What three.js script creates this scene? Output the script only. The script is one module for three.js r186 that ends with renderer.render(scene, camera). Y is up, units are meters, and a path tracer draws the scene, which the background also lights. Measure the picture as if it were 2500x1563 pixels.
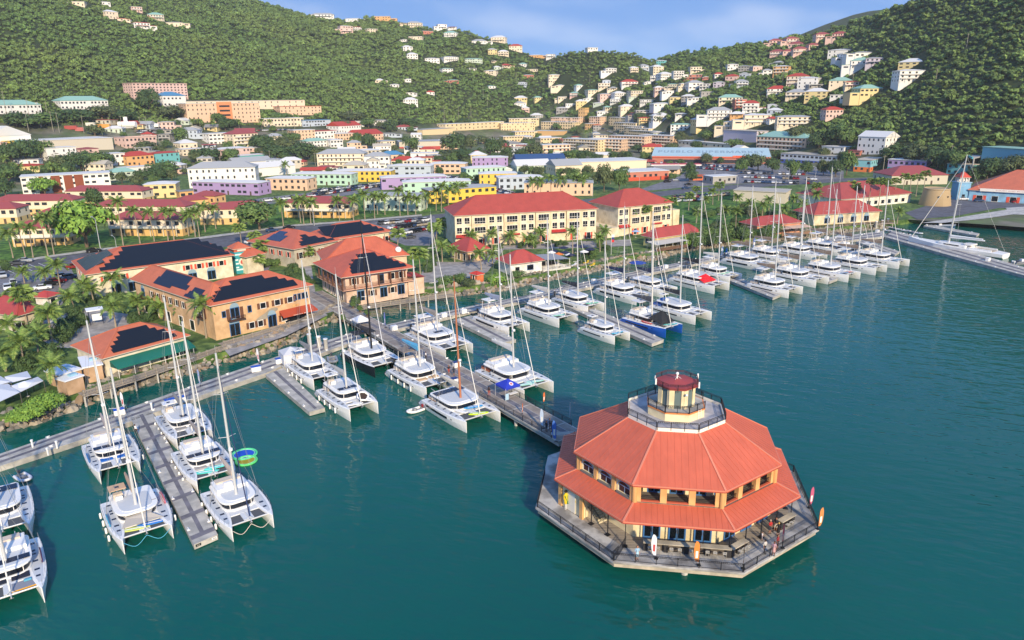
import * as THREE from 'three';
import { mergeGeometries } from 'three/addons/utils/BufferGeometryUtils.js';
import { MarchingCubes } from 'three/addons/objects/MarchingCubes.js';
import { FontLoader } from 'three/addons/loaders/FontLoader.js';
import { TextGeometry } from 'three/addons/geometries/TextGeometry.js';

// ---------------------------------------------------------------- camera, sky, sun, exposure
const scene = new THREE.Scene();
const CH = 49.7, FPX = 1784.7, PITCH = 0.2948, ROLL = 0.0106, PW = 2500, PH = 1563;
const camera = new THREE.PerspectiveCamera(2 * Math.atan(PH / 2 / FPX) * 180 / Math.PI, PW / PH, 0.5, 6000);
camera.position.set(0, CH, 0);
camera.rotation.set(-PITCH, 0, -ROLL, 'YXZ');
const renderer = new THREE.WebGLRenderer({ antialias: true });
renderer.toneMapping = THREE.LinearToneMapping;
renderer.toneMappingExposure = 1.78;
renderer.shadowMap.enabled = true;
const SUN_AZ = 0.34, SUN_EL = 0.45;          // to the right of and behind the viewer, late afternoon
const sunDir = new THREE.Vector3(Math.sin(SUN_AZ) * Math.cos(SUN_EL), Math.sin(SUN_EL), Math.cos(SUN_AZ) * Math.cos(SUN_EL));
const sun = new THREE.DirectionalLight(new THREE.Color().setRGB(1, 0.84, 0.61), 3.2);
sun.position.copy(sunDir).multiplyScalar(900).add(new THREE.Vector3(0, 0, -250));
sun.target.position.set(0, 0, -250); scene.add(sun, sun.target);
sun.castShadow = true; sun.shadow.radius = 4;
Object.assign(sun.shadow.camera, { left: -700, right: 700, top: 700, bottom: -700, near: 1, far: 2500 });
sun.shadow.mapSize.set(4096, 4096);

// seeded noise
function rng(seed) { let s = seed >>> 0; return () => { s = (s + 0x6D2B79F5) | 0; let t = Math.imul(s ^ (s >>> 15), 1 | s); t = (t + Math.imul(t ^ (t >>> 7), 61 | t)) ^ t; return ((t ^ (t >>> 14)) >>> 0) / 4294967296; }; }
function h2(x, y, s = 0) { let n = Math.imul(x | 0, 374761393) + Math.imul(y | 0, 668265263) + Math.imul(s | 0, 1442695041); n = Math.imul(n ^ (n >>> 13), 1274126177); return ((n ^ (n >>> 16)) >>> 0) / 4294967296; }
function vn(x, y, per = 0, s = 0) {            // value noise, wraps at per when given
  const xi = Math.floor(x), yi = Math.floor(y), fx = x - xi, fy = y - yi;
  const w = (a) => per ? ((a % per) + per) % per : a, u = fx * fx * (3 - 2 * fx), v = fy * fy * (3 - 2 * fy);
  const a = h2(w(xi), w(yi), s), b = h2(w(xi + 1), w(yi), s), c = h2(w(xi), w(yi + 1), s), d = h2(w(xi + 1), w(yi + 1), s);
  return a + (b - a) * u + (c - a) * v + (a - b - c + d) * u * v;
}
function fbm(x, y, per = 0, oct = 4, s = 0) { let a = 0.5, t = 0, n = 0, p = per; for (let i = 0; i < oct; i++) { t += a * vn(x, y, p, s + i * 17); n += a; x *= 2; y *= 2; p *= 2; a *= 0.5; } return t / n; }
const clamp = (x, a = 0, b = 1) => Math.min(b, Math.max(a, x)), lerp = (a, b, t) => a + (b - a) * t, sst = (a, b, x) => { const t = clamp((x - a) / (b - a)); return t * t * (3 - 2 * t); };

{ // sky: clear blue with thin streaks of high cloud
  const W = 1024, H = 512, d = new Float32Array(W * H * 4);
  for (let j = 0; j < H; j++) for (let i = 0; i < W; i++) {
    const el = ((j + 0.5) / H - 0.5) * Math.PI, e = Math.max(0, Math.sin(el)), az = i / W * 32;
    const t = Math.pow(1 - e, 13);
    let c = [lerp(0.075, 0.22, t), lerp(0.195, 0.37, t), lerp(0.48, 0.60, t)];
    const k = sst(0.48, 0.82, fbm(az * 1.3 + e * 6, el * 34 + az * 0.5, 0, 5, 3)) * sst(0.01, 0.06, el) * 0.28;
    const cl = [0.60, 0.63, 0.70]; c = c.map((v, n) => lerp(v, cl[n], k));
    if (el < -0.02) c = [0.10, 0.14, 0.15];
    const o = (j * W + i) * 4; d[o] = c[0]; d[o + 1] = c[1]; d[o + 2] = c[2]; d[o + 3] = 1;
  }
  const t = new THREE.DataTexture(d, W, H, THREE.RGBAFormat, THREE.FloatType);
  t.mapping = THREE.EquirectangularReflectionMapping; t.magFilter = THREE.LinearFilter; t.minFilter = THREE.LinearFilter; t.wrapS = THREE.RepeatWrapping; t.needsUpdate = true;
  scene.background = t; scene.environment = t;
}

// ---------------------------------------------------------------- photo pixel -> place
const cP = Math.cos(PITCH), sP = Math.sin(PITCH), cR = Math.cos(ROLL), sR = Math.sin(ROLL);
function ray(px, py) { const a2 = px - PW / 2, b2 = PH / 2 - py, a = a2 * cR + b2 * sR, b = -a2 * sR + b2 * cR; return new THREE.Vector3(a, b * cP - FPX * sP, -(b * sP + FPX * cP)).divideScalar(FPX); }
function G(px, py, y = 0) { const r = ray(px, py), t = (y - CH) / r.y; return new THREE.Vector3(r.x * t, y, r.z * t); }

// ---------------------------------------------------------------- things, parts, materials
const names = {};
function numbered(n) { const k = names[n] = (names[n] || 0) + 1; return k === 1 ? n : n + '_' + String(k - 1).padStart(3, '0'); }
function shade(o) { o.castShadow = true; o.receiveShadow = true; return o; }
function tag(o, label, category, group) { o.userData.label = label; o.userData.category = category; if (group) o.userData.group = group; return o; }
function thing(name, label, category, pos = [0, 0, 0], turn = 0, group) { const o = new THREE.Group(); o.name = numbered(name); o.position.set(...(pos.isVector3 ? pos.toArray() : pos)); o.rotation.y = turn; scene.add(o); return tag(o, label, category, group); }
function solo(name, geo, m, label, category, group) { const o = shade(new THREE.Mesh(geo, m)); o.name = numbered(name); scene.add(o); return tag(o, label, category, group); }
function structure(name, geo, m) { const o = shade(new THREE.Mesh(geo, m)); o.name = numbered(name); o.userData.kind = 'structure'; scene.add(o); return o; }
function part(name, geo, m, parent, x = 0, y = 0, z = 0, ry = 0) { const o = shade(new THREE.Mesh(geo, m)); o.name = name; o.position.set(x, y, z); o.rotation.y = ry; parent.add(o); return o; }
const UB = new THREE.BoxGeometry(1, 1, 1);
function pbox(name, m, parent, x, y, z, sx, sy, sz, ry = 0) { const o = part(name, UB, m, parent, x, y, z, ry); o.scale.set(sx, sy, sz); return o; }
function copyOf(o, label, group) { const c = o.clone(); c.name = numbered(o.name.replace(/_\d{3}$/, '')); c.userData = { ...o.userData }; if (label) c.userData.label = label; if (group) c.userData.group = group; scene.add(c); return c; }
const MC = {};
function M(color, rough = 0.7, extra = {}) { const k = color + '|' + rough + '|' + Object.entries(extra).map(([a, b]) => a + (b && b.uuid ? b.uuid : JSON.stringify(b))).join(); if (MC[k]) return MC[k]; const { phys, ...e } = extra; const m = phys ? new THREE.MeshPhysicalMaterial({ color, roughness: rough, ...e }) : new THREE.MeshStandardMaterial({ color, roughness: rough, ...e }); return (MC[k] = m); }

// ---------------------------------------------------------------- geometry helpers
function box(sx, sy, sz, x = 0, y = 0, z = 0, ry = 0) { const g = new THREE.BoxGeometry(sx, sy, sz); if (ry) g.rotateY(ry); g.translate(x, y, z); return g; }
const _u = new THREE.Vector3(0, 1, 0);
function bar(a, b, r0, r1 = r0, seg = 6) { const A = new THREE.Vector3(...(a.isVector3 ? a.toArray() : a)), B = new THREE.Vector3(...(b.isVector3 ? b.toArray() : b)), d = B.clone().sub(A), l = d.length() || 1e-4; const g = new THREE.CylinderGeometry(r1, r0, l, seg, 1); g.translate(0, l / 2, 0); g.applyQuaternion(new THREE.Quaternion().setFromUnitVectors(_u, d.divideScalar(l))); g.translate(A.x, A.y, A.z); return g; }
function beam(a, b, w, h) { const A = new THREE.Vector3(...a), B = new THREE.Vector3(...b), d = B.clone().sub(A), l = d.length(); const g = new THREE.BoxGeometry(w, h, l); const q = new THREE.Matrix4().lookAt(B, A, _u); g.applyMatrix4(q); g.translate((A.x + B.x) / 2, (A.y + B.y) / 2, (A.z + B.z) / 2); return g; }
function merge(list) { list = list.filter(Boolean).map((g) => { const q = g.index ? g.toNonIndexed() : g.clone(); for (const k of Object.keys(q.attributes)) if (!['position', 'normal', 'uv'].includes(k)) q.deleteAttribute(k); return q; }); return mergeGeometries(list, false); }
function boxUV(g, s = 1) { if (g.index) g = g.toNonIndexed(); const p = g.attributes.position, uv = new Float32Array(p.count * 2), a = new THREE.Vector3(), b = new THREE.Vector3(), c = new THREE.Vector3(); for (let i = 0; i < p.count; i += 3) { a.fromBufferAttribute(p, i); b.fromBufferAttribute(p, i + 1); c.fromBufferAttribute(p, i + 2); const n = b.clone().sub(a).cross(c.clone().sub(a)); const X = Math.abs(n.x), Y = Math.abs(n.y), Z = Math.abs(n.z); [a, b, c].forEach((v, k) => { let q; if (Y >= X && Y >= Z) q = [v.x, v.z]; else if (X > Z) q = [v.z, v.y]; else q = [v.x, v.y]; uv[(i + k) * 2] = q[0] * s; uv[(i + k) * 2 + 1] = q[1] * s; }); } g.setAttribute('uv', new THREE.BufferAttribute(uv, 2)); return g; }
// sheet or slab from a ring of world points (x,z): top at y, optional thickness downwards
function ringGeo(ring, y, thick = 0, bevel = 0) { const s = new THREE.Shape(ring.map((p) => new THREE.Vector2(p.x, -p.z))); let g; if (thick) { g = new THREE.ExtrudeGeometry(s, { depth: thick - 2 * bevel, bevelEnabled: bevel > 0, bevelSize: bevel, bevelThickness: bevel, bevelSegments: 1, curveSegments: 6 }); g.rotateX(-Math.PI / 2); g.translate(0, y - thick + bevel, 0); } else { g = new THREE.ShapeGeometry(s, 8); g.rotateX(-Math.PI / 2); g.translate(0, y, 0); } return boxUV(g); }
function polyGeo(verts, faces, smooth = false) { const pos = []; for (const f of faces) for (let k = 1; k + 1 < f.length; k++) for (const i of [f[0], f[k], f[k + 1]]) pos.push(...verts[i]); const g = new THREE.BufferGeometry(); g.setAttribute('position', new THREE.Float32BufferAttribute(pos, 3)); g.computeVertexNormals(); return boxUV(g); }
function tube(points, r, seg = 16, rad = 5) { return new THREE.TubeGeometry(new THREE.CatmullRomCurve3(points.map((p) => p.isVector3 ? p : new THREE.Vector3(...p))), seg, r, rad, false); }
function noiseTex(size, fn, srgb = true, rep = 1) { const d = new Uint8Array(size * size * 4); for (let j = 0; j < size; j++) for (let i = 0; i < size; i++) { const c = fn(i / size, j / size), o = (j * size + i) * 4; d[o] = clamp(c[0]) * 255; d[o + 1] = clamp(c[1]) * 255; d[o + 2] = clamp(c[2]) * 255; d[o + 3] = 255; } const t = new THREE.DataTexture(d, size, size); t.wrapS = t.wrapT = THREE.RepeatWrapping; t.magFilter = THREE.LinearFilter; t.minFilter = THREE.LinearMipmapLinearFilter; t.generateMipmaps = true; if (srgb) t.colorSpace = THREE.SRGBColorSpace; t.repeat.set(rep, rep); t.needsUpdate = true; return t; }
function mottle(size, per, lo, hi, rep, s = 0, contrast = 1) { return noiseTex(size, (u, v) => { let n = fbm(u * per, v * per, per, 5, s); n = clamp((n - 0.5) * 1.8 * contrast + 0.5); return lo.map((a, i) => lerp(a, hi[i], n)); }, true, rep); }
const rgb = (h) => [(h >> 16 & 255) / 255, (h >> 8 & 255) / 255, (h & 255) / 255];
const T = {
  concrete: mottle(512, 8, rgb(0xa3a19b), rgb(0xcbc7be), 1 / 9, 5, 1.3),
  stucco: mottle(256, 6, rgb(0xdedad2), rgb(0xffffff), 1 / 7, 9, 1.1),
  roof: noiseTex(512, (u, v) => { const n = fbm(u * 6, v * 6, 6, 5, 21), m = fbm(u * 40, v * 4, 40, 3, 8); const k = 0.9 + 0.1 * n + 0.05 * (m - 0.5); return [k, k, k]; }, true, 1 / 8),
  asphalt: mottle(512, 10, rgb(0x68686b), rgb(0x86858a), 1 / 14, 31, 1.2),
  grass: mottle(512, 12, rgb(0x33501f), rgb(0x6d8440), 1 / 16, 41, 1.4),
  paving: mottle(512, 9, rgb(0x8c8884), rgb(0xafa9a2), 1 / 10, 51, 1.2),
  earth: noiseTex(512, (u, v) => { const n = fbm(u * 10, v * 10, 10, 5, 61), m = fbm(u * 5, v * 5, 5, 4, 67); const g = [0.36, 0.42, 0.26], t = [0.50, 0.48, 0.42]; const k = sst(0.25, 0.8, m); return g.map((a, i) => lerp(a, t[i], k) * (0.75 + 0.5 * n)); }, true, 1 / 60),
  timber: noiseTex(256, (u, v) => { const pl = Math.floor(v * 16), n = fbm(u * 3 + pl * 7.3, v * 60, 0, 4, 71), e = (v * 16) % 1 < 0.06 ? 0.6 : 1; const k = (0.42 + 0.2 * n + 0.1 * h2(pl, 3)) * e; return [k * 1.02, k * 0.95, k * 0.86]; }, true, 1 / 2.4),
};
// ---------------------------------------------------------------- water
{
  const wrapTex = noiseTex(1024, (u, v) => {
    const f = (s, kx, ky, amp) => { // periodic lattice kx by ky
      const x = u * kx, y = v * ky, xi = Math.floor(x), yi = Math.floor(y), fx = x - xi, fy = y - yi, U = fx * fx * (3 - 2 * fx), V = fy * fy * (3 - 2 * fy);
      const g = (i, j) => h2(i % kx, j % ky, s); return amp * lerp(lerp(g(xi, yi), g(xi + 1, yi), U), lerp(g(xi, yi + 1), g(xi + 1, yi + 1), U), V);
    };
    const n = f(1, 12, 34, 0.40) + f(2, 26, 70, 0.28) + f(3, 6, 14, 0.18) + f(4, 56, 150, 0.14);
    return [n, n, n];
  }, false, 1 / 46);
  wrapTex.rotation = 0.35;
  const col = noiseTex(256, (u, v) => { const n = fbm(u * 4, v * 4, 4, 4, 90); return [lerp(0.01, 0.04, n), lerp(0.315, 0.375, n), lerp(0.285, 0.335, n)]; }, true, 1 / 240);
  const g = new THREE.PlaneGeometry(1400, 700); g.rotateX(-Math.PI / 2); g.translate(100, 0, -90);
  const uv = g.attributes.uv, p = g.attributes.position; for (let i = 0; i < uv.count; i++) uv.setXY(i, p.getX(i), p.getZ(i));
  structure('harbour_water', g, new THREE.MeshPhysicalMaterial({ map: col, roughness: 0.06, ior: 1.33, bumpMap: wrapTex, bumpScale: 0.15 }));
}
// ---------------------------------------------------------------- terrain: flat town, hills behind. [photo x, photo y, distance] gives direction and height
const RIDGE = [[-500, -330, 1150], [-200, -230, 1200], [0, -165, 1250], [300, -85, 1300], [610, 2, 1300], [680, 18, 1290], [760, 40, 1270], [850, 52, 1250], [905, 46, 1250], [960, 56, 1240], [1060, 72, 1220], [1110, 72, 1200], [1180, 92, 1180], [1230, 102, 1170], [1270, 122, 1160], [1310, 140, 1150], [1340, 143, 1130], [1390, 128, 1080], [1450, 122, 1050], [1500, 127, 1040], [1550, 134, 1060], [1595, 148, 1100], [1640, 134, 1080], [1720, 124, 1060], [1790, 116, 1050], [1830, 106, 1040], [1880, 104, 1040], [1940, 94, 1020], [2000, 84, 980], [2060, 64, 940], [2120, 46, 900], [2190, 18, 850], [2240, 6, 820], [2300, -35, 800], [2500, -125, 760], [2800, -230, 740], [3100, -260, 700]];
const FOOT = [[-500, 320, 600, .74], [0, 300, 680, .74], [300, 292, 720, .74], [500, 300, 745, .76], [800, 300, 800, .8], [1000, 296, 860, .84], [1200, 292, 960, .88], [1300, 280, 1000, .88], [1500, 272, 930, .88], [1650, 290, 800, .9], [1750, 305, 720, .9], [1900, 335, 640, .92], [2050, 365, 580, .93], [2200, 394, 540, .95], [2350, 405, 510, .95], [2500, 409, 495, .95], [2800, 430, 440, .95], [3100, 430, 430, .95]];
const prof = (tab) => tab.map(([x, y, r, q = 1]) => { const d = ray(x, y), hl = Math.hypot(d.x, d.z); return { az: Math.atan2(d.x, -d.z), r, q, h: CH + d.y / hl * r }; });
const RID = prof(RIDGE), FOO = prof(FOOT);
function at(tab, az) { if (az <= tab[0].az) return tab[0]; for (let i = 1; i < tab.length; i++) if (az <= tab[i].az) { const a = tab[i - 1], b = tab[i], t = (az - a.az) / (b.az - a.az); return { r: lerp(a.r, b.r, t), h: lerp(a.h, b.h, t), q: lerp(a.q, b.q, t) }; } return tab[tab.length - 1]; }
const LAND = 1.85;
function hillH(x, z) {
  const az = Math.atan2(x, -z), r = Math.hypot(x, z), f = at(FOO, az), d = at(RID, az);
  const fl = f.r * f.q;
  if (r <= fl) return LAND;
  if (r <= f.r) return lerp(LAND, f.h, Math.pow((r - fl) / (f.r - fl), 1.5));
  if (r <= d.r) { const t = (r - f.r) / (d.r - f.r); const gul = (fbm(x / 95 + 9, z / 95, 0, 4, 77) - 0.5) * (x > 200 ? 20 : 30) * Math.sin(Math.PI * Math.min(1, t * 1.02)); return lerp(f.h, d.h, Math.pow(t, 0.96)) + gul; }
  return d.h - (r - d.r) * 0.5;
}
function onT(px, py) { const r = ray(px, py), hl = Math.hypot(r.x, r.z); let lo = 60, hi = 0; for (let s = 60; s < 1600; s += 4) { const k = s / hl, y = CH + r.y * k; if (y <= hillH(r.x * k, r.z * k)) { hi = s; break; } lo = s; } if (!hi) { const d = at(RID, Math.atan2(r.x, -r.z)); const k = d.r / hl; return new THREE.Vector3(r.x * k, Math.min(CH + r.y * k, hillH(r.x * k, r.z * k)), r.z * k); } for (let i = 0; i < 12; i++) { const m = (lo + hi) / 2, k = m / hl; if (CH + r.y * k <= hillH(r.x * k, r.z * k)) hi = m; else lo = m; } const k = hi / hl; return new THREE.Vector3(r.x * k, hillH(r.x * k, r.z * k), r.z * k); }
{
  const NA = 300, NR = 190, pos = [], idx = [], a0 = -0.95, a1 = 0.95;
  for (let j = 0; j <= NR; j++) for (let i = 0; i <= NA; i++) { const az = lerp(a0, a1, i / NA), r = 330 + 1170 * Math.pow(j / NR, 1.15), x = Math.sin(az) * r, z = -Math.cos(az) * r; pos.push(x, hillH(x, z) - (r < 420 ? 0.04 : 0), z); }
  for (let j = 0; j < NR; j++) for (let i = 0; i < NA; i++) { const a = j * (NA + 1) + i, b = a + 1, c = a + NA + 1, d = c + 1; idx.push(a, b, c, b, d, c); }
  const g = new THREE.BufferGeometry(); g.setAttribute('position', new THREE.Float32BufferAttribute(pos, 3)); g.setIndex(idx); g.computeVertexNormals();
  const uv = new Float32Array(pos.length / 3 * 2); for (let i = 0; i < uv.length / 2; i++) { uv[i * 2] = pos[i * 3]; uv[i * 2 + 1] = pos[i * 3 + 2]; } g.setAttribute('uv', new THREE.BufferAttribute(uv, 2));
  const vc = new Float32Array(pos.length); for (let i = 0; i < pos.length / 3; i++) { const x = pos[i * 3], z = pos[i * 3 + 2], k = sst(0.93, 1.02, Math.hypot(x, z) / at(FOO, Math.atan2(x, -z)).r + (vn(x / 14, z / 14) - 0.5) * 0.06); const q = 0.6 + 0.5 * fbm(x / 40, z / 40, 0, 3, 5); vc.set([lerp(q, 0.16, k), lerp(q, 0.24, k), lerp(q, 0.10, k)], i * 3); } g.setAttribute('color', new THREE.BufferAttribute(vc, 3));
  structure('hills', g, new THREE.MeshStandardMaterial({ map: T.earth, roughness: 1, vertexColors: true }));
  // the farther hill behind the right-hand ridge
  const far = [[1880, 112], [1945, 88], [2012, 61], [2084, 36], [2124, 27], [2190, 20], [2300, 0], [2450, -20]], R = 1750, v = [], f = [];
  far.forEach(([x, y], i) => { const d = ray(x, y), hl = Math.hypot(d.x, d.z), k = R / hl; const top = CH + d.y * k; v.push([d.x * k, top, d.z * k], [d.x * k * 0.78, top * 0.35, d.z * k * 0.78], [d.x * k * 1.3, 0, d.z * k * 1.3]); if (i) { const b = i * 3, a = b - 3; f.push([a + 1, b + 1, b, a], [a, b, b + 2, a + 2]); } });
  structure('far_hill', polyGeo(v, f), new THREE.MeshStandardMaterial({ map: T.earth, color: 0x70905c, roughness: 1 }));
}
// ---------------------------------------------------------------- land along the harbour
const SHORE = [[-260, 1130], [-60, 1062], [0, 1046], [74, 1032], [167, 997], [204, 984], [300, 948], [407, 922], [526, 887], [641, 860], [708, 830], [745, 800], [800, 790], [830, 765], [880, 745], [1000, 728], [1116, 720], [1228, 707], [1275, 694], [1370, 676], [1447, 661], [1537, 640], [1600, 632], [1640, 618], [1690, 608], [1760, 600], [1880, 590], [1960, 580], [2060, 566], [2157, 556], [2220, 546], [2292, 545], [2395, 537], [2471, 524], [2560, 530], [2760, 560]];
const shorePts = SHORE.map(([x, y]) => G(x, y, 0));
{
  const back = [new THREE.Vector3(420, 0, -380), new THREE.Vector3(420, 0, -520), new THREE.Vector3(-420, 0, -520), new THREE.Vector3(-420, 0, -60), new THREE.Vector3(-160, 0, -60)];
  structure('land', ringGeo([...shorePts, ...back], 1.9, 3.4), new THREE.MeshStandardMaterial({ map: T.grass, roughness: 1 }));
}
let sheetY = 1.9;
const sheetMat = { road: new THREE.MeshStandardMaterial({ map: T.asphalt, roughness: 0.95, color: 0xc8ccd4 }), lot: new THREE.MeshStandardMaterial({ map: T.asphalt, roughness: 0.95 }), paving: new THREE.MeshStandardMaterial({ map: T.paving, roughness: 0.9 }), walk: new THREE.MeshStandardMaterial({ map: T.concrete, roughness: 0.9 }), lawn: new THREE.MeshStandardMaterial({ map: T.grass, color: 0xd8ffb0, roughness: 1 }) };
function sheet(name, kind, pts, dy = 0) { const ring = pts.map(([x, y]) => G(x, y, 1.9)); sheetY += 0.004; return structure(name, ringGeo(ring, sheetY + dy), sheetMat[kind]); }
// ---------------------------------------------------------------- roads, car parks, paving, lawns
sheet('lawn', 'lawn', [[0, 640], [90, 620], [400, 582], [720, 545], [1030, 520], [1030, 500], [700, 520], [400, 545], [0, 590]]);
sheet('lawn', 'lawn', [[630, 500], [930, 470], [1130, 500], [1040, 520], [860, 470], [640, 520]]);
sheet('lawn', 'lawn', [[960, 600], [1060, 585], [1070, 620], [1010, 650]]);
sheet('lawn', 'lawn', [[1600, 470], [1900, 468], [1990, 520], [1960, 550], [1820, 560], [1700, 560]]);
sheet('road', 'road', [[-200, 700], [0, 655], [90, 634], [230, 614], [400, 596], [560, 575], [720, 553], [860, 543], [1030, 528], [1060, 524], [1240, 505], [1480, 482], [1660, 462], [1840, 448], [2050, 436], [2250, 428], [2250, 434], [2050, 444], [1840, 458], [1660, 474], [1480, 496], [1240, 520], [1060, 543], [860, 562], [640, 596], [400, 616], [180, 648], [0, 690], [-200, 740]]);
sheet('pavement', 'walk', [[-200, 694], [0, 650], [90, 629], [230, 609], [400, 591], [560, 570], [720, 549], [860, 539], [1030, 524], [1030, 528], [860, 543], [720, 553], [560, 575], [400, 596], [230, 614], [90, 634], [0, 655], [-200, 700]], 0.1);
sheet('car_park', 'lot', [[-150, 690], [30, 668], [170, 650], [190, 690], [150, 745], [60, 760], [-150, 800]]);
sheet('car_park', 'lot', [[585, 600], [640, 590], [665, 640], [650, 670], [600, 650]]);
sheet('car_park', 'lot', [[905, 545], [1060, 528], [1075, 560], [1050, 600], [990, 600], [930, 575]]);
sheet('car_park', 'lot', [[640, 484], [760, 470], [935, 452], [935, 463], [780, 488], [560, 506], [490, 505]]);
sheet('car_park', 'lot', [[1150, 445], [1230, 460], [1275, 480], [1200, 482], [1130, 455], [1085, 430]]);
sheet('car_park', 'lot', [[1540, 470], [1660, 430], [1700, 395], [1900, 400], [2060, 415], [2060, 436], [1700, 455]]);
sheet('plaza', 'paving', [[60, 800], [200, 752], [330, 770], [330, 800], [250, 820], [180, 850], [130, 850]]);
sheet('plaza', 'paving', [[770, 715], [840, 735], [860, 745], [800, 765], [760, 775], [740, 720], [720, 650], [760, 650]]);
sheet('plaza', 'paving', [[1020, 690], [1110, 690], [1190, 665], [1230, 610], [1460, 605], [1540, 600], [1540, 585], [1420, 590], [1230, 600], [1130, 640], [1040, 640]]);
sheet('plaza', 'paving', [[560, 870], [700, 820], [800, 770], [780, 760], [650, 805], [540, 845]]);
sheet('quay_road', 'road', [[2210, 520], [2300, 490], [2420, 480], [2560, 490], [2560, 512], [2440, 508], [2330, 528], [2240, 536]]);
sheet('slipway', 'walk', [[2250, 545], [2340, 532], [2460, 512], [2475, 524], [2400, 535], [2300, 545]], 0.05);
sheet('quay', 'walk', [[2470, 524], [2455, 508], [2600, 500], [2600, 530]], 0.05);
// white bay lines painted on the near car park
{ const g = []; for (let i = 0; i < 6; i++) { const a = G(5 + i * 22, 655 - i * 3, 1.9), b = G(35 + i * 22, 668 - i * 3, 1.9); g.push(beam([a.x, sheetY + 0.006, a.z], [b.x, sheetY + 0.006, b.z], 0.16, 0.006)); } structure('bay_lines', merge(g), M(0xe4e4e0, 0.8)); }
// ---------------------------------------------------------------- plants
function leafBall(seed, n, R, H, size, tones, lobes = 7) {   // many small leaf faces through lobed clumps
  const r = rng(seed), pos = [], nor = [], col = [], L = [];
  for (let i = 0; i < lobes; i++) { const a = r() * 6.283, q = Math.sqrt(r()) * R * 0.62; L.push([Math.cos(a) * q, H * (0.34 + 0.42 * r()) - q * 0.16, Math.sin(a) * q, R * (0.36 + 0.24 * r())]); }
  const v = new THREE.Vector3(), t = new THREE.Vector3(), b = new THREE.Vector3(), N = new THREE.Vector3();
  for (let i = 0; i < n; i++) {
    const l = L[i % lobes]; v.set(r() * 2 - 1, r() * 2 - 1, r() * 2 - 1).normalize(); if (v.y < -0.35) v.y *= -0.6;
    const k = l[3] * (0.72 + 0.33 * r()); const P = [l[0] + v.x * k, l[1] + v.y * k * 0.8, l[2] + v.z * k];
    N.copy(v).add(t.set(r() - 0.5, r() - 0.1, r() - 0.5).multiplyScalar(0.9)).normalize();
    t.set(r() - 0.5, r() - 0.5, r() - 0.5).cross(N).normalize(); b.copy(N).cross(t);
    const s = size * (0.6 + 0.8 * r()), c = tones[Math.floor(r() * tones.length)], j = 0.8 + 0.4 * r();
    for (const [x, y] of [[-0.5, -0.35], [0.5, -0.45], [0.05, 0.75]]) { pos.push(P[0] + (t.x * x + b.x * y) * s, P[1] + (t.y * x + b.y * y) * s, P[2] + (t.z * x + b.z * y) * s); nor.push(N.x, N.y, N.z); col.push(c[0] * j, c[1] * j, c[2] * j); }
  }
  const g = new THREE.BufferGeometry(); g.setAttribute('position', new THREE.Float32BufferAttribute(pos, 3)); g.setAttribute('normal', new THREE.Float32BufferAttribute(nor, 3)); g.setAttribute('color', new THREE.Float32BufferAttribute(col, 3)); return g;
}
const leafM = new THREE.MeshStandardMaterial({ vertexColors: true, roughness: 0.75, side: THREE.DoubleSide });
const TONE = { dark: [[0.035, 0.075, 0.018], [0.05, 0.10, 0.025], [0.065, 0.115, 0.03]], mid: [[0.06, 0.12, 0.025], [0.09, 0.16, 0.035], [0.12, 0.19, 0.045]], bright: [[0.12, 0.24, 0.03], [0.18, 0.32, 0.04], [0.22, 0.36, 0.05]], olive: [[0.08, 0.11, 0.035], [0.11, 0.14, 0.045], [0.06, 0.09, 0.03]] };
const trunkM = M(0x6b5a48, 0.9), palmTrunkM = M(0x9a8c78, 0.9), shaftM = M(0x6f8a3f, 0.6);
const CROWN = {}; for (const [k, n0] of [['dark', 101], ['mid', 201], ['olive', 301], ['bright', 401]]) CROWN[k] = [0, 1, 2].map((i) => leafBall(n0 + i, 1900, 1, 1.1, 0.115, TONE[k], 14));
const TRUNK = (() => { const r = rng(5), g = [bar([0, -0.4, 0], [0.03, 0.42, 0.02], 0.075, 0.05, 7)]; for (let i = 0; i < 6; i++) { const a = i * 1.05 + r() * 0.5; g.push(bar([0.03, 0.25 + 0.12 * r(), 0.02], [Math.cos(a) * 0.5, 0.55 + 0.25 * r(), Math.sin(a) * 0.5], 0.032, 0.012, 5)); } return merge(g); })();
const GREEN = { dark: 'dark green', mid: 'green', olive: 'olive green', bright: 'bright green' };
function tree(P, w, h, kind, label, group, seed = 1) { // a crown w wide, h tall
  const t = thing('tree', label, 'tree', P, seed * 2.4, group);
  const tr = part('trunk', TRUNK, trunkM, t); tr.scale.set(w * 0.5, h * 0.75, w * 0.5);
  const c = part('crown', CROWN[kind][seed % 3], leafM, t); c.scale.set(w * 0.52, h * 0.86, w * 0.52); c.position.y = h * 0.06;
  return t;
}
function shrub(P, w, h, kind, label, group, seed = 1) { const t = thing('shrub', label, 'shrub', P, seed * 1.7, group); const c = part('foliage', CROWN[kind][seed % 3], leafM, t); c.scale.set(w * 0.52, h * 0.95, w * 0.52); c.position.y = -h * 0.12; const s = part('stem', TRUNK, trunkM, t); s.scale.set(w * 0.3, h * 0.6, w * 0.3); return t; }
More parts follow.
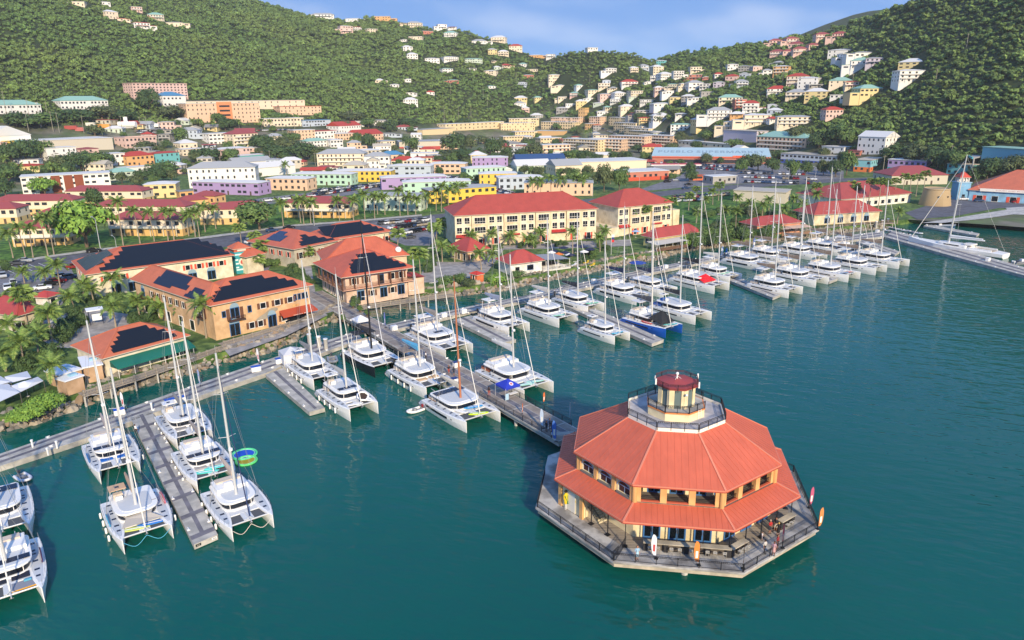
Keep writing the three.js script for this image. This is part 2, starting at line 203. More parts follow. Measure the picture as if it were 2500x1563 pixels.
// palm fronds: arched rib with leaflets
function frondGeo(seed, len, droop, fan) {
  const r = rng(seed), pos = [], nor = [], col = [], tri = (a, b, c, k) => { const A = new THREE.Vector3(...a), n = new THREE.Vector3(...b).sub(A).cross(new THREE.Vector3(...c).sub(A)).normalize(); const q = n.y < 0 ? [a, c, b] : [a, b, c]; if (n.y < 0) n.negate(); for (const p of q) { pos.push(...p); nor.push(n.x, n.y, n.z); col.push(...k); } };
  const C = (t) => [Math.cos(0) * len * (t - 0.12 * t * t), len * (0.30 * t * (fan ? 1.2 : 1) - droop * t * t), 0], tones = fan ? [[0.14, 0.23, 0.05], [0.20, 0.31, 0.06], [0.26, 0.36, 0.10]] : [[0.11, 0.19, 0.04], [0.17, 0.27, 0.05], [0.26, 0.34, 0.08]];
  if (fan) { const o = C(0.5); tri([0, 0, -0.03], [0, 0, 0.03], o, tones[0]); for (let i = -5; i <= 5; i++) { const a = i / 5 * 1.25, l = len * 0.55 * (1 - 0.25 * Math.abs(i) / 5), e = [o[0] + Math.cos(a) * l, o[1] - l * (0.35 + 0.25 * r()), Math.sin(a) * l], w = 0.11 * len; tri([o[0], o[1], 0], [o[0] + Math.cos(a - 0.12) * l * 0.6, o[1] + 0.03, Math.sin(a - 0.12) * l * 0.6], e, tones[i & 1 ? 1 : 2]); tri([o[0], o[1], 0], e, [o[0] + Math.cos(a + 0.14) * l * 0.6, o[1] - 0.05, Math.sin(a + 0.14) * l * 0.6], tones[i & 1 ? 0 : 1]); } }
  else { const n = 18; for (let i = 0; i < n; i++) { const t = (i + 0.6) / n, a = C(t), b = C(Math.min(1, t + 0.075)), l = len * 0.31 * Math.sin(Math.PI * Math.min(1, 0.18 + 0.78 * t)); for (const s of [-1, 1]) tri([a[0], a[1], 0], [b[0], b[1] + 0.01, 0], [a[0] + l * 0.55, a[1] - l * (0.35 + 0.4 * r()), s * l * 0.85], tones[Math.floor(r() * 3)]); tri([a[0], a[1], -0.035], [a[0], a[1], 0.035], [b[0] + 0.1, b[1], 0], tones[1]); } }
  const g = new THREE.BufferGeometry(); g.setAttribute('position', new THREE.Float32BufferAttribute(pos, 3)); g.setAttribute('normal', new THREE.Float32BufferAttribute(nor, 3)); g.setAttribute('color', new THREE.Float32BufferAttribute(col, 3)); return g;
}
const FROND = [0, 1, 2, 3].map((i) => frondGeo(700 + i, 1, 0.40 + 0.16 * i, false)), FAN = [0, 1, 2, 3].map((i) => frondGeo(800 + i, 1, 0.05 + 0.2 * i, true));
const PTRUNK = [0, 1, 2].map((k) => { const g = new THREE.CylinderGeometry(0.6, 1, 1, 7, 6); g.translate(0, 0.5, 0); const p = g.attributes.position; for (let i = 0; i < p.count; i++) { const y = p.getY(i), f = y < 0.12 ? 1.35 - y * 2.5 : 1; p.setXYZ(i, p.getX(i) * f * 0.2 + (k - 1) * 0.5 * y * y, y, p.getZ(i) * f * 0.2 + (k === 1 ? 0.2 : -0.25) * y * y); } g.computeVertexNormals(); return g; });
function palm(P, h, R, kind, label, group, seed = 1, shaft) {
  const t = thing('palm_tree', label, 'palm', P, seed * 1.9, group), k = seed % 3, tr = part('trunk', PTRUNK[k], palmTrunkM, t); tr.scale.set(1, h, 1);
  const tx = (k - 1) * 0.5, tz = k === 1 ? 0.2 : -0.25, n = kind === 'fan' ? 24 : 20, q = rng(seed * 31 + 7), F = kind === 'fan' ? FAN : FROND;
  if (shaft) part('crownshaft', new THREE.CylinderGeometry(0.1, 0.17, 1.5, 6), shaftM, t, tx, h - 0.1, tz);
  for (let i = 0; i < n; i++) { const lev = i / n, f = part('frond', F[Math.min(3, Math.floor(lev * 4))], leafM, t, tx, h + (shaft ? 0.6 : 0) + 0.25 * (1 - lev), tz); f.rotation.set(0, i * 2.4 + q() * 0.5, (1 - lev) * 1.05 - 0.35 + q() * 0.25, 'YXZ'); const s = R * (0.85 + 0.3 * q()); f.scale.set(s, s, s * (kind === 'fan' ? 1.1 : 1)); }
  return t;
}
// ---------------------------------------------------------------- the octagonal pavilion on the water
const roofRed = new THREE.MeshStandardMaterial({ map: T.roof, color: 0xd46a4c, roughness: 0.55 });
const cream = new THREE.MeshStandardMaterial({ map: T.stucco, color: 0xf0dfb4, roughness: 0.85 });
const tan = new THREE.MeshStandardMaterial({ map: T.stucco, color: 0xe2b073, roughness: 0.85 });
const concM = new THREE.MeshStandardMaterial({ map: T.concrete, roughness: 0.9 });
const concLight = new THREE.MeshStandardMaterial({ map: T.concrete, color: 0xfff4e0, roughness: 0.9 });
const darkMetal = M(0x2b2b2f, 0.5, { metalness: 0.4 }), whiteM = M(0xf2f0ea, 0.6), glassDark = M(0x10161c, 0.12), blueFrame = M(0x3f6fa6, 0.5), timberM = new THREE.MeshStandardMaterial({ map: T.timber, roughness: 0.9 }), orangeTrim = M(0xe08a4a, 0.7);
const fasciaM = M(0xd98468, 0.6);
const seamGeo = (list) => merge(list);
function railing(L, h = 0.95, post = 2.2, rings = true) { // along x, centred, foot at y 0; returns [frame, posts[]]
  const g = [box(L, 0.05, 0.05, 0, h, 0), box(L, 0.035, 0.035, 0, h - 0.16, 0), box(L, 0.035, 0.035, 0, 0.1, 0)], n = Math.round(L / 0.13);
  for (let i = 0; i < n; i++) g.push(box(0.018, h - 0.27, 0.018, -L / 2 + (i + 0.5) * L / n, (h - 0.16 + 0.1) / 2, 0));
  if (rings) { const m = Math.round(L / 0.42); for (let i = 0; i < m; i++) { const t = new THREE.TorusGeometry(0.07, 0.014, 4, 8); t.scale(1.9, 1, 1); t.translate(-L / 2 + (i + 0.5) * L / m, h - 0.08, 0); g.push(t); } }
  const k = Math.max(1, Math.round(L / post)), posts = []; for (let i = 0; i <= k; i++) posts.push(-L / 2 + i * L / k);
  return [merge(g), posts];
}
const postGeo = new THREE.BoxGeometry(0.07, 1, 0.07); postGeo.translate(0, 0.5, 0);
{
  const PC = new THREE.Vector3(19.914, 0, -82.555), A0 = 3.697, pav = thing('pavilion', 'octagonal cream pavilion with two coral red roofs standing in the water', 'pavilion', PC);
  const ang = (i) => A0 - i * Math.PI / 4, cor = (i, r, y) => [Math.cos(ang(i)) * r, y, Math.sin(ang(i)) * r];
  const side = (k, r) => { const phi = ang(k) - Math.PI / 8; return { phi, ap: r * Math.cos(Math.PI / 8), hl: r * Math.sin(Math.PI / 8), ry: Math.PI / 2 - phi }; };
  const put = (name, geo, m, k, r, x, y, z, parent = pav) => { const s = side(k, r); return part(name, geo, m, parent, Math.cos(s.phi) * (s.ap + z) + Math.sin(s.phi) * x, y, Math.sin(s.phi) * (s.ap + z) - Math.cos(s.phi) * x, s.ry); };
  const oct = (r, n = 8) => Array.from({ length: n }, (_, i) => new THREE.Vector3(...cor(i, r, 0)));
  const D = 2.0;
  part('deck_slab', ringGeo(oct(17.74), D, 0.27, 0.02), new THREE.MeshStandardMaterial({ map: mottle(512, 7, rgb(0x86827c), rgb(0xc2beb6), 1 / 11, 15, 1.7), roughness: 0.9 }), pav);
  part('edge_beam', ringGeo(oct(17.45), D - 0.275, 0.55), concLight, pav);
  for (const [r, n] of [[14.6, 16], [9, 8]]) for (let i = 0; i < n; i++) { const a = i / n * 6.283 + 0.1; part('pile', bar([Math.cos(a) * r, -3, Math.sin(a) * r], [Math.cos(a) * r, D - 0.8, Math.sin(a) * r], 0.4, 0.4, 8), concM, pav); }
  part('porch_floor', ringGeo(oct(14.75), D + 0.03, 0.025), timberM, pav);
  // ground floor wall
  part('ground_wall', boxUV((() => { const g = []; for (let k = 0; k < 8; k++) { const a = cor(k, 12.3, 0), b = cor(k + 1, 12.3, 0); g.push(polyGeo([[a[0], D, a[2]], [b[0], D, b[2]], [b[0], 6.6, b[2]], [a[0], 6.6, a[2]]], [[0, 1, 2, 3]])); } return merge(g); })()), cream, pav);
  // roofs
  const roofPanel = (name, k, r0, y0, r1, y1, seamStep) => {
    const a = cor(k, r0, y0), b = cor(k + 1, r0, y0), c = cor(k + 1, r1, y1), d = cor(k, r1, y1), t = 0.12, low = (p) => [p[0], p[1] - t, p[2]];
    const p = part(name, polyGeo([a, b, c, d, low(a), low(b), low(c), low(d)], [[0, 3, 2, 1], [4, 5, 6, 7], [0, 1, 5, 4], [2, 3, 7, 6]]), roofRed, pav);
    const s0 = side(k, r0), s1 = side(k, r1), S = [], n = Math.floor(2 * s0.hl / seamStep);
    for (let i = 1; i < n; i++) { const x = -s0.hl + i * 2 * s0.hl / n, t0 = Math.abs(x) <= s1.hl ? 1 : (s0.hl - Math.abs(x)) / (s0.hl - s1.hl); const w = (q, f) => { const ap = lerp(s0.ap, s1.ap, f), y = lerp(y0, y1, f) + 0.012; return [Math.cos(s0.phi) * ap + Math.sin(s0.phi) * q, y, Math.sin(s0.phi) * ap - Math.cos(s0.phi) * q]; }; if (t0 > 0.04) S.push(beam(w(x, 0), w(x, t0), 0.028, 0.03)); }
    part('seams', merge(S), roofRed, p); part('hip_cap', beam([a[0], a[1] + 0.03, a[2]], [d[0], d[1] + 0.03, d[2]], 0.22, 0.07), fasciaM, p);
    const L = 2 * s0.hl; const f = part('fascia', box(L, 0.2, 0.08), fasciaM, p, Math.cos(s0.phi) * (s0.ap + 0.02), y0 - 0.09, Math.sin(s0.phi) * (s0.ap + 0.02), s0.ry);
    part('gutter', box(L, 0.09, 0.12, 0, -0.14, 0.06), M(0xb0503c, 0.5), p, Math.cos(s0.phi) * s0.ap, y0 - 0.05, Math.sin(s0.phi) * s0.ap, s0.ry);
  };
  for (let k = 0; k < 8; k++) { roofPanel('lower_roof', k, 15.32, 5.6, 12.5, 6.52, 0.6); roofPanel('upper_roof', k, 12.94, 8.93, 6.0, 12.72, 0.75); }
  // soffits
  part('lower_soffit', ringGeo(oct(15.1), 5.46, 0.04), timberM, pav); part('upper_soffit', ringGeo(oct(12.75), 8.8, 0.04), cream, pav);
  // upper floor
  part('upper_floor', ringGeo(oct(12.35), 6.56, 0.1), M(0x6d665e, 0.9), pav);
  const HW = side(0, 12.35).hl;
  for (let k = 0; k < 8; k++) {
    if (k === 1 || k === 0 || k === 6) { // arched windows
      const s = new THREE.Shape([[-HW, 0], [HW, 0], [HW, 2.25], [-HW, 2.25]].map((p) => new THREE.Vector2(...p)));
      for (const x of [-3.05, 0, 3.05]) { const h = new THREE.Path(); h.moveTo(x - 0.95, 0.22); h.lineTo(x + 0.95, 0.22); h.lineTo(x + 0.95, 1.0); h.absellipse(x, 1.0, 0.95, 0.62, 0, Math.PI, false); h.lineTo(x - 0.95, 0.22); s.holes.push(h); }
      const g = new THREE.ExtrudeGeometry(s, { depth: 0.28, bevelEnabled: false, curveSegments: 10 }); put('upper_wall', boxUV(g), cream, k, 12.35, 0, 6.55, -0.28);
      for (const x of [-3.05, 0, 3.05]) {
        const w = put('arched_window', box(1.98, 1.7, 0.05), glassDark, k, 12.35, x, 7.4, -0.2);
        part('mullion', merge([box(0.07, 0.9, 0.06, 0, -0.28, 0.05), box(1.9, 0.08, 0.06, 0, 0.15, 0.05), box(0.06, 0.9, 0.06, -0.92, -0.28, 0.05), box(0.06, 0.9, 0.06, 0.92, -0.28, 0.05)]), M(0xaebfd4, 0.5), w);
        part('screen', merge([box(0.82, 0.8, 0.02, -0.48, -0.3, 0.035), box(0.82, 0.8, 0.02, 0.48, -0.3, 0.035)]), M(0x472020, 0.9), w);
        part('arch_trim', (() => { const t = new THREE.TorusGeometry(1, 0.06, 4, 14, Math.PI); t.scale(1.0, 0.66, 1); t.translate(0, 0.15, 0.24); return t; })(), M(0x9fb4cc, 0.6), w);
        part('sill_grille', box(2.1, 0.24, 0.3, 0, -0.76, 0.28), M(0x77746e, 0.8), w);
      }
      for (const x of [-HW + 0.28, -1.52, 1.52, HW - 0.28]) put('pilaster', boxUV(box(0.52, 2.25, 0.2)), tan, k, 12.35, x, 7.675, 0.1);
    } else { // open loggia: columns, recessed wall with blue doors
      const ys = 6.55;
      for (const x of [-HW + 0.36, -1.55, 1.55, HW - 0.36]) put('column', boxUV(box(0.72, 2.25, 0.55)), tan, k, 12.35, x, ys + 1.125, -0.27);
      put('lintel', boxUV(box(2 * HW, 0.3, 0.45)), tan, k, 12.35, 0, 8.65, -0.24);
      put('sill', box(2 * HW, 0.2, 0.4), roofRed, k, 12.35, 0, ys + 0.06, -0.22);
      const inner = side(k, 9.8); put('inner_wall', boxUV(box(2 * inner.hl, 2.3, 0.2)), cream, k, 9.8, 0, ys + 1.15, 0);
      for (const x of [-2.5, 0, 2.5]) { const d = put('double_door', box(1.55, 1.9, 0.06), blueFrame, k, 9.8, x, ys + 0.98, 0.12); part('pane', box(0.58, 1.6, 0.03, -0.36, 0.02, 0.04), glassDark, d); part('pane', box(0.58, 1.6, 0.03, 0.36, 0.02, 0.04), glassDark, d); }
      for (const x of [-3.1, 0, 3.1]) { const [g] = railing(2.3, 0.55, 3, false); put('balcony_rail', g, darkMetal, k, 12.35, x, ys + 0.12, -0.25); }
    }
    // downpipe
    const c = cor(k, 12.45, 0); part('downpipe', bar([c[0], 6.5, c[2]], [c[0], 8.8, c[2]], 0.06, 0.06, 6), k === 1 ? cream : tan, pav);
    const e = cor(k, 12.52, 0); part('corner_post', bar([e[0] * 0.985, 6.5, e[2] * 0.985], [e[0] * 0.985, 8.8, e[2] * 0.985], 0.3, 0.3, 8), tan, pav);
  }
  // ground floor: doors, posts, bar
  for (let k = 0; k < 8; k++) {
    if (k !== 1 && k !== 0) for (const x of [-3.0, 0, 3.0]) {
      const d = put('double_door', box(1.9, 2.5, 0.1), blueFrame, k, 12.3, x * (k === 2 ? 0.93 : 1) + (k === 2 ? 0.15 : 0), D + 1.28, 0.06);
      for (const s of [-1, 1]) { part('pane', box(0.66, 2.05, 0.03, s * 0.45, 0.05, 0.055), glassDark, d); part('stile', box(0.12, 2.4, 0.04, s * 0.9, 0, 0.07), blueFrame, d); }
      part('handle', merge([box(0.03, 0.5, 0.05, -0.07, -0.1, 0.1), box(0.03, 0.5, 0.05, 0.07, -0.1, 0.1)]), M(0xd0d0d0, 0.3, { metalness: 0.8 }), d);
    }
    const R = 14.55, s = side(k, R);
    for (let i = 0; i < 5; i++) { const x = -s.hl + i * s.hl / 2; if (k === 1 && i < 2) continue; if (i === 4) continue; const p = put('porch_post', new THREE.BoxGeometry(0.09, 3.5, 0.09), darkMetal, k, R, x, D + 1.76, 0); part('base_plate', box(0.55, 0.06, 0.55, 0, -1.7, 0), darkMetal, p); part('bracket', merge([beam([0, 1.1, 0], [0.5, 1.65, 0], 0.05, 0.05), beam([0, 1.1, 0], [-0.5, 1.65, 0], 0.05, 0.05)]), darkMetal, p); }
  }
  // storage room filling the left corner of the porch (side 1)
  { const s = side(1, 14.7); put('corner_room', boxUV(box(4.2, 3.4, 2.1)), cream, 1, 14.7, -s.hl + 2.1, D + 1.72, -1.1); for (const x of [-s.hl + 0.22, -s.hl + 4.1]) put('pilaster', boxUV(box(0.55, 3.4, 0.3)), tan, 1, 14.7, x, D + 1.72, 0.02); put('transom', box(1.7, 0.5, 0.05), M(0x8a8d92, 0.4), 1, 14.7, -s.hl + 2.0, D + 3.05, -0.03); put('room_door', box(1.7, 2.5, 0.05), M(0xe9e3d2, 0.7), 1, 14.7, -s.hl + 2.0, D + 1.28, -0.03); }
  // stair on the left porch
  { const st = put('stair', merge(Array.from({ length: 9 }, (_, i) => box(0.3, 0.18 * (i + 1), 1.3, -i * 0.28, 0.09 * (i + 1), 0))), M(0xcfc3a4, 0.9), 1, 12.3, 0.4, D + 0.03, 0.75); const [g] = railing(3.0, 0.9, 3, false); const rl = part('stair_rail', g, darkMetal, st, -1.1, 0.85, 0.7); rl.rotation.z = -0.57; }
  // bar counter with stools on the front and right corner
  const counter = (k, x0, x1, r) => {
    const L = x1 - x0, c = put('bar_counter', boxUV(box(L, 0.1, 0.75)), concLight, k, r, (x0 + x1) / 2, D + 1.12, 0); part('bar_front', box(L, 0.95, 0.12, 0, -0.55, -0.2), M(0x5f564c, 0.9), c);
    const n = Math.max(2, Math.round(L / 2.2)); for (let i = 0; i <= n; i++) part('bar_pier', box(0.5, 1.02, 0.42, -L / 2 + 0.26 + i * (L - 0.52) / n, -0.57, 0.02), M(0x2e2c2c, 0.8), c);
  };
  counter(2, -3.6, 5.75, 14.9); counter(3, -5.75, -3.1, 14.9); counter(3, 3.0, 5.6, 14.9);
  // railings round the deck
  const S = side(0, 17.55);
  for (let k = 0; k < 8; k++) {
    if (k === 7) continue; const Ls = 2 * S.hl - 0.1, [g, posts] = railing(k === 0 ? Ls * 0.62 : Ls); const r = put('deck_railing', g, darkMetal, k, 17.55, k === 0 ? Ls * 0.19 : 0, D, 0);
    for (const x of posts) { const p = part('post', postGeo, darkMetal, r, x, -0.3, 0.02); p.scale.set(1, 1.28, 1); }
  }
  { const [g] = railing(3.4, 1.05, 3.4, false); put('porch_gate', g, darkMetal, 2, 14.9, -6.0, D, 0.9).rotation.y += 1.25; const [g2] = railing(1.6, 0.95, 1.6, true); put('deck_gate', g2, darkMetal, 2, 17.55, -6.6, D, -0.7).rotation.y += 1.1; }
  // roof terrace, parapet, lantern
  const curb = part('terrace_curb', (() => { const g = []; for (let k = 0; k < 8; k++) { const s = side(k, 6.14); const b = box(2 * s.hl + 0.06, 0.45, 0.16); b.rotateY(s.ry); b.translate(Math.cos(s.phi) * s.ap, 12.82, Math.sin(s.phi) * s.ap); g.push(b); } return boxUV(merge(g)); })(), M(0xf0e9d8, 0.8), pav);
  part('terrace_floor', ringGeo(oct(6.0), 12.8, 0.1), new THREE.MeshStandardMaterial({ map: T.concrete, color: 0xf4f4ff, roughness: 0.9 }), pav);
  for (let k = 0; k < 8; k++) {
    const s = side(k, 6.1), [g, posts] = railing(2 * s.hl - 0.05, 0.85, 1.6); const r = put('terrace_railing', g, darkMetal, k, 6.1, 0, 12.98, 0.1); for (const x of posts) part('post', postGeo, darkMetal, r, x, -0.25, 0);
    const s2 = side(k, 3.62), [g2, p2] = railing(2 * s2.hl - 0.05, 0.95, 1.3); if (k !== 4) { const r2 = put('lantern_railing', g2, darkMetal, k, 3.62, 0, 13.9, 0.02); for (const x of p2) { const q = part('post', postGeo, darkMetal, r2, x, -0.1, 0); q.scale.y = 1.08; } }
    const s3 = side(k, 2.22); put('lantern_pier', boxUV(box(0.62, 2.7, 0.2)), cream, k, 2.22, -s3.hl + 0.2, 15.1, 0); put('lantern_pier', boxUV(box(0.42, 2.7, 0.2)), cream, k, 2.22, s3.hl - 0.16, 15.1, 0.003);
    put('lantern_glass', box(2 * s3.hl - 0.7, 2.5, 0.05), M(0x6a7876, 0.1), k, 2.22, 0.05, 15.05, -0.02);
    const s4 = side(k, 2.62), [g4] = railing(2 * s4.hl, 0.7, 1.2); const r4 = put('lantern_roof_rail', g4, M(0x5b2a2a, 0.6), k, 2.62, 0, 16.45, 0.05); part('post', postGeo, darkMetal, r4, 0, -0.3, 0);
    const a = cor(k, 2.6, 16.62), b = cor(k + 1, 2.6, 16.62), t = [0, 17.05, 0]; part('lantern_roof', polyGeo([a, b, t, [a[0], 16.4, a[2]], [b[0], 16.4, b[2]]], [[0, 2, 1], [0, 1, 4, 3]]), M(0xa8453f, 0.55), pav);
  }
  part('lantern_base', ringGeo(oct(3.6), 13.75, 1.0), cream, pav); part('lantern_base_cap', ringGeo(oct(3.68), 13.9, 0.14), orangeTrim, pav); part('lantern_floor', ringGeo(oct(3.5), 13.93, 0.05), concM, pav); part('lantern_cornice', ringGeo(oct(2.5), 16.5, 0.16), orangeTrim, pav);
  const bc = part('beacon', merge([new THREE.SphereGeometry(0.2, 10, 8).translate(0, 17.65, 0), bar([0, 17, 0], [0, 17.6, 0], 0.09, 0.09), bar([0.5, 17.0, 0], [0, 17.4, 0], 0.02), bar([-0.3, 17.0, 0.4], [0, 17.4, 0], 0.02), bar([-0.3, 17.0, -0.4], [0, 17.4, 0], 0.02)]), whiteM, pav);
  for (const [i, y] of [[1, 16.9], [4, 16.7], [5, 17], [0, 16.5]]) { const c = cor(i, 2.75, y); part('antenna_panel', merge([box(0.16, 0.75, 0.14, c[0], c[1], c[2]), bar([c[0], c[1], c[2]], [c[0] * 0.92, c[1], c[2] * 0.92], 0.03)]), whiteM, pav); }
  { const c = cor(3, 2.7, 15.9); part('dish', new THREE.SphereGeometry(0.16, 8, 6).translate(c[0], c[1], c[2]), whiteM, pav); }
  { const s = side(3, 3.6), l = put('ladder', merge([box(0.04, 1.2, 0.04, -0.25, 0, 0), box(0.04, 1.2, 0.04, 0.25, 0, 0), ...[-0.4, -0.1, 0.2, 0.5].map((y) => box(0.5, 0.03, 0.03, 0, y, 0))]), whiteM, 3, 3.6, 0.4, 13.4, 0.1); }
  // stools along the counter
  const stoolAt = (k, x, r, z) => { const s = side(k, r); return new THREE.Vector3(PC.x + Math.cos(s.phi) * (s.ap + z) + Math.sin(s.phi) * x, D + 0.03, PC.z + Math.sin(s.phi) * (s.ap + z) - Math.cos(s.phi) * x); };
  const stool = thing('bar_stool', 'grey bar stool pushed under the long counter of the pavilion', 'stool', stoolAt(2, -2.9, 14.9, 0.62), side(2, 1).ry, 'bar stools at the pavilion counter');
  part('seat', box(0.4, 0.05, 0.38, 0, 0.75, 0), M(0xb9b4a8, 0.6), stool); for (const [a, b] of [[-1, -1], [1, -1], [-1, 1], [1, 1]]) part('leg', bar([a * 0.19, -0.03, b * 0.18], [a * 0.15, 0.74, b * 0.14], 0.018), M(0x8e8a82, 0.5), stool); part('backrest', merge([box(0.38, 0.05, 0.03, 0, 1.02, 0.18), box(0.03, 0.3, 0.03, -0.17, 0.88, 0.18), box(0.03, 0.3, 0.03, 0.17, 0.88, 0.18)]), M(0xb9b4a8, 0.6), stool);
  for (const x of [-2.0, -0.6, 0.3, 1.5, 2.2, 3.2, 4.0, 5.0]) copyOf(stool).position.copy(stoolAt(2, x, 14.9, 0.62)); for (const x of [-4.9, -4.2, -3.6, 3.6, 4.4]) { const c = copyOf(stool); c.position.copy(stoolAt(3, x, 14.9, 0.62)); c.rotation.y = side(3, 1).ry; }
}
// ---------------------------------------------------------------- docks
const dockTop = new THREE.MeshStandardMaterial({ map: T.concrete, color: 0xf6f4f0, roughness: 0.9 }), dockSide = new THREE.MeshStandardMaterial({ map: T.concrete, color: 0xf6f4f0, roughness: 0.9 }), stripM = new THREE.MeshStandardMaterial({ map: T.asphalt, color: 0xf0ecf0, roughness: 0.9 });
const cleatG = merge([box(0.12, 0.16, 0.2, 0, 0.08, 0), box(0.1, 0.1, 0.6, 0, 0.2, 0), box(0.36, 0.04, 0.36, 0, 0.02, 0)]);
const allDocks = [];
function dock(label, px, y, group, strips = [0.5], bands = 0, thick = 0.62, long) { // ring of photo pixels on the top face; strips run along the first edge
  const ring = px.map(([a, b]) => G(a, b, y)), c = ring.reduce((s, p) => s.add(p), new THREE.Vector3()).divideScalar(ring.length); c.y = 0;
  const t = thing('dock', label, 'dock', [c.x, 0, c.z], 0, group), loc = ring.map((p) => p.clone().sub(c));
  part('slab', ringGeo(loc, y, 0.12, 0.02), dockTop, t); part('side_wall', ringGeo(loc.map((p) => p.clone().multiplyScalar(0.996)), y - 0.121, thick), dockSide, t);
  const [a0, a1, b1, b0] = long ? long.map((i) => loc[i]) : [loc[0], loc[1], loc[2], loc[3]];
  const at = (u, v) => a0.clone().lerp(a1, u).lerp(b0.clone().lerp(b1, u), v);
  const quad = (u0, u1, v0, v1, dy) => ringGeo([at(u0, v0), at(u1, v0), at(u1, v1), at(u0, v1)], y + dy, 0);
  for (const v of strips) part('inlay_strip', quad(0, 0.97, v - 0.09, v + 0.09, 0.006), stripM, t);
  for (let i = 1; i <= bands; i++) { const u = i / bands * 0.965; part('inlay_band', quad(u - 0.011, u + 0.011, 0, 1, 0.01), stripM, t); }
  const L = a0.distanceTo(a1), n = Math.max(2, Math.round(L / 8)); for (let i = 0; i < n; i++) for (const v of [0.07, 0.93]) { const p = at((i + 0.6) / n, v); part('cleat', cleatG, whiteM, t, p.x, y, p.z, Math.atan2(a1.x - a0.x, a1.z - a0.z)); }
  allDocks.push({ t, at, y }); return t;
}
const D8 = 0.85;
dock('long concrete dock with two dark strips running past the restaurant with the green awning', [[-120, 1180], [0, 1138], [200, 1073], [350, 1017], [536, 949], [646, 912], [700, 888], [671, 872], [486, 936], [341, 987], [196, 1040], [0, 1108], [-120, 1150]], D8, undefined, [0.3, 0.72], 0, 0.75, [0, 6, 7, 12]);
dock('concrete dock link between the finger dock with two white catamarans and the wide pier', [[671, 872], [868, 809], [884, 826], [690, 898]], D8, undefined, [0.3, 0.7]);
dock('long narrow finger dock between five catamarans, its end plates facing open water', [[318, 1020], [473, 1330], [531, 1305], [370, 1004]], D8, undefined, [0.5], 8);
dock('short finger dock beside the two white catamarans moored bow to stern', [[648, 915], [755, 1006], [793, 996], [692, 898]], D8, undefined, [0.5]);
dock('finger dock with a white catamaran between it and the pier of the blue tent', [[1105, 781], [1223, 838], [1260, 829], [1150, 770]], D8, undefined, [0.5]);
dock('long back dock along the rocky bank below the red roofed hotel', [[942, 793], [1150, 747], [1284, 722], [1418, 690], [1596, 653], [1715, 630], [1790, 612], [1790, 622], [1715, 641], [1596, 665], [1459, 697], [1358, 718], [1284, 734], [1150, 760], [962, 806]], D8, undefined, [0.25, 0.75], 0, 0.62, [0, 6, 7, 14]);
dock('back dock behind the row of white catamarans with brown sail covers', [[1780, 617], [2018, 580], [2157, 564], [2165, 577], [2018, 593], [1780, 630]], D8, undefined, [0.3, 0.7], 0, 0.62, [0, 2, 3, 5]);
dock('finger dock beside the blue hulled catamaran', [[1355, 736], [1592, 839], [1621, 829], [1392, 726]], D8, undefined, [0.5]);
dock('finger dock with a lone catamaran at its tip, past the red sail cover', [[1740, 668], [1887, 727], [1906, 719], [1765, 662]], D8, undefined, [0.5]);
dock('finger dock mostly hidden between two catamarans with brown sail covers', [[1890, 640], [2025, 688], [2045, 680], [1915, 634]], D8, undefined, [0.5]);
dock('finger dock end beside the last catamaran before the dinghy dock', [[2090, 590], [2185, 622], [2197, 614], [2110, 586]], D8, undefined, [0.5]);
dock('long dock with the large sailing yacht and dinghies alongside', [[2160, 578], [2300, 618], [2500, 672], [2620, 706], [2620, 688], [2500, 652], [2330, 604], [2180, 563]], D8, undefined, [0.3, 0.7], 0, 0.75, [0, 3, 4, 7]);
dock('small wooden dock beside the blue motor tender', [[2255, 552], [2385, 575], [2392, 570], [2262, 547]], D8, undefined, []);
// number plates on the end of the long finger dock
{ const a = G(473, 1330, D8), b = G(531, 1305, D8), d = b.clone().sub(a), ry = Math.atan2(d.x, d.z) - Math.PI / 2; const plate = (t, txt, bg, fg) => { const cv = document.createElement('canvas'); cv.width = 128; cv.height = 64; const x = cv.getContext('2d'); x.fillStyle = bg; x.fillRect(0, 0, 128, 64); x.fillStyle = fg; x.font = 'bold 52px sans-serif'; x.textAlign = 'center'; x.textBaseline = 'middle'; x.fillText(txt, 64, 34); const m = new THREE.MeshStandardMaterial({ map: Object.assign(new THREE.CanvasTexture(cv), { colorSpace: THREE.SRGBColorSpace }), roughness: 0.6 }); const p = a.clone().lerp(b, t); const g = box(0.62, 0.3, 0.03); g.rotateY(ry); const out = new THREE.Vector3(d.z, 0, -d.x).normalize(); if (out.z < 0) out.negate(); const o = solo('number_plate', g, m, txt === 'D4' ? 'white berth plate on the end of the finger dock' : 'black berth plate on the end of the finger dock', 'sign'); o.position.set(p.x + out.x * 0.03, D8 - 0.28, p.z + out.z * 0.03); }; plate(0.17, 'D3', '#2a2a28', '#b8b0a0'); plate(0.84, 'D4', '#e8e6e0', '#3a3a48'); }
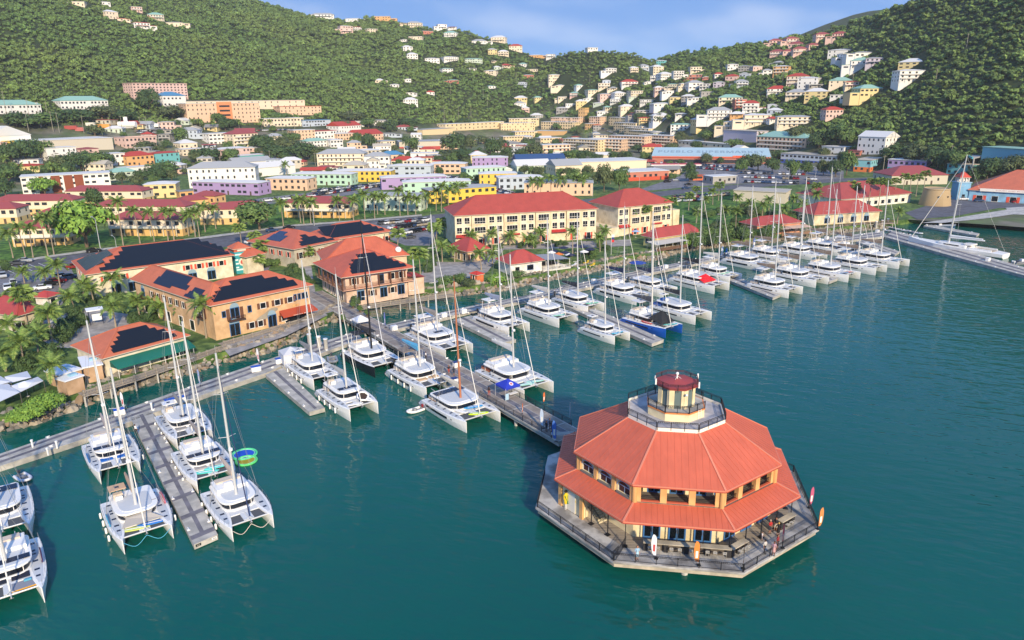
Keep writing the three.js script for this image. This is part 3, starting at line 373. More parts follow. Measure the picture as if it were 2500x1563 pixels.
// ---------------------------------------------------------------- the wide pier from the shore to the pavilion
let pierAt;
{
  const Y = 2.0, a = G(888, 764, Y), b = G(1428, 1056, Y), d = b.clone().sub(a).normalize(), L = a.distanceTo(b), n = new THREE.Vector3(-d.z, 0, d.x); if (n.x > 0) n.negate(); const Wd = 5.2;
  const a2 = a.clone().addScaledVector(d, -26);
  const t = thing('pier', 'wide concrete pier with dark centre strip leading from the shore to the octagonal pavilion', 'pier', [a2.x, 0, a2.z], 0); const LT = L + 26;
  const at = pierAt = (u, v, y = 0) => new THREE.Vector3(d.x * u + n.x * v, y, d.z * u + n.z * v);
  pierAt.origin = a2;
  const q = (u0, u1, v0, v1, y, th = 0) => ringGeo([at(u0, v0), at(u1, v0), at(u1, v1), at(u0, v1)], y, th);
  const brick = new THREE.MeshStandardMaterial({ map: T.paving, color: 0xf0e6dc, roughness: 0.9 });
  part('deck', q(0, LT, 0, Wd, Y, 0.25), dockTop, t); part('girder', q(0, LT, 0.25, Wd - 0.25, Y - 0.251, 0.6), dockSide, t);
  for (let i = 0; i < 24; i++) { const u0 = i * LT / 24 + 0.12, u1 = (i + 1) * LT / 24 - 0.12; part('paving_panel', q(u0, u1, 0.3, 1.75, Y + 0.008), brick, t); part('paving_panel', q(u0, u1, 2.95, Wd - 0.3, Y + 0.008), brick, t); part('dark_paving', q(u0, u1, 1.85, 2.85, Y + 0.01), stripM, t); }
  for (let i = 0; i < 10; i++) for (const v of [0.8, Wd - 0.8]) { const p = at(8 + i * (LT - 10) / 10, v); part('pile', bar([p.x, -3, p.z], [p.x, Y - 0.85, p.z], 0.3, 0.3, 8), dockSide, t); }
  const ry = Math.atan2(-d.z, d.x);
  for (const [u0, u1, v] of [[LT - 21, LT - 1.5, Wd - 0.12], [LT - 21, LT - 3, 0.12]]) { const [g, posts] = railing(u1 - u0, 1.0, 2.4, false), p = at((u0 + u1) / 2, v); const r = part('railing', g, darkMetal, t, p.x, Y, p.z, ry); for (const x of posts) part('post', postGeo, darkMetal, r, x, -0.1, 0); }
  for (let i = 0; i < 7; i++) { const p = at(30 + i * 7, i % 2 ? 0.3 : Wd - 0.3); part('cleat', cleatG, whiteM, t, p.x, Y, p.z, ry); }
}
// dock boxes
function dockBox(px, py, y, ry, lid, w, label, group) { const t = thing('dock_box', label, 'dock box', G(px, py, y), ry, group); pbox('body', whiteM, t, 0, 0.45, 0, w, 0.9, 0.9); const g = box(w + 0.06, 0.1, 0.96, 0, 0.95, 0); part('lid', g, lid ? M(lid, 0.5) : whiteM, t); return t; }
const BL = 0x1d57b8;
dockBox(428, 985, D8, 0.62, BL, 3.2, 'large white dock box with blue lid at the head of the long finger dock', undefined);
dockBox(292, 1012, D8, 0.62, BL, 1.6, 'white dock box with blue lid behind the catamaran with blue cushions'); dockBox(625, 906, D8, 0.55, BL, 1.7, 'small white dock box with blue lid beside the dock corner'); dockBox(684, 886, D8, 0.55, BL, 1.7, 'white dock box with blue lid in front of the grey dock tent');
for (const [x, y] of [[962, 806], [1115, 895], [1108, 936], [1132, 765], [1084, 774], [2142, 568], [2018, 584], [2412, 637], [1625, 655], [1450, 690]]) dockBox(x, y, x < 1120 && y > 800 ? 2 : D8, 0.6, (x === 1115 || x === 1108) ? 0x2a3f78 : 0, 1.3, (x === 1115 || x === 1108) ? 'white dock box with dark blue lid on the wide pier' : 'plain white dock box on the back docks', 'dock boxes');
// ---------------------------------------------------------------- catamarans
const nonskid = M(0xc6cacd, 0.8), gel = M(0xf0eee8, 0.32), gel2 = M(0xe6e6e6, 0.45), boatGlass = M(0x161c26, 0.1), hatchM = M(0x1b2742, 0.15), netM = M(0x54575a, 0.9), alu = M(0xd9d8d4, 0.35, { metalness: 0.3 }), deckM = M(0xd2d4d4, 0.7), teakM = new THREE.MeshStandardMaterial({ map: T.timber, color: 0xe0a878, roughness: 0.8 }), solarM = M(0x141b33, 0.15), fenderM = M(0xf4f2ec, 0.5), wireM = M(0xb8b8b4, 0.4, { metalness: 0.5 }), cushionTan = M(0xcdbfae, 0.9);
const gcache = {}; const memo = (k, f) => gcache[k] || (gcache[k] = f());
function loft(secs) { const v = [], f = [], n = secs[0].length; secs.forEach((s) => v.push(...s)); for (let i = 0; i + 1 < secs.length; i++) for (let j = 0; j < n; j++) { const a = i * n + j, b = i * n + (j + 1) % n; f.push([a, b, b + n, a + n]); } f.push(Array.from({ length: n }, (_, i) => n - 1 - i)); f.push(Array.from({ length: n }, (_, i) => (secs.length - 1) * n + i)); return polyGeo(v, f); }
const HS = [[0, .5, .34, .42], [.055, .56, .40, .45], [.06, .60, .42, .8], [.09, .64, .45, .82], [.095, .70, .48, 1.28], [.2, .82, .55, 1.36], [.32, .87, .58, 1.42], [.45, .88, .58, 1.46], [.56, .87, .55, 1.5], [.66, .82, .49, 1.53], [.75, .72, .40, 1.56], [.83, .58, .29, 1.59], [.9, .4, .19, 1.61], [.955, .22, .1, 1.63], [.985, .11, .05, 1.64], [1, .04, .03, 1.64]];
function hullGeo(L, k = 1) { return memo('hull' + L + k, () => loft(HS.map(([s, hw, ww, top]) => { const z = (s - 0.5) * L, w = hw * k, q = ww * k; return [[-w, top, z], [-w * 1.0, top * 0.6, z], [-q * 1.05, 0.12, z], [-q * 0.5, -0.3, z], [q * 0.5, -0.3, z], [q * 1.05, 0.12, z], [w, top * 0.6, z], [w, top, z], [w * 0.4, top + 0.04, z], [-w * 0.4, top + 0.04, z]]; }))); }
function planShape(w, z0, z1, nose, r = 0.5) { const s = new THREE.Shape(); s.moveTo(-w + r, -z0); s.quadraticCurveTo(-w, -z0, -w, -z0 - r); s.lineTo(-w, -z1 + nose); s.bezierCurveTo(-w, -z1 + nose * 0.25, -w * 0.8, -z1, -w * 0.45, -z1 - nose * 0.1); s.lineTo(w * 0.45, -z1 - nose * 0.1); s.bezierCurveTo(w * 0.8, -z1, w, -z1 + nose * 0.25, w, -z1 + nose); s.lineTo(w, -z0 - r); s.quadraticCurveTo(w, -z0, w - r, -z0); return s; }
function plan(w, z0, z1, nose, y, h, bevel = 0, r = 0.5) { return memo(['plan', w, z0, z1, nose, y, h, bevel, r].map((x) => typeof x === 'number' ? x.toFixed(2) : x).join(), () => { const g = new THREE.ExtrudeGeometry(planShape(w - bevel, z0, z1, nose, r), { depth: h - 2 * bevel, bevelEnabled: bevel > 0, bevelSize: bevel, bevelThickness: bevel, bevelSegments: 2, curveSegments: 5 }); g.rotateX(-Math.PI / 2); g.translate(0, y + bevel, 0); return g; }); }
const rndBox = (w, h, d, b = 0.05) => memo(['rb', w, h, d, b].join(), () => { const s = new THREE.Shape([[-w / 2 + b, -d / 2 + b], [w / 2 - b, -d / 2 + b], [w / 2 - b, d / 2 - b], [-w / 2 + b, d / 2 - b]].map((p) => new THREE.Vector2(...p))); const g = new THREE.ExtrudeGeometry(s, { depth: h - 2 * b, bevelEnabled: true, bevelSize: b, bevelThickness: b, bevelSegments: 2 }); g.rotateX(-Math.PI / 2); g.translate(0, b, 0); return g; });
function catamaran(label, P, az, o = {}) {
  const ys = o.ys || 1, L = o.L || 12.6, B = o.B || 6.8, H = +((o.H || 18.5) / ys).toFixed(1), hullM = o.hull ? M(o.hull, 0.3) : gel, mastM = o.mast ? M(o.mast, 0.4) : alu, d = new THREE.Vector3(Math.sin(az), 0, -Math.cos(az));
  const t = thing('catamaran', label, 'catamaran', P, Math.atan2(d.x, d.z), o.group || 'catamarans moored in the marina'), hc = B / 2 - 0.88, Z = (s) => (s - 0.5) * L, yr = 2.52 + (o.lift || 0);
  for (const s of [-1, 1]) {
    const h = part('hull', hullGeo(L), hullM, t, s * hc, 0, 0);
    if (o.hull) part('deck_edge', memo('de' + L, () => loft(HS.slice(4).map(([q, hw, , top]) => [[-hw * .97, top + 0.01, Z(q)], [hw * .97, top + 0.01, Z(q)], [hw * .4, top + 0.07, Z(q)], [-hw * .4, top + 0.07, Z(q)]]))), gel, h);
    part('hull_window', memo('hw' + L + s + (o.win || 1), () => { const g = []; for (let i = 0; i < 6; i++) { const q0 = 0.2 + i * 0.08, q1 = q0 + 0.081, X = (q) => { const k = HS.findIndex((e) => e[0] >= q), a = HS[k - 1], b = HS[k]; return lerp(a[1], b[1], (q - a[0]) / (b[0] - a[0])); }; g.push(beam([s * (X(q0) + 0.008), 1.0, Z(q0)], [s * (X(q1) + 0.008), 1.02, Z(q1)], 0.03, o.win === 2 ? 0.36 : 0.22)); } return merge(g); }), boatGlass, h); part('nonskid_deck', memo('ns' + L, () => loft(HS.slice(5, 13).map(([q, hw, , top]) => { const w = Math.max(0.05, hw - 0.16); return [[-w, top + 0.005, Z(q)], [w, top + 0.005, Z(q)], [w * 0.5, top + 0.052, Z(q)], [-w * 0.5, top + 0.052, Z(q)]]; }))), nonskid, h);
    part('bow_port', box(0.03, 0.12, 0.5, s * 0.72, 1.12, Z(0.76)), boatGlass, h);
    for (const [q, w] of [[.2, .5], [.34, .36], [.40, .36], [.53, .5], [.68, .5], [.79, .42]]) part('hatch', rndBox(w, 0.05, 0.34, 0.015), hatchM, h, -s * 0.05, (q < .3 ? 1.38 : q < .5 ? 1.45 : q < .6 ? 1.5 : q < .75 ? 1.55 : 1.58) + 0.03, Z(q));
    for (let i = 0; i < 3; i++) part('transom_step', box(1.1, 0.06, 0.35, 0, 0.5 + i * 0.28, Z(0.02 + i * 0.024)), deckM, h);
    if (o.rail !== 0) part('guard_rail', memo('gr' + L + s, () => { const g = [], pts = [.1, .24, .38, .52, .66, .78, .88, .96].map((q) => { const k = HS.findIndex((e) => e[0] >= q), a = HS[k - 1], b = HS[k], f = (q - a[0]) / (b[0] - a[0]); return [s * (lerp(a[1], b[1], f) - 0.06), lerp(a[3], b[3], f), Z(q)]; }); pts.forEach((p, i) => { g.push(bar(p, [p[0], p[1] + 0.62, p[2]], 0.014, 0.014, 4)); if (i) for (const y of [0.34, 0.62]) g.push(bar([pts[i - 1][0], pts[i - 1][1] + y, pts[i - 1][2]], [p[0], p[1] + y, p[2]], 0.009, 0.009, 3)); }); return merge(g); }), wireM, h);
    if (o.fend === s || o.fend === 2) for (const q of [.25, .42, .58, .74]) part('fender', memo('fender', () => new THREE.CapsuleGeometry(0.14, 0.5, 3, 8)), fenderM, h, s * 1.02, 0.75, Z(q));
  }
  const cw = B / 2 - 1.3, iw = 2 * (hc - 0.45);
  const bd = part('bridge_deck', memo('bd' + L + B, () => merge([box(iw, 0.6, L * 0.57, 0, 1.06, Z(0.405)), box(iw, 0.42, L * 0.08, 0, 1.22, Z(0.72)), box(iw, 0.5, 0.3, 0, 1.0, Z(0.1))])), gel, t);
  part('cockpit_floor', box(iw * 0.96, 0.04, L * 0.2, 0, 1.39, Z(0.2)), o.teak ? teakM : M(0xb9b4aa, 0.8), t);
  part('cockpit_seat', memo('cs' + L + B, () => merge([box(iw * 0.9, 0.42, 0.55, 0, 1.6, Z(0.115)), box(0.55, 0.42, L * 0.14, -iw * 0.4, 1.6, Z(0.19))])), o.cushion ? M(o.cushion, 0.9) : cushionTan, t);
  // saloon: base, dark window band, roof
  part('cabin', plan(cw + 0.05, Z(0.30), Z(0.665), 1.9, 1.36, 0.36, 0.06), gel, t);
  const wb = part('window_band', plan(cw - 0.05, Z(0.305), Z(0.65), 1.85, 1.71, 0.64), boatGlass, t); for (const x of [-0.32, 0.32]) part('mullion', box(0.07, 0.6, 0.08, x * cw * 2, 2.03, Z(0.652) - 0.02), gel, wb);
  const roof = part('cabin_roof', plan(cw + 0.22, Z(o.shortRoof ? 0.29 : 0.17), Z(0.66), 1.9, 2.32, 0.2, 0.07, 0.6), gel, t); part('roof_crown', plan(cw - 0.4, Z(0.3), Z(0.62), 1.6, 2.5, 0.1, 0.04), nonskid, roof);
  if (!o.shortRoof) for (const x of [-1, 1]) part('roof_post', bar([x * cw * 0.92, 1.38, Z(0.185)], [x * cw * 0.92, 2.35, Z(0.185)], 0.05), gel, t);
  if (o.solar) { const n = o.solar; for (let i = 0; i < n; i++) { const p = part('solar_panel', rndBox(1.02, 0.03, o.solarAft ? 1.5 : 0.95, 0.01), solarM, t, (i - (n - 1) / 2) * 1.12, 2.61, Z(o.solarAft ? 0.27 : 0.55)); p.rotation.x = o.solarAft ? 0 : 0.03; } }
  const helmX = o.helmX === undefined ? -cw * 0.6 : o.helmX;
  if (o.top === 'fly') { // flybridge with hardtop
    part('flybridge', memo('fly' + B, () => merge([rndBox(2 * cw - 0.2, 0.5, 2.9, 0.08).clone().translate(0, 2.5, 0)])), gel, t, 0, 0, Z(0.3)); part('fly_seat', box(cw * 1.5, 0.2, 1.0, 0, 3.08, Z(0.24)), cushionTan, t); part('fly_console', rndBox(1.0, 0.5, 0.6, 0.08), gel, t, -0.4, 2.98, Z(0.37));
    if (o.hard !== 0) { part('hardtop', rndBox(2 * cw - 0.6, 0.12, 2.7, 0.05), o.topC ? M(o.topC, 0.8) : gel, t, 0, 4.55, Z(0.29)); for (const [a, b] of [[-1, -1], [1, -1], [-1, 1], [1, 1]]) part('hardtop_post', bar([a * (cw - 0.5), 2.95, Z(0.29) + b * 1.2], [a * (cw - 0.55), 4.58, Z(0.29) + b * 1.15], 0.04), gel, t); part('hardtop_hatch', box(0.7, 0.03, 0.6, 0, 4.685, Z(0.29)), hatchM, t); }
  } else if (o.top !== 'none') { // bulkhead helm with its own small bimini
    part('helm_seat', rndBox(1.1, 0.55, 0.8, 0.08), o.cushion ? M(o.cushion, 0.8) : cushionTan, t, helmX, 2.46, Z(0.26)); part('helm_console', rndBox(0.8, 0.55, 0.4, 0.06), gel, t, helmX, 2.46, Z(0.335));
    part('bimini', rndBox(1.9, 0.1, 1.7, 0.045), o.topC ? M(o.topC, 0.85) : gel, t, helmX, 3.75, Z(0.27)); for (const [a, b] of [[-1, -1], [1, -1], [-1, 1], [1, 1]]) part('bimini_post', bar([helmX + a * 0.8, 2.5, Z(0.27) + b * 0.65], [helmX + a * 0.8, 3.78, Z(0.27) + b * 0.7], 0.03), alu, t); part('bimini_hatch', box(0.5, 0.03, 0.5, helmX, 3.86, Z(0.27)), hatchM, t);
  }
  // foredeck seats, trampolines, crossbeam
  part('foredeck', memo('fd' + L + B, () => merge([box(iw * 0.96, 0.1, L * 0.09, 0, 1.47, Z(0.71)), box(1.2, 0.16, L * 0.16, 0, 1.42, Z(0.82))])), deckM, t);
  if (o.fcush) for (const x of [-1, 1]) part('sun_pad', rndBox(iw * 0.38, 0.12, L * 0.08, 0.04), M(o.fcush, 0.85), t, x * iw * 0.24, 1.53, Z(0.70));
  for (const x of [-1, 1]) part('trampoline', box(iw * 0.5 - 0.62, 0.02, L * 0.17, x * (iw * 0.25 + 0.3), 1.4, Z(0.842)), netM, t);
  part('crossbeam', bar([-hc, 1.5, Z(0.93)], [hc, 1.5, Z(0.93)], 0.1, 0.1, 8), alu, t);
  part('bowsprit', memo('bs' + L, () => merge([bar([0, 1.5, Z(0.76)], [0, 1.55, Z(0.985)], 0.07, 0.06), bar([-0.5, 1.5, Z(0.93)], [0, 1.95, Z(0.93)], 0.03), bar([0.5, 1.5, Z(0.93)], [0, 1.95, Z(0.93)], 0.03)])), alu, t);
  part('anchor', memo('anc' + L, () => merge([box(0.12, 0.3, 0.3, 0, 1.38, Z(0.945)), bar([-0.2, 1.25, Z(0.95)], [0.2, 1.25, Z(0.95)], 0.03)])), M(0x8a8d90, 0.4, { metalness: 0.6 }), t);
  // bridle rope hanging between the bows
  if (o.bridle) part('bridle', memo('br' + L + B + o.bridle, () => merge([tube([[-hc, 1.3, Z(0.985)], [-hc * 0.5, 0.35, Z(0.97)], [0, 1.1, Z(0.95)]], 0.035, 10, 4), tube([[hc, 1.3, Z(0.985)], [hc * 0.5, 0.35, Z(0.97)], [0, 1.1, Z(0.95)]], 0.035, 10, 4)])), M(o.bridle, 0.8), t);
  // rig
  if (o.rig !== 0) {
    const zm = Z(0.53), rk = Math.tan(0.045), m = (h, x = 0, dz = 0) => [x, yr + h, zm - h * rk + dz];
    const mast = part('mast', memo('mast' + L + H, () => { const g = bar(m(0), m(H), 0.2, 0.12, 8); return merge([g, bar(m(H), m(H + 0.9), 0.015)]); }), mastM, t);
    for (const h of [0.42, 0.72]) part('spreader', memo('spr' + L + H + h, () => merge([-1, 1].map((s) => bar(m(H * h), m(H * h, s * (1.25 - h * 0.5), -0.45), 0.04, 0.03, 5)))), alu, mast);
    part('radar', memo('rad' + L + H, () => new THREE.CylinderGeometry(0.26, 0.26, 0.22, 10).translate(...m(H * 0.34, 0, 0.4))), whiteM, mast);
    part('shrouds', memo('shr' + L + B + H, () => merge([-1, 1].flatMap((s) => [bar(m(H * 0.9), [s * (hc + 0.62), 1.46, Z(0.45)], 0.018, 0.018, 4), bar(m(H * 0.72, s * 0.89, -0.45), [s * (hc + 0.62), 1.46, Z(0.445)], 0.014, 0.014, 3), bar(m(H * 0.42), [s * (hc + 0.6), 1.46, Z(0.43)], 0.014, 0.014, 3)]))), wireM, mast);
    part('furled_jib', memo('jib' + L + H, () => bar([0, 1.95, Z(0.93)], m(H * 0.9, 0, 0.1), 0.085, 0.03, 6)), o.jib ? M(o.jib, 0.8) : M(0xe8e4da, 0.8), mast);
    const bl = L * 0.42, y0 = Math.max(3.4, yr + 1.0) + (o.top === 'fly' ? 1.25 : 0.4), zb = zm - (y0 - yr) * rk;
    const boom = part('boom', memo('boom' + L + y0, () => bar([0, y0, zb - 0.1], [0, y0 + 0.25, zb - bl], 0.11, 0.09, 6)), mastM, mast);
    part('sail_cover', memo('bag' + L + y0, () => { const v = [], w0 = 0.2; for (const [f, h, w] of [[0.02, 0.95, 0.20], [0.3, 0.72, 0.22], [0.7, 0.5, 0.19], [0.99, 0.28, 0.12]]) { const z = zb - 0.1 - f * bl, y = y0 + 0.08 + 0.25 * f; v.push([[-w, y, z], [w, y, z], [w * 1.05, y + h * 0.6, z], [0.03, y + h, z], [-0.03, y + h, z], [-w * 1.05, y + h * 0.6, z]]); } return loft(v); }), M(o.bag || 0xd9d4c8, 0.85), boom);
  }
  // davits
  if (o.rail !== 0) part('davit', memo('dav' + B, () => merge([-1, 1].flatMap((s) => [bar([s * 1.2, 1.2, 0], [s * 1.2, 2.1, -0.35], 0.05), bar([s * 1.2, 2.1, -0.35], [s * 1.2, 2.15, -1.3], 0.045)]))), alu, t, 0, 0, Z(0.095));
  t.userData.len = undefined; delete t.userData.len;
  t.hc = hc; t.Z = Z; t.L = L; t.scale.y = ys; return t;
}
// inflatable dinghy
const dinghyTube = (() => { const c = [[-0.62, 0.28, -1.4], [-0.66, 0.28, 0], [-0.6, 0.33, 0.8], [-0.3, 0.42, 1.35], [0, 0.45, 1.5], [0.3, 0.42, 1.35], [0.6, 0.33, 0.8], [0.66, 0.28, 0], [0.62, 0.28, -1.4]]; return tube(c, 0.21, 26, 7); })();
const dinghyFloor = merge([box(1.0, 0.1, 2.5, 0, 0.16, -0.05), box(0.95, 0.07, 0.3, 0, 0.4, -0.3), box(1.0, 0.4, 0.08, 0, 0.3, -1.2), box(0.5, 0.5, 0.4, 0, 0.42, 0.2)]);
const outboardG = merge([box(0.28, 0.42, 0.36, 0, 0.78, -1.42), box(0.1, 0.9, 0.14, 0, 0.15, -1.46)]);
function dinghy(label, P, az, tubeC = 0xd8d6d0, motor = 0x2a2a2c, group, s = 1) { const d = new THREE.Vector3(Math.sin(az), 0, -Math.cos(az)), t = thing('dinghy', label, 'dinghy', P, Math.atan2(d.x, d.z), group); part('tube', dinghyTube, M(tubeC, 0.6), t); part('floor', dinghyFloor, M(0x9a9a98, 0.8), t); part('outboard', outboardG, M(motor, 0.35), t); t.scale.setScalar(s); return t; }
// paddle board lying or leaning
const boardG = (() => { const s = new THREE.Shape(); s.moveTo(0, -1.55); s.bezierCurveTo(0.42, -1.4, 0.42, 0.6, 0.3, 1.1); s.quadraticCurveTo(0.16, 1.6, 0, 1.7); s.quadraticCurveTo(-0.16, 1.6, -0.3, 1.1); s.bezierCurveTo(-0.42, 0.6, -0.42, -1.4, 0, -1.55); const g = new THREE.ExtrudeGeometry(s, { depth: 0.06, bevelEnabled: true, bevelSize: 0.03, bevelThickness: 0.03, bevelSegments: 1, curveSegments: 6 }); g.rotateX(-Math.PI / 2); return g; })();
const stripeG = box(0.16, 0.012, 2.1, 0, 0.098, 0);
function onBoat(b, x, y, s) { return new THREE.Vector3(x, y * b.scale.y, b.Z(s)).applyAxisAngle(_u, b.rotation.y).add(b.position); }
function board(b, label, x, y, s, turn, color, group, tilt = 0, stripe = 0xf4f4f0) { const t = thing('paddle_board', label, 'paddle board', onBoat(b, x, y, s), b.rotation.y + turn, group); t.rotation.order = 'YXZ'; t.rotation.z = tilt; part('board', boardG, M(color, 0.5), t); part('deck_pad', stripeG, M(stripe, 0.8), t); return t; }
const AZ = 143.5 * Math.PI / 180, BOAT = {};
function boat(key, mode, px, py, label, o = {}) { const az = (o.az || 143.5) * Math.PI / 180, L = o.L || 12.6, d = new THREE.Vector3(Math.sin(az), 0, -Math.cos(az)); let P; if (mode === 'b') { P = G(px, py, 0).addScaledVector(d, -L / 2); } else { P = G(px, py, 2.9).addScaledVector(d, -0.03 * L); } P.y = 0; return (BOAT[key] = catamaran(label, P, az, { ys: key[0] === 'L' ? 1.08 : key === 'M11' || key === 'M5' ? 1.12 : 1.27, ...o })); }
boat('L1', 'b', 365, 1334, 'white catamaran with a grey sun awning tied over its foredeck', { L: 12.4, B: 7.0, H: 17.5, solar: 0, top: 'helm', topC: 0xd0ac8a, helmX: -1.4, bag: 0xb59a80, bridle: 0x58b8d8, fend: 2 });
boat('L2', 'b', 620, 1306, 'plain white catamaran with rope bridle at the tip of the long finger dock', { L: 12.4, B: 6.6, H: 18.5, top: 'fly', hard: 0, bag: 0xcdb8a6, jib: 0x26345c, bridle: 0xe8e0d0, fend: -1 });
boat('L3', 'b', 296, 1169, 'white catamaran with blue cushions and blue foredeck pads', { L: 12.8, B: 6.7, H: 18.5, top: 'fly', hard: 0, cushion: 0x1660b0, fcush: 0x1764b6, solar: 4, teak: 1, bag: 0xb8a8a0, fend: 1 });
boat('L4', 'b', 531, 1191, 'white catamaran carrying turquoise paddle boards on its trampoline', { L: 12.8, B: 6.7, H: 19, top: 'fly', hard: 0, solar: 4, bag: 0xa59a90, fcush: 0xa9a49e, fend: -1 });
boat('L5', 'b', 478, 1088, 'white catamaran with small white bimini beside the blue lidded dock box', { L: 13, B: 6.8, H: 19, top: 'helm', solar: 1, fcush: 0x8f8c88, fend: -1, bag: 0x8e8c88 });
boat('L6', 'b', 14, 1330, 'white catamaran with dark roof panels cut by the frame edge', { L: 13, B: 7, H: 19, solar: 4, solarAft: 1, top: 'none' });
boat('L7', 'b', 36, 1497, 'white catamaran with a grey mat and cushions on its foredeck', { L: 13, B: 7, H: 19, solar: 4, top: 'fly', hard: 0, fcush: 0x1d2438 });
boat('M1', 'b', 800, 946, 'white catamaran ahead of its twin beside the short finger dock', { L: 13.6, B: 6.8, H: 19, top: 'helm', fend: -1, bag: 0x8d8c8a });
boat('M2', 'b', 890, 1020, 'white catamaran with a round white ring and boards on its foredeck', { L: 13.6, B: 6.7, H: 19.5, top: 'helm', solar: 3, fend: -1, bag: 0xb9b6b0 });
boat('M3', 'b', 950, 914, 'catamaran with black hulls and a black mast beside the wide pier', { L: 14.6, B: 7.6, H: 25, hull: 0x1e2026, mast: 0x1c1c20, topC: 0x26282c, top: 'fly', bag: 0x3a3a3e, jib: 0xd8d8d8 });
boat('M4', 'b', 1076, 966, 'large white catamaran with a pale blue sail cover and front cockpit cushions', { L: 14.6, B: 7.4, H: 19.5, lift: 0.2, top: 'fly', topC: 0x8a7c70, bag: 0x5fb2d8, win: 2, fcush: 0xc8a880, fend: 2 });
boat('M5', 'b', 1181, 1044, 'white catamaran with teak decks, dark solar roof and a copper coloured mast', { L: 14, B: 8.2, H: 19.5, mast: 0xb07050, solar: 5, solarAft: 1, top: 'none', teak: 1, bag: 0xd8cdb8, win: 2 });
boat('M6', 'b', 1122, 871, 'big white catamaran with long hull windows on the far side of the wide pier', { L: 17.5, B: 8.2, H: 24, top: 'fly', lift: 0.3, win: 2, bag: 0x9c948a, solar: 2, fend: -1 });
boat('M7', 'b', 1316, 970, 'large white catamaran with raised boom behind the blue tent', { L: 15.5, B: 8.2, H: 20.5, top: 'fly', hard: 0, lift: 0.2, bag: 0xe0dcd2, cushion: 0xb06a4c, fend: -1 });
boat('M8', 'b', 1268, 816, 'white catamaran with grey sail cover and red bundle beside a finger dock', { L: 14.5, B: 7.4, H: 20, top: 'fly', bag: 0x9aa2b4, win: 2 });
boat('M9', 'b', 1388, 795, 'white catamaran with turquoise trampoline toys and three hull windows', { L: 15, B: 7.4, H: 20.5, top: 'fly', lift: 0.1, bag: 0xcfcac0 });
boat('M10', 'b', 1455, 765, 'white catamaran with green and blue water toys on its bow', { L: 14, B: 7, H: 20, top: 'helm', bag: 0x30343c, topC: 0x8a8a88 });
boat('M11', 'b', 1519, 837, 'small white catamaran with a turquoise mat on its bow at the finger dock tip', { L: 11.2, B: 6.2, H: 18, top: 'helm', shortRoof: 0 });
boat('M12', 'b', 1645, 820, 'catamaran with bright blue hulls and a black shade sail over its bow', { L: 14, B: 7, H: 20, hull: 0x1c58b4, top: 'fly', solar: 4, topC: 0xd9d9d9, bag: 0x4a4c52, mast: 0xd8d4cc });
boat('M13', 'b', 1573, 741, 'tall white catamaran with a glazed flybridge', { L: 15.5, B: 7.4, H: 20, top: 'fly', lift: 0.3, win: 2, bag: 0x1d2a4c });
boat('M14', 'b', 1636, 724, 'white catamaran with a black dinghy slung under its bow', { L: 14, B: 7, H: 18, top: 'none', bag: 0x26304c });
boat('M15', 'b', 1717, 788, 'white catamaran with black swoosh lines on its bows', { L: 15, B: 7.4, H: 20.5, top: 'helm', bag: 0x303238, cushion: 0x2c5ca8 });
boat('M16', 'b', 1762, 714, 'white catamaran with a bright red cover on its foredeck', { L: 16.5, B: 7.8, H: 24.5, top: 'fly', bag: 0x2a2a2c, topC: 0x4a4a4a, lift: 0.2 });
boat('M17', 'b', 1796, 690, 'white catamaran moored past the red foredeck cover with pale green cushions', { L: 13, B: 7, H: 21, top: 'fly', fcush: 0x9cc8b0 });
const RG = { group: 'catamarans with brown sail covers', bag: 0x8a7868, top: 'fly', B: 7.9, L: 15.6, H: 21.5 };
boat('R2', 'b', 1942, 724, 'white catamaran with brown sail cover alone at the tip of its finger dock', { ...RG, L: 13.5 });
boat('R3', 'b', 2007, 699, 'white catamaran with brown sail cover and a life buoy at the stern', { ...RG });
boat('R4', 'b', 2085, 686, 'white catamaran with red and blue boards on its trampoline', { ...RG });
boat('R5', 'b', 2151, 669, 'white catamaran with dark lettering on its bow and brown sail cover', { ...RG });
boat('R6', 'b', 2207, 654, 'white catamaran last in the row before the dinghy dock', { ...RG, H: 22 });
boat('R1', 'm', 1829, 627, 'white catamaran with brown sail cover lying close under the mangroves', { ...RG, win: 2, H: 21 });
boat('R7', 'm', 1884, 613, 'white catamaran with brown sail cover in the rear rank', { ...RG, H: 21.5 }); boat('R8', 'm', 1957, 604, 'white catamaran with brown sail cover in the rear rank', { ...RG, H: 22 }); boat('R9', 'm', 2017, 594, 'white catamaran with large dark saloon windows in the rear rank', { ...RG, H: 24, win: 2, lift: 0.2 });
boat('R10', 'm', 2080, 603, 'white catamaran with brown sail cover in the rear rank', { ...RG, H: 19 });
// gear on and beside the boats
{ const b = BOAT.L1, v = [[-2.3, 1.9, .45], [2.1, 2.5, .5], [2.2, 1.7, .80], [-1.9, 1.7, .80]]; const g = polyGeo([[-2.4, 2.45, b.Z(.5)], [2.3, 2.55, b.Z(.52)], [1.2, 2.2, b.Z(.72)], [2.3, 1.75, b.Z(.80)], [-2.2, 1.75, b.Z(.79)], [-1.5, 2.1, b.Z(.68)]], [[0, 5, 2, 1], [5, 4, 3, 2]]); const g2 = g.clone().translate(0, -0.02, 0); const o = solo('sun_awning', merge([g, g2]), M(0xaaa59e, 0.9, { side: THREE.DoubleSide }), 'grey sun awning stretched over a catamaran foredeck', 'awning'); o.position.copy(b.position); o.rotation.y = b.rotation.y; o.scale.y = b.scale.y; }
board(BOAT.L4, 'turquoise paddle board with white stripe lying across a trampoline', -0.6, 1.5, .83, 1.25, 0x5fd6c8, 'turquoise paddle boards'); board(BOAT.L4, 'turquoise paddle board with white stripe lying across a trampoline', 0.9, 1.62, .80, 1.45, 0x62dccf, 'turquoise paddle boards');
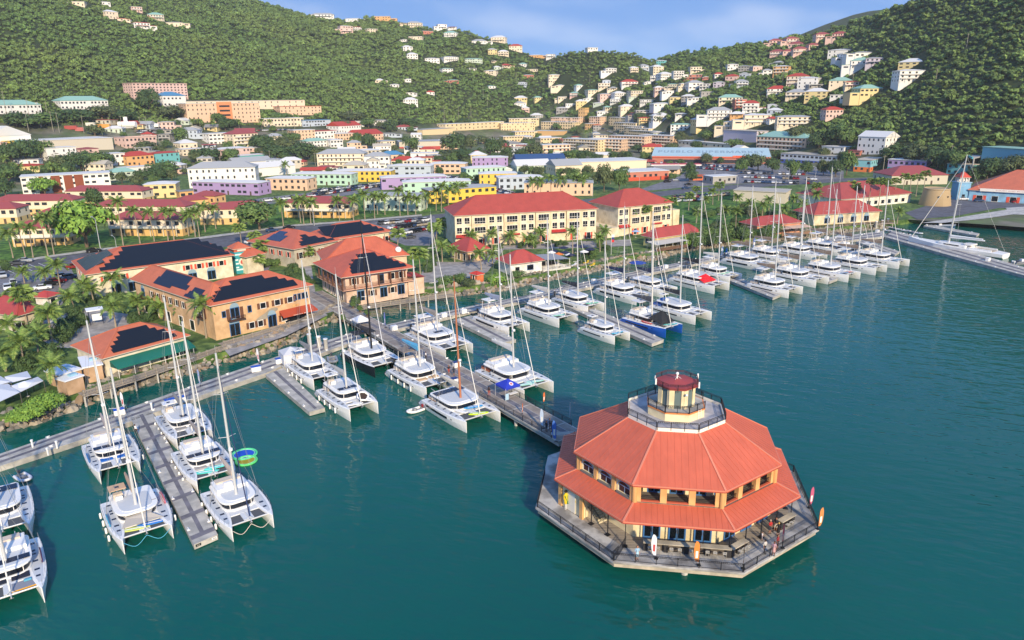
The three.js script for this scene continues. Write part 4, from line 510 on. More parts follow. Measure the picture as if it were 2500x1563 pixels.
board(BOAT.L1, 'lime yellow paddle board lying on a trampoline beside the grey awning', -0.9, 1.48, .83, 1.3, 0xd8e070); board(BOAT.L1, 'blue paddle board lying on a trampoline beside the grey awning', 1.0, 1.5, .82, 1.4, 0x2f7fd0);
board(BOAT.L1, 'pink paddle board standing on edge against a catamaran rail', 3.25, 1.75, .42, 0, 0xd8727c, undefined, 1.45); board(BOAT.L1, 'blue and white paddle board standing on edge along a catamaran side', -3.25, 1.7, .55, 0, 0x49a9c8, undefined, -1.45);
board(BOAT.L3, 'blue paddle board standing on edge along the catamaran with blue cushions', -3.1, 1.75, .58, 0, 0x2a78b8, undefined, -1.45); board(BOAT.L7, 'dark striped paddle board standing on edge along a rail', 3.2, 1.8, .5, 0, 0x4a2a50, undefined, 1.45);
board(BOAT.M2, 'white paddle board lying across a bow beside the round ring', -0.9, 1.52, .86, 1.4, 0xf2f0ea, undefined, 0, 0xd0d0d0); board(BOAT.M2, 'white paddle board leaning on the bow rail of a catamaran', 1.6, 1.75, .84, 0.2, 0xf2f0ea, undefined, 0.5, 0xc8c8c8);
board(BOAT.M5, 'lime yellow board sticking out over a catamaran bow', 0.2, 1.62, .89, 1.2, 0xd6f01c); board(BOAT.M5, 'blue kayak shaped board lying in front of a windscreen', 0.8, 1.75, .72, 1.3, 0x2f9bd6); board(BOAT.M5, 'white paddle board lying along a teak deck', -1.9, 1.7, .7, 0.25, 0xf0eee6);
board(BOAT.M7, 'pale green paddle board lying on a bow trampoline', -1.0, 1.5, .85, 1.3, 0x9fd8c8, 'pale green paddle boards'); board(BOAT.M7, 'pale green paddle board lying on a bow trampoline', 1.2, 1.5, .84, 1.2, 0x9fd8c8, 'pale green paddle boards'); board(BOAT.M9, 'sea green paddle board lying on the trampoline of the grey roofed catamaran', -0.6, 1.55, .82, 1.4, 0x82c8b4); board(BOAT.M10, 'green striped board lying on a crowded bow', 0.6, 1.6, .86, 1.2, 0x6cc8a0);
board(BOAT.M11, 'turquoise mat board on the bow of the small catamaran', 0.4, 1.52, .84, 1.5, 0x38a8c8); board(BOAT.M12, 'red kayak shaped board on the side deck of the blue catamaran', -2.6, 1.7, .6, 0, 0xd83828); board(BOAT.M12, 'turquoise board on the bow of the blue catamaran', 0.9, 1.6, .87, 1.2, 0x60c0c8);
board(BOAT.R4, 'red board on the trampoline of a catamaran with brown sail cover', 0.8, 1.55, .84, 1.3, 0xc84838); board(BOAT.R4, 'blue board on the trampoline of a catamaran with brown sail cover', -0.7, 1.55, .83, 1.3, 0x2c6c9c); board(BOAT.R6, 'blue board on the trampoline of the last catamaran', 0.2, 1.55, .84, 1.3, 0x3a86b0);
{ const b = BOAT.M2, t = thing('swim_ring', 'white octagonal inflatable ring with dark net centre on a bow', 'swim ring', onBoat(b, 1.2, 1.6, .80), b.rotation.y); part('ring', new THREE.TorusGeometry(0.95, 0.16, 8, 8).rotateX(-1.1), whiteM, t, 0, 0.55, 0); part('net', new THREE.CylinderGeometry(0.86, 0.86, 0.03, 8).rotateX(0.47), M(0x3a2c26, 0.9), t, 0, 0.55, 0); }
{ const b = BOAT.L7, t = thing('float_mat', 'grey and yellow float mat lying on a catamaran trampoline', 'float mat', onBoat(b, 1.2, 1.45, .84), b.rotation.y); part('mat', rndBox(2.1, 0.14, 1.5, 0.06), M(0x8a8c94, 0.8), t); part('edge', rndBox(2.2, 0.1, 0.25, 0.04), M(0xe0a020, 0.7), t, 0, 0.02, 0.72); part('cushion', rndBox(0.7, 0.2, 0.4, 0.08), M(0x58a0b8, 0.8), t, 0.4, 0.13, -0.5); }
{ const b = BOAT.M16, g = polyGeo([[-2.2, 2.5, b.Z(.6)], [2.2, 2.5, b.Z(.6)], [0, 3.2, b.Z(.66)], [-2.6, 1.75, b.Z(.76)], [2.6, 1.75, b.Z(.76)]], [[0, 2, 1], [0, 3, 2], [3, 4, 2], [4, 1, 2], [0, 1, 4, 3]]); const o = solo('red_cover', g, M(0xe01820, 0.7), 'bright red canvas cover pitched over a catamaran foredeck', 'cover'); o.position.copy(b.position); o.rotation.y = b.rotation.y; o.scale.y = b.scale.y; }
{ const b = BOAT.M12, g = polyGeo([[-2.4, 2.6, b.Z(.62)], [2.4, 2.6, b.Z(.62)], [0, 3.9, b.Z(.74)], [-2.2, 2.0, b.Z(.88)], [2.2, 2.0, b.Z(.88)]], [[0, 2, 1], [0, 3, 2], [3, 4, 2], [4, 1, 2]]); const o = solo('shade_sail', merge([g, g.clone().translate(0, -0.03, 0)]), M(0x24262a, 0.9, { side: THREE.DoubleSide }), 'black shade sail pitched over the bow of the blue catamaran', 'shade sail'); o.position.copy(b.position); o.rotation.y = b.rotation.y; o.scale.y = b.scale.y; }
dinghy('grey inflatable dinghy tied behind a catamaran at the dock edge', G(58, 1170, 0).setY(-0.05), 2.2, 0xd8dade, 0x3a3a3e); dinghy('white inflatable dinghy adrift beside the teak decked catamaran', G(1014, 1005, 0).setY(-0.05), 4.0, 0xeceae6, 0x8a2a30); dinghy('dark grey dinghy tied between two docks near the grey tent', G(812, 882, 0).setY(-0.05), 2.8, 0x9aa0a8, 0x303438, undefined, 1.25);
for (const k of ['M4', 'M10', 'M14', 'R1', 'R7', 'M6', 'M8']) { const b = BOAT[k], t = dinghy('grey inflatable dinghy hung at the stern of a catamaran', onBoat(b, 0, 1.55, 0.02), 0, 0xa8aaac, 0x26282a, 'dinghies on catamaran davits'); t.rotation.y = b.rotation.y + Math.PI / 2; }
for (let i = 0; i < 11; i++) { const a = G(2168 + (i % 6) * 15, 556 + (i % 6) * 3 + Math.floor(i / 6) * 9, 0); dinghy('grey inflatable dinghy packed in at the dinghy dock', a.setY(-0.05), 2.5 + (i * 37 % 10) * 0.06, [0xb8bcc0, 0x8e949c, 0xd0d2d4][i % 3], 0x1c1e22, 'dinghies crowded at the dinghy dock', 1.05); }
for (let i = 0; i < 6; i++) { const a = G(2232 + i * 12, 583 + i * 3.6, 0); dinghy('blue and white dinghy nosed in beside the large yacht', a.setY(-0.05), 1.2, [0xdfe3ea, 0xc6cedb][i % 2], 0x3a3f48, 'dinghies beside the large yacht', 1.1); }
// large round swim platforms
for (const [px, py, R, c, e, n] of [[596, 1111, 1.75, 0x1a55c8, 0x58d890, 'large round blue swim platform with green rim floating beside a catamaran'], [601, 1126.5, 1.45, 0xb09a1c, 0x60d878, 'round yellow swim platform with green rim floating beside a catamaran']]) { const t = thing('swim_platform', n, 'float', G(px, py, 0)); part('rim', new THREE.TorusGeometry(R, 0.16, 8, 32).rotateX(Math.PI / 2), M(e, 0.5), t, 0, 0.1, 0); part('net', new THREE.CylinderGeometry(R, R, 0.05, 32), M(c, 0.7), t, 0, 0.1, 0); part('inner_rim', new THREE.TorusGeometry(R * 0.84, 0.05, 6, 32).rotateX(Math.PI / 2), M(0x9ff0b0, 0.5), t, 0, 0.15, 0); }
// ---------------------------------------------------------------- the large sailing yacht
{
  const bow = G(2232, 590, 1), stern = G(2456, 628, 0.5), dir = bow.clone().sub(stern).setY(0), L = 31, t = thing('sailing_yacht', 'large white sailing yacht with one tall mast lying along the right hand dock', 'yacht', stern.clone().add(dir.clone().normalize().multiplyScalar(L / 2)).setY(0), Math.atan2(dir.x, dir.z)), Z = (s) => (s - 0.5) * L;
  part('hull', loft([[0, 2.5, 1.5], [.1, 2.9, 1.65], [.3, 3.3, 1.7], [.5, 3.4, 1.8], [.68, 2.9, 2.0], [.82, 1.9, 2.2], [.92, 1.0, 2.4], [1, .06, 2.6]].map(([s, w, h]) => { const z = Z(s); return [[-w, h, z], [-w * .95, .5, z], [-w * .4, -.4, z], [w * .4, -.4, z], [w * .95, .5, z], [w, h, z], [w * .4, h + .1, z], [-w * .4, h + .1, z]]; })), gel, t);
  part('deckhouse', plan(2.3, Z(.36), Z(.66), 3, 1.85, 0.75, 0.12), gel, t); part('deckhouse_window', plan(2.33, Z(.42), Z(.64), 2.8, 2.05, 0.34), boatGlass, t); part('cockpit', rndBox(3.6, 0.08, 6, 0.03), M(0xb8a890, 0.8), t, 0, 1.74, Z(.2)); part('cockpit_coaming', merge([box(0.4, 0.6, 6.5, -2, 1.95, Z(.22)), box(0.4, 0.6, 6.5, 2, 1.95, Z(.22)), box(3.8, 0.5, 0.5, 0, 1.95, Z(.34))]), gel, t); part('dodger', plan(2.0, Z(.31), Z(.4), 1, 2.6, 0.5, 0.15), M(0xdedad2, 0.8), t);
  const m = part('mast', bar([0, 1.8, Z(.57)], [0, 31, Z(.57) - 1.2], 0.28, 0.14, 10), alu, t); for (const h of [9, 15, 21]) part('spreader', merge([-1, 1].map((s) => bar([0, h, Z(.57) - h * .04], [s * 1.9, h, Z(.57) - h * .04 - .6], .05))), alu, m); const bm = part('boom', bar([0, 4.2, Z(.56)], [0, 4.6, Z(.22)], 0.25, 0.2, 8), gel, m); part('sail_cover', bar([0, 4.75, Z(.56)], [0, 5.0, Z(.24)], 0.36, 0.2, 8), M(0xe4e4e2, .8), bm);
  part('shrouds', merge([-1, 1].flatMap((s) => [bar([0, 30, Z(.57) - 1.15], [s * 3.1, 1.9, Z(.54)], .03), bar([0, 21, Z(.57) - .8], [s * 3, 1.9, Z(.52)], .025)])), wireM, m); part('furled_jib', bar([0, 2.4, Z(.97)], [0, 29, Z(.58) - 1.1], 0.14, 0.06), M(0xe0ddd4, .8), m); part('backstay', bar([0, 30.5, Z(.57) - 1.2], [0, 1.6, Z(.01)], .03), wireM, m); part('guard_rail', merge([-1, 1].flatMap((s) => Array.from({ length: 9 }, (_, i) => bar([s * 2.7, 1.8, Z(.06 + i * .08)], [s * 2.7, 2.5, Z(.06 + i * .08)], .02)))), wireM, t);
}
// motor tenders by the ramp
function tender(label, px, py, az, L, hullC, topC) { const d = new THREE.Vector3(Math.sin(az), 0, -Math.cos(az)), t = thing('motor_boat', label, 'motor boat', G(px, py, 0), Math.atan2(d.x, d.z)), Z = (s) => (s - .5) * L; part('hull', loft([[0, 1, .7], [.3, 1.1, .75], [.6, 1.05, .85], [.85, .6, 1], [1, .05, 1.1]].map(([s, w, h]) => [[-w, h, Z(s)], [-w * .8, .1, Z(s)], [0, -.3, Z(s)], [w * .8, .1, Z(s)], [w, h, Z(s)], [w * .6, h - .02, Z(s)], [-w * .6, h - .02, Z(s)]])), M(hullC, .4), t); part('tube', tube([[-1, .8, Z(0)], [-1.08, .85, Z(.5)], [-.6, 1.05, Z(.87)], [0, 1.15, Z(1)], [.6, 1.05, Z(.87)], [1.08, .85, Z(.5)], [1, .8, Z(0)]], .22, 24, 7), M(topC, .6), t); part('console', rndBox(.9, .9, 1.0, .08), M(0xdadcde, .5), t, 0, .7, Z(.45)); part('seat', box(1.2, .4, .6, 0, .95, Z(.25)), M(0x5a5c60, .8), t); for (const x of [-.4, .4]) part('outboard', outboardG, M(0xe8e8e8, .35), t, x, .2, Z(0) + 1.2); return t; }
tender('blue motor tender with grey tubes beside the wooden dock', 2298, 556, 1.75, 10, 0x2a4a6c, 0x8a94a0); tender('grey motor boat with twin white outboards nosed up to the ramp', 2438, 533, 0.9, 9, 0x8a8c90, 0x55585c); tender('grey inflatable launch at the edge of the right hand dock', 2496, 645, 1.4, 6, 0x9a9ca0, 0x787a80);
// ---------------------------------------------------------------- waterfront buildings
const stucco = (c) => M(c, 0.88, { map: T.stucco }), redRoof = (c) => M(c, 0.6, { map: T.roof });
const brownM = M(0x6b4630, 0.8), shutterBlue = M(0x39699a, 0.6), paneM = M(0x1a2026, 0.12), frameW = M(0xece8de, 0.7), stoneM = M(0xa39a88, 0.95, { map: T.stucco }), blackPanel = M(0x0b0c11, 0.5);
// a block with its front corner, right corner and left corner given on the eave line in the photograph
function block(name, label, cat, F, R, L, h, o = {}) {
  const ye = 1.9 + h, f = G(...F, ye), r = G(...R, ye), u = r.clone().sub(f).setY(0), lu = u.length(); u.divideScalar(lu);
  let lv = o.depth; if (!lv) { const l = G(...L, ye).sub(f); lv = Math.abs(l.x * u.z - l.z * u.x); }
  const over = o.over === undefined ? 0.7 : o.over, th = Math.atan2(-u.z, u.x), zx = -u.z, zz = u.x;
  const t = thing(name, label, cat, [f.x + u.x * lu / 2 - zx * lv / 2, 1.9, f.z + u.z * lu / 2 - zz * lv / 2], th, o.group);
  t.W = lu - 2 * over; t.D = lv - 2 * over; t.h = h;
  part('wall', boxUV(box(t.W, h + 1.0, t.D, 0, h / 2 - 0.5, 0)), stucco(o.wall || 0xf0dfb8), t);
  if (o.roof !== 0) t.roof = hipRoof(t, lu, lv, h, o.rise || Math.min(lu, lv) * 0.24, redRoof(o.roofC || 0xc96a4b), o.hip);
  return t;
}
function hipRoof(t, W, D, h, rise, m, hip = 1) { // ridge along the longer side; hip 0 gives gables
  const a = W / 2, b = D / 2, in_ = hip * Math.min(a, b), y = h, tk = 0.18; let v, f;
  if (W >= D) { v = [[-a, y, b], [a, y, b], [a, y, -b], [-a, y, -b], [-a + in_, y + rise, 0], [a - in_, y + rise, 0]]; f = [[0, 1, 5, 4], [1, 2, 5], [2, 3, 4, 5], [3, 0, 4]]; } else { v = [[-a, y, b], [a, y, b], [a, y, -b], [-a, y, -b], [0, y + rise, b - in_], [0, y + rise, -b + in_]]; f = [[0, 1, 4], [1, 2, 5, 4], [2, 3, 5], [3, 0, 4, 5]]; }
  v.push(...v.slice(0, 4).map((p) => [p[0], p[1] - tk, p[2]])); f.push([0, 6, 7, 1], [1, 7, 8, 2], [2, 8, 9, 3], [3, 9, 6, 0], [6, 9, 8, 7]);
  const r = part('roof', polyGeo(v, f), m, t); r.dims = { a, b, in_, y, rise, W, D };
  const caps = []; const E = W >= D ? [[0, 4], [3, 4], [1, 5], [2, 5], [4, 5]] : [[0, 4], [1, 4], [2, 5], [3, 5], [4, 5]]; for (const [i, j] of E) caps.push(beam(v[i].map((q, k) => q + (k === 1 ? 0.02 : 0)), v[j].map((q, k) => q + (k === 1 ? 0.02 : 0)), 0.3, 0.09)); part('ridge_cap', merge(caps), m, r);
  part('gutter', merge([box(W + 0.1, 0.12, 0.1, 0, y - 0.12, b + 0.05), box(W + 0.1, 0.12, 0.1, 0, y - 0.12, -b - 0.05), box(0.1, 0.12, D, a + 0.05, y - 0.12, 0), box(0.1, 0.12, D, -a - 0.05, y - 0.12, 0)]), M(0xc9bfa8, 0.6), r);
  return r;
}
// panels laid on a slope of a roof: rows [v0,v1,u0,u1] as fractions up the slope and along the eave; face f(ront), l(eft), r(ight)
function solar(t, face, rows, m = blackPanel) {
  const { a, b, in_, y, rise, W, D } = t.roof.dims, g = [], long = W >= D;
  const pt = (u, v) => { let p; const k = 1 - v; if (face === 'f') p = long ? [(-a + u * 2 * a), y + rise * v, b * k] : [-a + u * 2 * a, y + rise * v, b - in_ * v]; else { const s = face === 'r' ? 1 : -1; p = long ? [s * (a - in_ * v), y + rise * v, s * (b - u * 2 * b)] : [s * a * k, y + rise * v, s * (b - u * 2 * b)]; } return p; };
  for (const [v0, v1, u0, u1] of rows) { const q = [pt(u0, v0), pt(u1, v0), pt(u1, v1), pt(u0, v1)], up = q.map((p) => [p[0], p[1] + 0.1, p[2]]); const lo = q.map((p) => [p[0], p[1] + 0.03, p[2]]); g.push(polyGeo([...up, ...lo], [[0, 1, 2, 3], [0, 4, 5, 1], [1, 5, 6, 2], [2, 6, 7, 3], [3, 7, 4, 0]])); }
  return part('solar_array', merge(g), m, t.roof);
}
const SIDE = { f: (t, p) => [p, t.D / 2, 0], s: 1 };
function onWall(name, geo, m, t, side, p, y, out = 0.02) { let o; if (side === 'f') o = part(name, geo, m, t, p, y, t.D / 2 + out, 0); else if (side === 'l') o = part(name, geo, m, t, -t.W / 2 - out, y, p, -Math.PI / 2); else if (side === 'r') o = part(name, geo, m, t, t.W / 2 + out, y, -p, Math.PI / 2); else o = part(name, geo, m, t, -p, y, -t.D / 2 - out, Math.PI); return o; }
function win(t, side, p, y, w, h, st = 'plain') {
  const o = onWall('window', memo(['wp', w, h].join(), () => box(w, h, 0.06)), paneM, t, side, p, y, 0.0);
  const fr = memo(['wf', w, h].join(), () => merge([box(w + 0.2, 0.1, 0.12, 0, h / 2 + 0.05, 0.04), box(w + 0.2, 0.12, 0.16, 0, -h / 2 - 0.06, 0.05), box(0.1, h, 0.12, -w / 2 - 0.05, 0, 0.04), box(0.1, h, 0.12, w / 2 + 0.05, 0, 0.04)]));
  if (st === 'shutter') { part('frame', fr, frameW, o); for (const s of [-1, 1]) part('shutter', memo('sh' + w + h, () => box(w * 0.5, h + 0.1, 0.07)), brownM, o, s * (w * 0.78 + 0.1), 0, 0.06); }
  else if (st === 'red') { part('frame', fr, frameW, o); for (const s of [-1, 1]) part('shutter', memo('sh' + w + h, () => box(w * 0.5, h + 0.1, 0.07)), M(0xd8563c, 0.8), o, s * (w * 0.78 + 0.1), 0, 0.06); }
  else if (st === 'slider') { part('frame', memo(['sl', w, h].join(), () => merge([box(w + 0.2, 0.1, 0.12, 0, h / 2 + 0.05, 0.04), box(0.1, h, 0.12, -w / 2 - 0.05, 0, 0.04), box(0.1, h, 0.12, w / 2 + 0.05, 0, 0.04), box(w, 0.08, 0.1, 0, -h * 0.16, 0.08), box(w, 0.08, 0.1, 0, -h * 0.5, 0.08), ...Array.from({ length: Math.round(w / 0.9) - 1 }, (_, i) => box(0.06, h, 0.08, -w / 2 + (i + 1) * w / Math.round(w / 0.9), 0, 0.04))])), frameW, o); }
  else if (st === 'door') { part('frame', memo(['dr', w, h].join(), () => merge([box(w + 0.24, 0.14, 0.14, 0, h / 2 + 0.07, 0.04), box(0.14, h, 0.14, -w / 2 - 0.06, 0, 0.04), box(0.14, h, 0.14, w / 2 + 0.06, 0, 0.04), box(0.12, h, 0.1, 0, 0, 0.04)])), shutterBlue, o); const a = memo('arc' + w, () => { const s = new THREE.Shape(); s.absarc(0, 0, w / 2 + 0.1, 0, Math.PI); const g = new THREE.ExtrudeGeometry(s, { depth: 0.1, bevelEnabled: false, curveSegments: 8 }); return g; }); part('fanlight', a, M(0x8fa8b4, 0.4), o, 0, h / 2 + 0.12, 0); }
  else part('frame', fr, st === 'blue' ? shutterBlue : frameW, o);
  return o;
}
const signText = (txt, col = '#3a2418', bg = null, w = 512, h = 64, font = 'bold 44px sans-serif') => { const cv = document.createElement('canvas'); cv.width = w; cv.height = h; const x = cv.getContext('2d'); x.fillStyle = bg || '#e0aa6a'; x.fillRect(0, 0, w, h); x.fillStyle = col; x.font = font; x.textAlign = 'center'; x.textBaseline = 'middle'; x.fillText(txt, w / 2, h / 2); const t = new THREE.CanvasTexture(cv); t.colorSpace = THREE.SRGBColorSpace; return new THREE.MeshStandardMaterial({ map: t, roughness: 0.8 }); };
const BLD = {};
// restaurant with green awning
{
  const t = BLD.r = block('restaurant', 'single storey restaurant with red hip roof, black solar panels and a long green awning', 'restaurant', [248, 876], [464, 818], [166, 845], 3.9, { wall: 0xeae2cc, rise: 3.1, roofC: 0xcb724f });
  solar(t, 'f', [[.08, .22, .14, .86], [.22, .36, .16, .80], [.36, .5, .22, .8], [.5, .64, .28, .72], [.64, .82, .33, .66]]);
  const aw = part('awning', polyGeo([[-t.W / 2 + 0.8, 2.9, t.D / 2 + 0.03], [t.W / 2 + 0.4, 2.9, t.D / 2 + 0.03], [t.W / 2 + 0.4, 2.0, t.D / 2 + 2.6], [-t.W / 2 + 0.8, 2.0, t.D / 2 + 2.6], [t.W / 2 + 0.4, 1.72, t.D / 2 + 2.62], [-t.W / 2 + 0.8, 1.72, t.D / 2 + 2.62]], [[0, 3, 2, 1], [3, 5, 4, 2]]), M(0x0f6b5c, 0.85, { side: THREE.DoubleSide }), t);
  part('awning_side', polyGeo([[-t.W / 2 + 0.8, 2.9, t.D / 2 + 0.03], [-t.W / 2 + 0.8, 2.0, t.D / 2 + 2.6], [-t.W / 2 + 0.8, 1.7, t.D / 2 + 0.05]], [[0, 1, 2]]), M(0x0d5a4e, 0.85, { side: THREE.DoubleSide }), aw);
  for (let i = 0; i < 6; i++) part('awning_post', bar([-t.W / 2 + 1 + i * (t.W - 1) / 5, -0.2, t.D / 2 + 2.5], [-t.W / 2 + 1 + i * (t.W - 1) / 5, 1.8, t.D / 2 + 2.5], 0.05), frameW, t);
  for (const x of [3, 5.2, 7]) win(t, 'f', x, 1.1, 1.6, 1.8, 'plain'); onWall('vent', new THREE.CylinderGeometry(0.4, 0.4, 0.15, 12).rotateX(Math.PI / 2), alu, t, 'l', 2, 2.6, 0.08); onWall('air_conditioner', box(0.9, 0.8, 0.4), gel2, t, 'l', -3, 1.6, 0.2);
  // flat annex roofs at its left
}
{
  const t = BLD.y = block('shop_building', 'orange stucco two storey shop building, waterfront wing with black solar panels and brick red awning', 'building', [512, 747], [764, 695], [430, 712], 7.8, { wall: 0xdcb588, rise: 3.4, depth: 14, roofC: 0xcb6e4c });
  solar(t, 'f', [[.1, .24, .05, .86], [.24, .38, .08, .86], [.38, .52, .12, .80], [.52, .66, .18, .74], [.66, .84, .3, .62]]);
  for (const x of [-0.2, 3.2, 6.3]) win(t, 'f', x, 5.3, 1.2, 1.2, 'shutter'); for (const x of [8.2, 9.2, 10.2, 11]) win(t, 'f', x - 0.6, 5.6, 0.6, 1.2, 'blue'); const d = win(t, 'f', -6.6, 4.9, 1.8, 2.4, 'door'); part('balcony', merge([box(3.6, 0.15, 1.0, 0, -1.3, 0.55), box(3.6, 0.06, 0.06, 0, -0.4, 1.0), ...Array.from({ length: 15 }, (_, i) => box(0.05, 0.9, 0.05, -1.75 + i * 0.25, -0.85, 1.0))]), M(0x4a3226, 0.8), d); for (const s of [-1, 1]) part('shutter', box(0.7, 2.4, 0.08), brownM, d, s * 1.5, 0, 0.06);
  win(t, 'f', -9, 5.2, 0.7, 1.2, 'blue'); win(t, 'f', -3.3, 5.2, 0.7, 1.3, 'blue');
  for (const [x, w] of [[-7, 2], [1.6, 1.8]]) win(t, 'f', x, 1.4, w, 2.6, 'door'); for (const x of [-3.2, -1.2, 4.4]) win(t, 'f', x, 1.5, 1.1, 1.3, 'shutter');
  onWall('sign', box(2.4, 0.3, 0.04), signText('SEA GLASS', '#2a1c10'), t, 'f', -6.6, 3.35, 0.05); onWall('sign', box(2.8, 0.3, 0.04), signText('PROPERTIES', '#2a1c10'), t, 'f', -6.6, 2.98, 0.05); onWall('sign', box(1.6, 0.4, 0.04), signText('Z BAR', '#5a2a18'), t, 'f', 7.6, 3.75, 0.05);
  onWall('stone_patch', (() => { const s = new THREE.Shape(); s.moveTo(-3.2, -1.2); s.bezierCurveTo(-2.5, 0.2, -0.5, 0.2, 0.2, 1.0); s.bezierCurveTo(1.2, 1.6, 2.8, 1.3, 2.6, 0.7); s.bezierCurveTo(2, 0.2, 0.8, 0.4, 0.4, -0.4); s.bezierCurveTo(-0.4, -1.2, -2, -0.8, -3.2, -1.2); return new THREE.ExtrudeGeometry(s, { depth: 0.05, bevelEnabled: false }); })(), stoneM, t, 'f', 0.6, 3.0, 0.0);
  const aw = onWall('awning', polyGeo([[-4, 0.9, 0], [4, 0.9, 0], [4.3, 0, 2.2], [-4.3, 0, 2.2], [4.3, -0.3, 2.2], [-4.3, -0.3, 2.2], [-4, -0.2, 0]], [[0, 3, 2, 1], [3, 5, 4, 2], [0, 6, 3]]), M(0xb0492c, 0.85, { side: THREE.DoubleSide }), t, 'f', 7.4, 2.4, 0.03); part('awning_lettering', box(6.6, 0.26, 0.02), signText('TEQUILA  BAR', '#f4e8d8', '#b0492c'), aw, 0, -0.16, 2.22);
  win(t, 'f', 7.4, 1.2, 5.5, 1.9, 'plain');
  const r = BLD.y2 = block('shop_building', 'orange stucco two storey shop building, landward wing with dark blue solar panels', 'building', [505, 744], [590, 725], [302, 684], 7.75, { wall: 0xdeb78c, rise: 3.3, roofC: 0xcb724f });
  solar(r, 'l', [[.55, .95, .32, .66], [.3, .55, .3, .7], [.16, .3, .3, .52], [.34, .56, .76, .88], [.16, .34, .74, .93], [.03, .16, .72, .95]], M(0x1a2234, 0.4));
  for (const p of [12, 6, 3, 0, -3, -6, -9]) win(r, 'l', p, 5.4, 1.0, 1.3, 'shutter'); for (const p of [9, 4, -2, -8, -13]) win(r, 'l', p, 1.4, 1.8, 2.2, 'plain'); { const d = win(r, 'l', 14.4, 5.2, 1.2, 1.9, 'shutter'); part('balcony', merge([box(2.6, 0.12, 0.9, 0, -1.05, 0.5), box(2.6, 0.06, 0.06, 0, -0.2, 0.9), ...Array.from({ length: 11 }, (_, i) => box(0.05, 0.85, 0.05, -1.25 + i * 0.25, -0.6, 0.9))]), M(0x4a3226, 0.8), d); } { const d = win(r, 'l', -13.5, 5.0, 1.3, 2.0, 'door'); part('balcony', merge([box(2.6, 0.12, 0.9, 0, -1.05, 0.5), ...Array.from({ length: 11 }, (_, i) => box(0.05, 0.85, 0.05, -1.25 + i * 0.25, -0.6, 0.9))]), M(0x4a3226, 0.8), d); }
}
{
  const t = BLD.s = block('shop_building', 'long cream shop building whose red roof is almost covered in black solar panels', 'building', [206, 671], [573, 622.5], [185, 636], 6.3, { wall: 0xe9e0c6, rise: 4.2, roofC: 0xc96b4b });
  solar(t, 'f', [[.06, .2, .1, .97], [.2, .34, .14, .95], [.34, .48, .18, .95], [.48, .62, .22, .92], [.62, .78, .26, .88], [.78, .96, .29, .83]]); solar(t, 'l', [[.08, .5, .15, .85], [.5, .75, .3, .7]], M(0x3a4656, 0.2));
  for (const x of [-14, -10, 6, 9, 12, 15]) win(t, 'f', x, 4.4, 1.1, 1.3, 'red'); for (const x of [-12, -8, -3, 2, 7, 12]) win(t, 'f', x, 1.4, 2.0, 2.4, 'door'); for (const p of [5, 0, -5]) win(t, 'l', p, 4.3, 1.1, 1.3, 'red');
  // mural tower at the right end
  const c = G(590, 664, 1.9), m = thing('mural_tower', 'small square tower with turquoise mural and red hip roof', 'tower', [c.x, 1.9, c.z], t.rotation.y); pbox('wall', stucco(0x3aa6b4), m, 0, 3.2, 0, 4.2, 6.4, 4.2); pbox('upper_wall', stucco(0xd87058), m, 0, 6.9, 0, 4.3, 1.0, 4.3); m.W = 4.2; m.D = 4.2; hipRoof(m, 5, 5, 7.4, 1.5, redRoof(0xcb6e4c)); const mural = part('mural', new THREE.CircleGeometry(1.15, 20), M(0xd9d2c6, 0.9), m, 0, 3.4, 2.13); part('figure', new THREE.CircleGeometry(0.7, 12), M(0xb4564a, 0.9), mural, 0, -0.1, 0.012); for (const [y, w] of [[5.6, 4.0], [1.2, 4.0]]) pbox('mural_band', M(0xc8e4e4, 0.9), m, 0, y, 2.11, w, 0.45, 0.03); for (let i = 0; i < 6; i++) pbox('mural_tile', M(i % 2 ? 0x1f7f96 : 0xe0ecec, 0.9), m, (i % 2 ? 1.6 : -1.6), 1.9 + i * 0.55, 2.112, 0.8, 0.4, 0.03); pbox('panel', M(0xf0dccb, 0.9), m, 0, 6.9, 2.17, 2.4, 0.6, 0.03);
  const b = block('shop_wing', 'red hip roofed wing behind the mural tower', 'building', [600, 628], [648, 618], [580, 612], 5.2, { wall: 0xe8dcc0, depth: 12, rise: 2.4 });
}
{
  const a = block('shop_building', 'cream shop building with stepped black solar panels, nearer the car park', 'building', [800, 587], [957, 564], [740, 556], 6, { wall: 0xe6dcc2, rise: 3.6, depth: 15 }); solar(a, 'f', [[.1, .28, .06, .9], [.28, .46, .02, .84], [.46, .64, .02, .78], [.64, .9, .02, .68]]); for (const x of [2, 6, 10]) win(a, 'f', x, 3.6, 1.2, 1.6, 'red'); for (const x of [-2, 4, 8]) part('veranda_post', bar([x, -0.2, a.D / 2 + 2], [x, 5.6, a.D / 2 + 2], 0.08), brownM, a);
  const b = block('shop_building', 'grey stone fronted shop building with a small dark solar panel group', 'building', [716, 609], [832, 586], [663, 578], 6, { wall: 0xc9c0ac, rise: 3.6 }); solar(b, 'f', [[.08, .2, .2, .9], [.2, .34, .24, .78], [.34, .5, .34, .66], [.5, .68, .4, .52]]); solar(b, 'l', [[.25, .6, .3, .6], [.6, .8, .32, .5]], M(0x2a3450, 0.2)); for (const p of [8, 4, 0, -4]) win(b, 'l', p, 3.9, 1.0, 1.5, 'red'); for (const x of [-6, -2, 2]) win(b, 'f', x, 3.6, 1.3, 1.8, 'shutter');
}
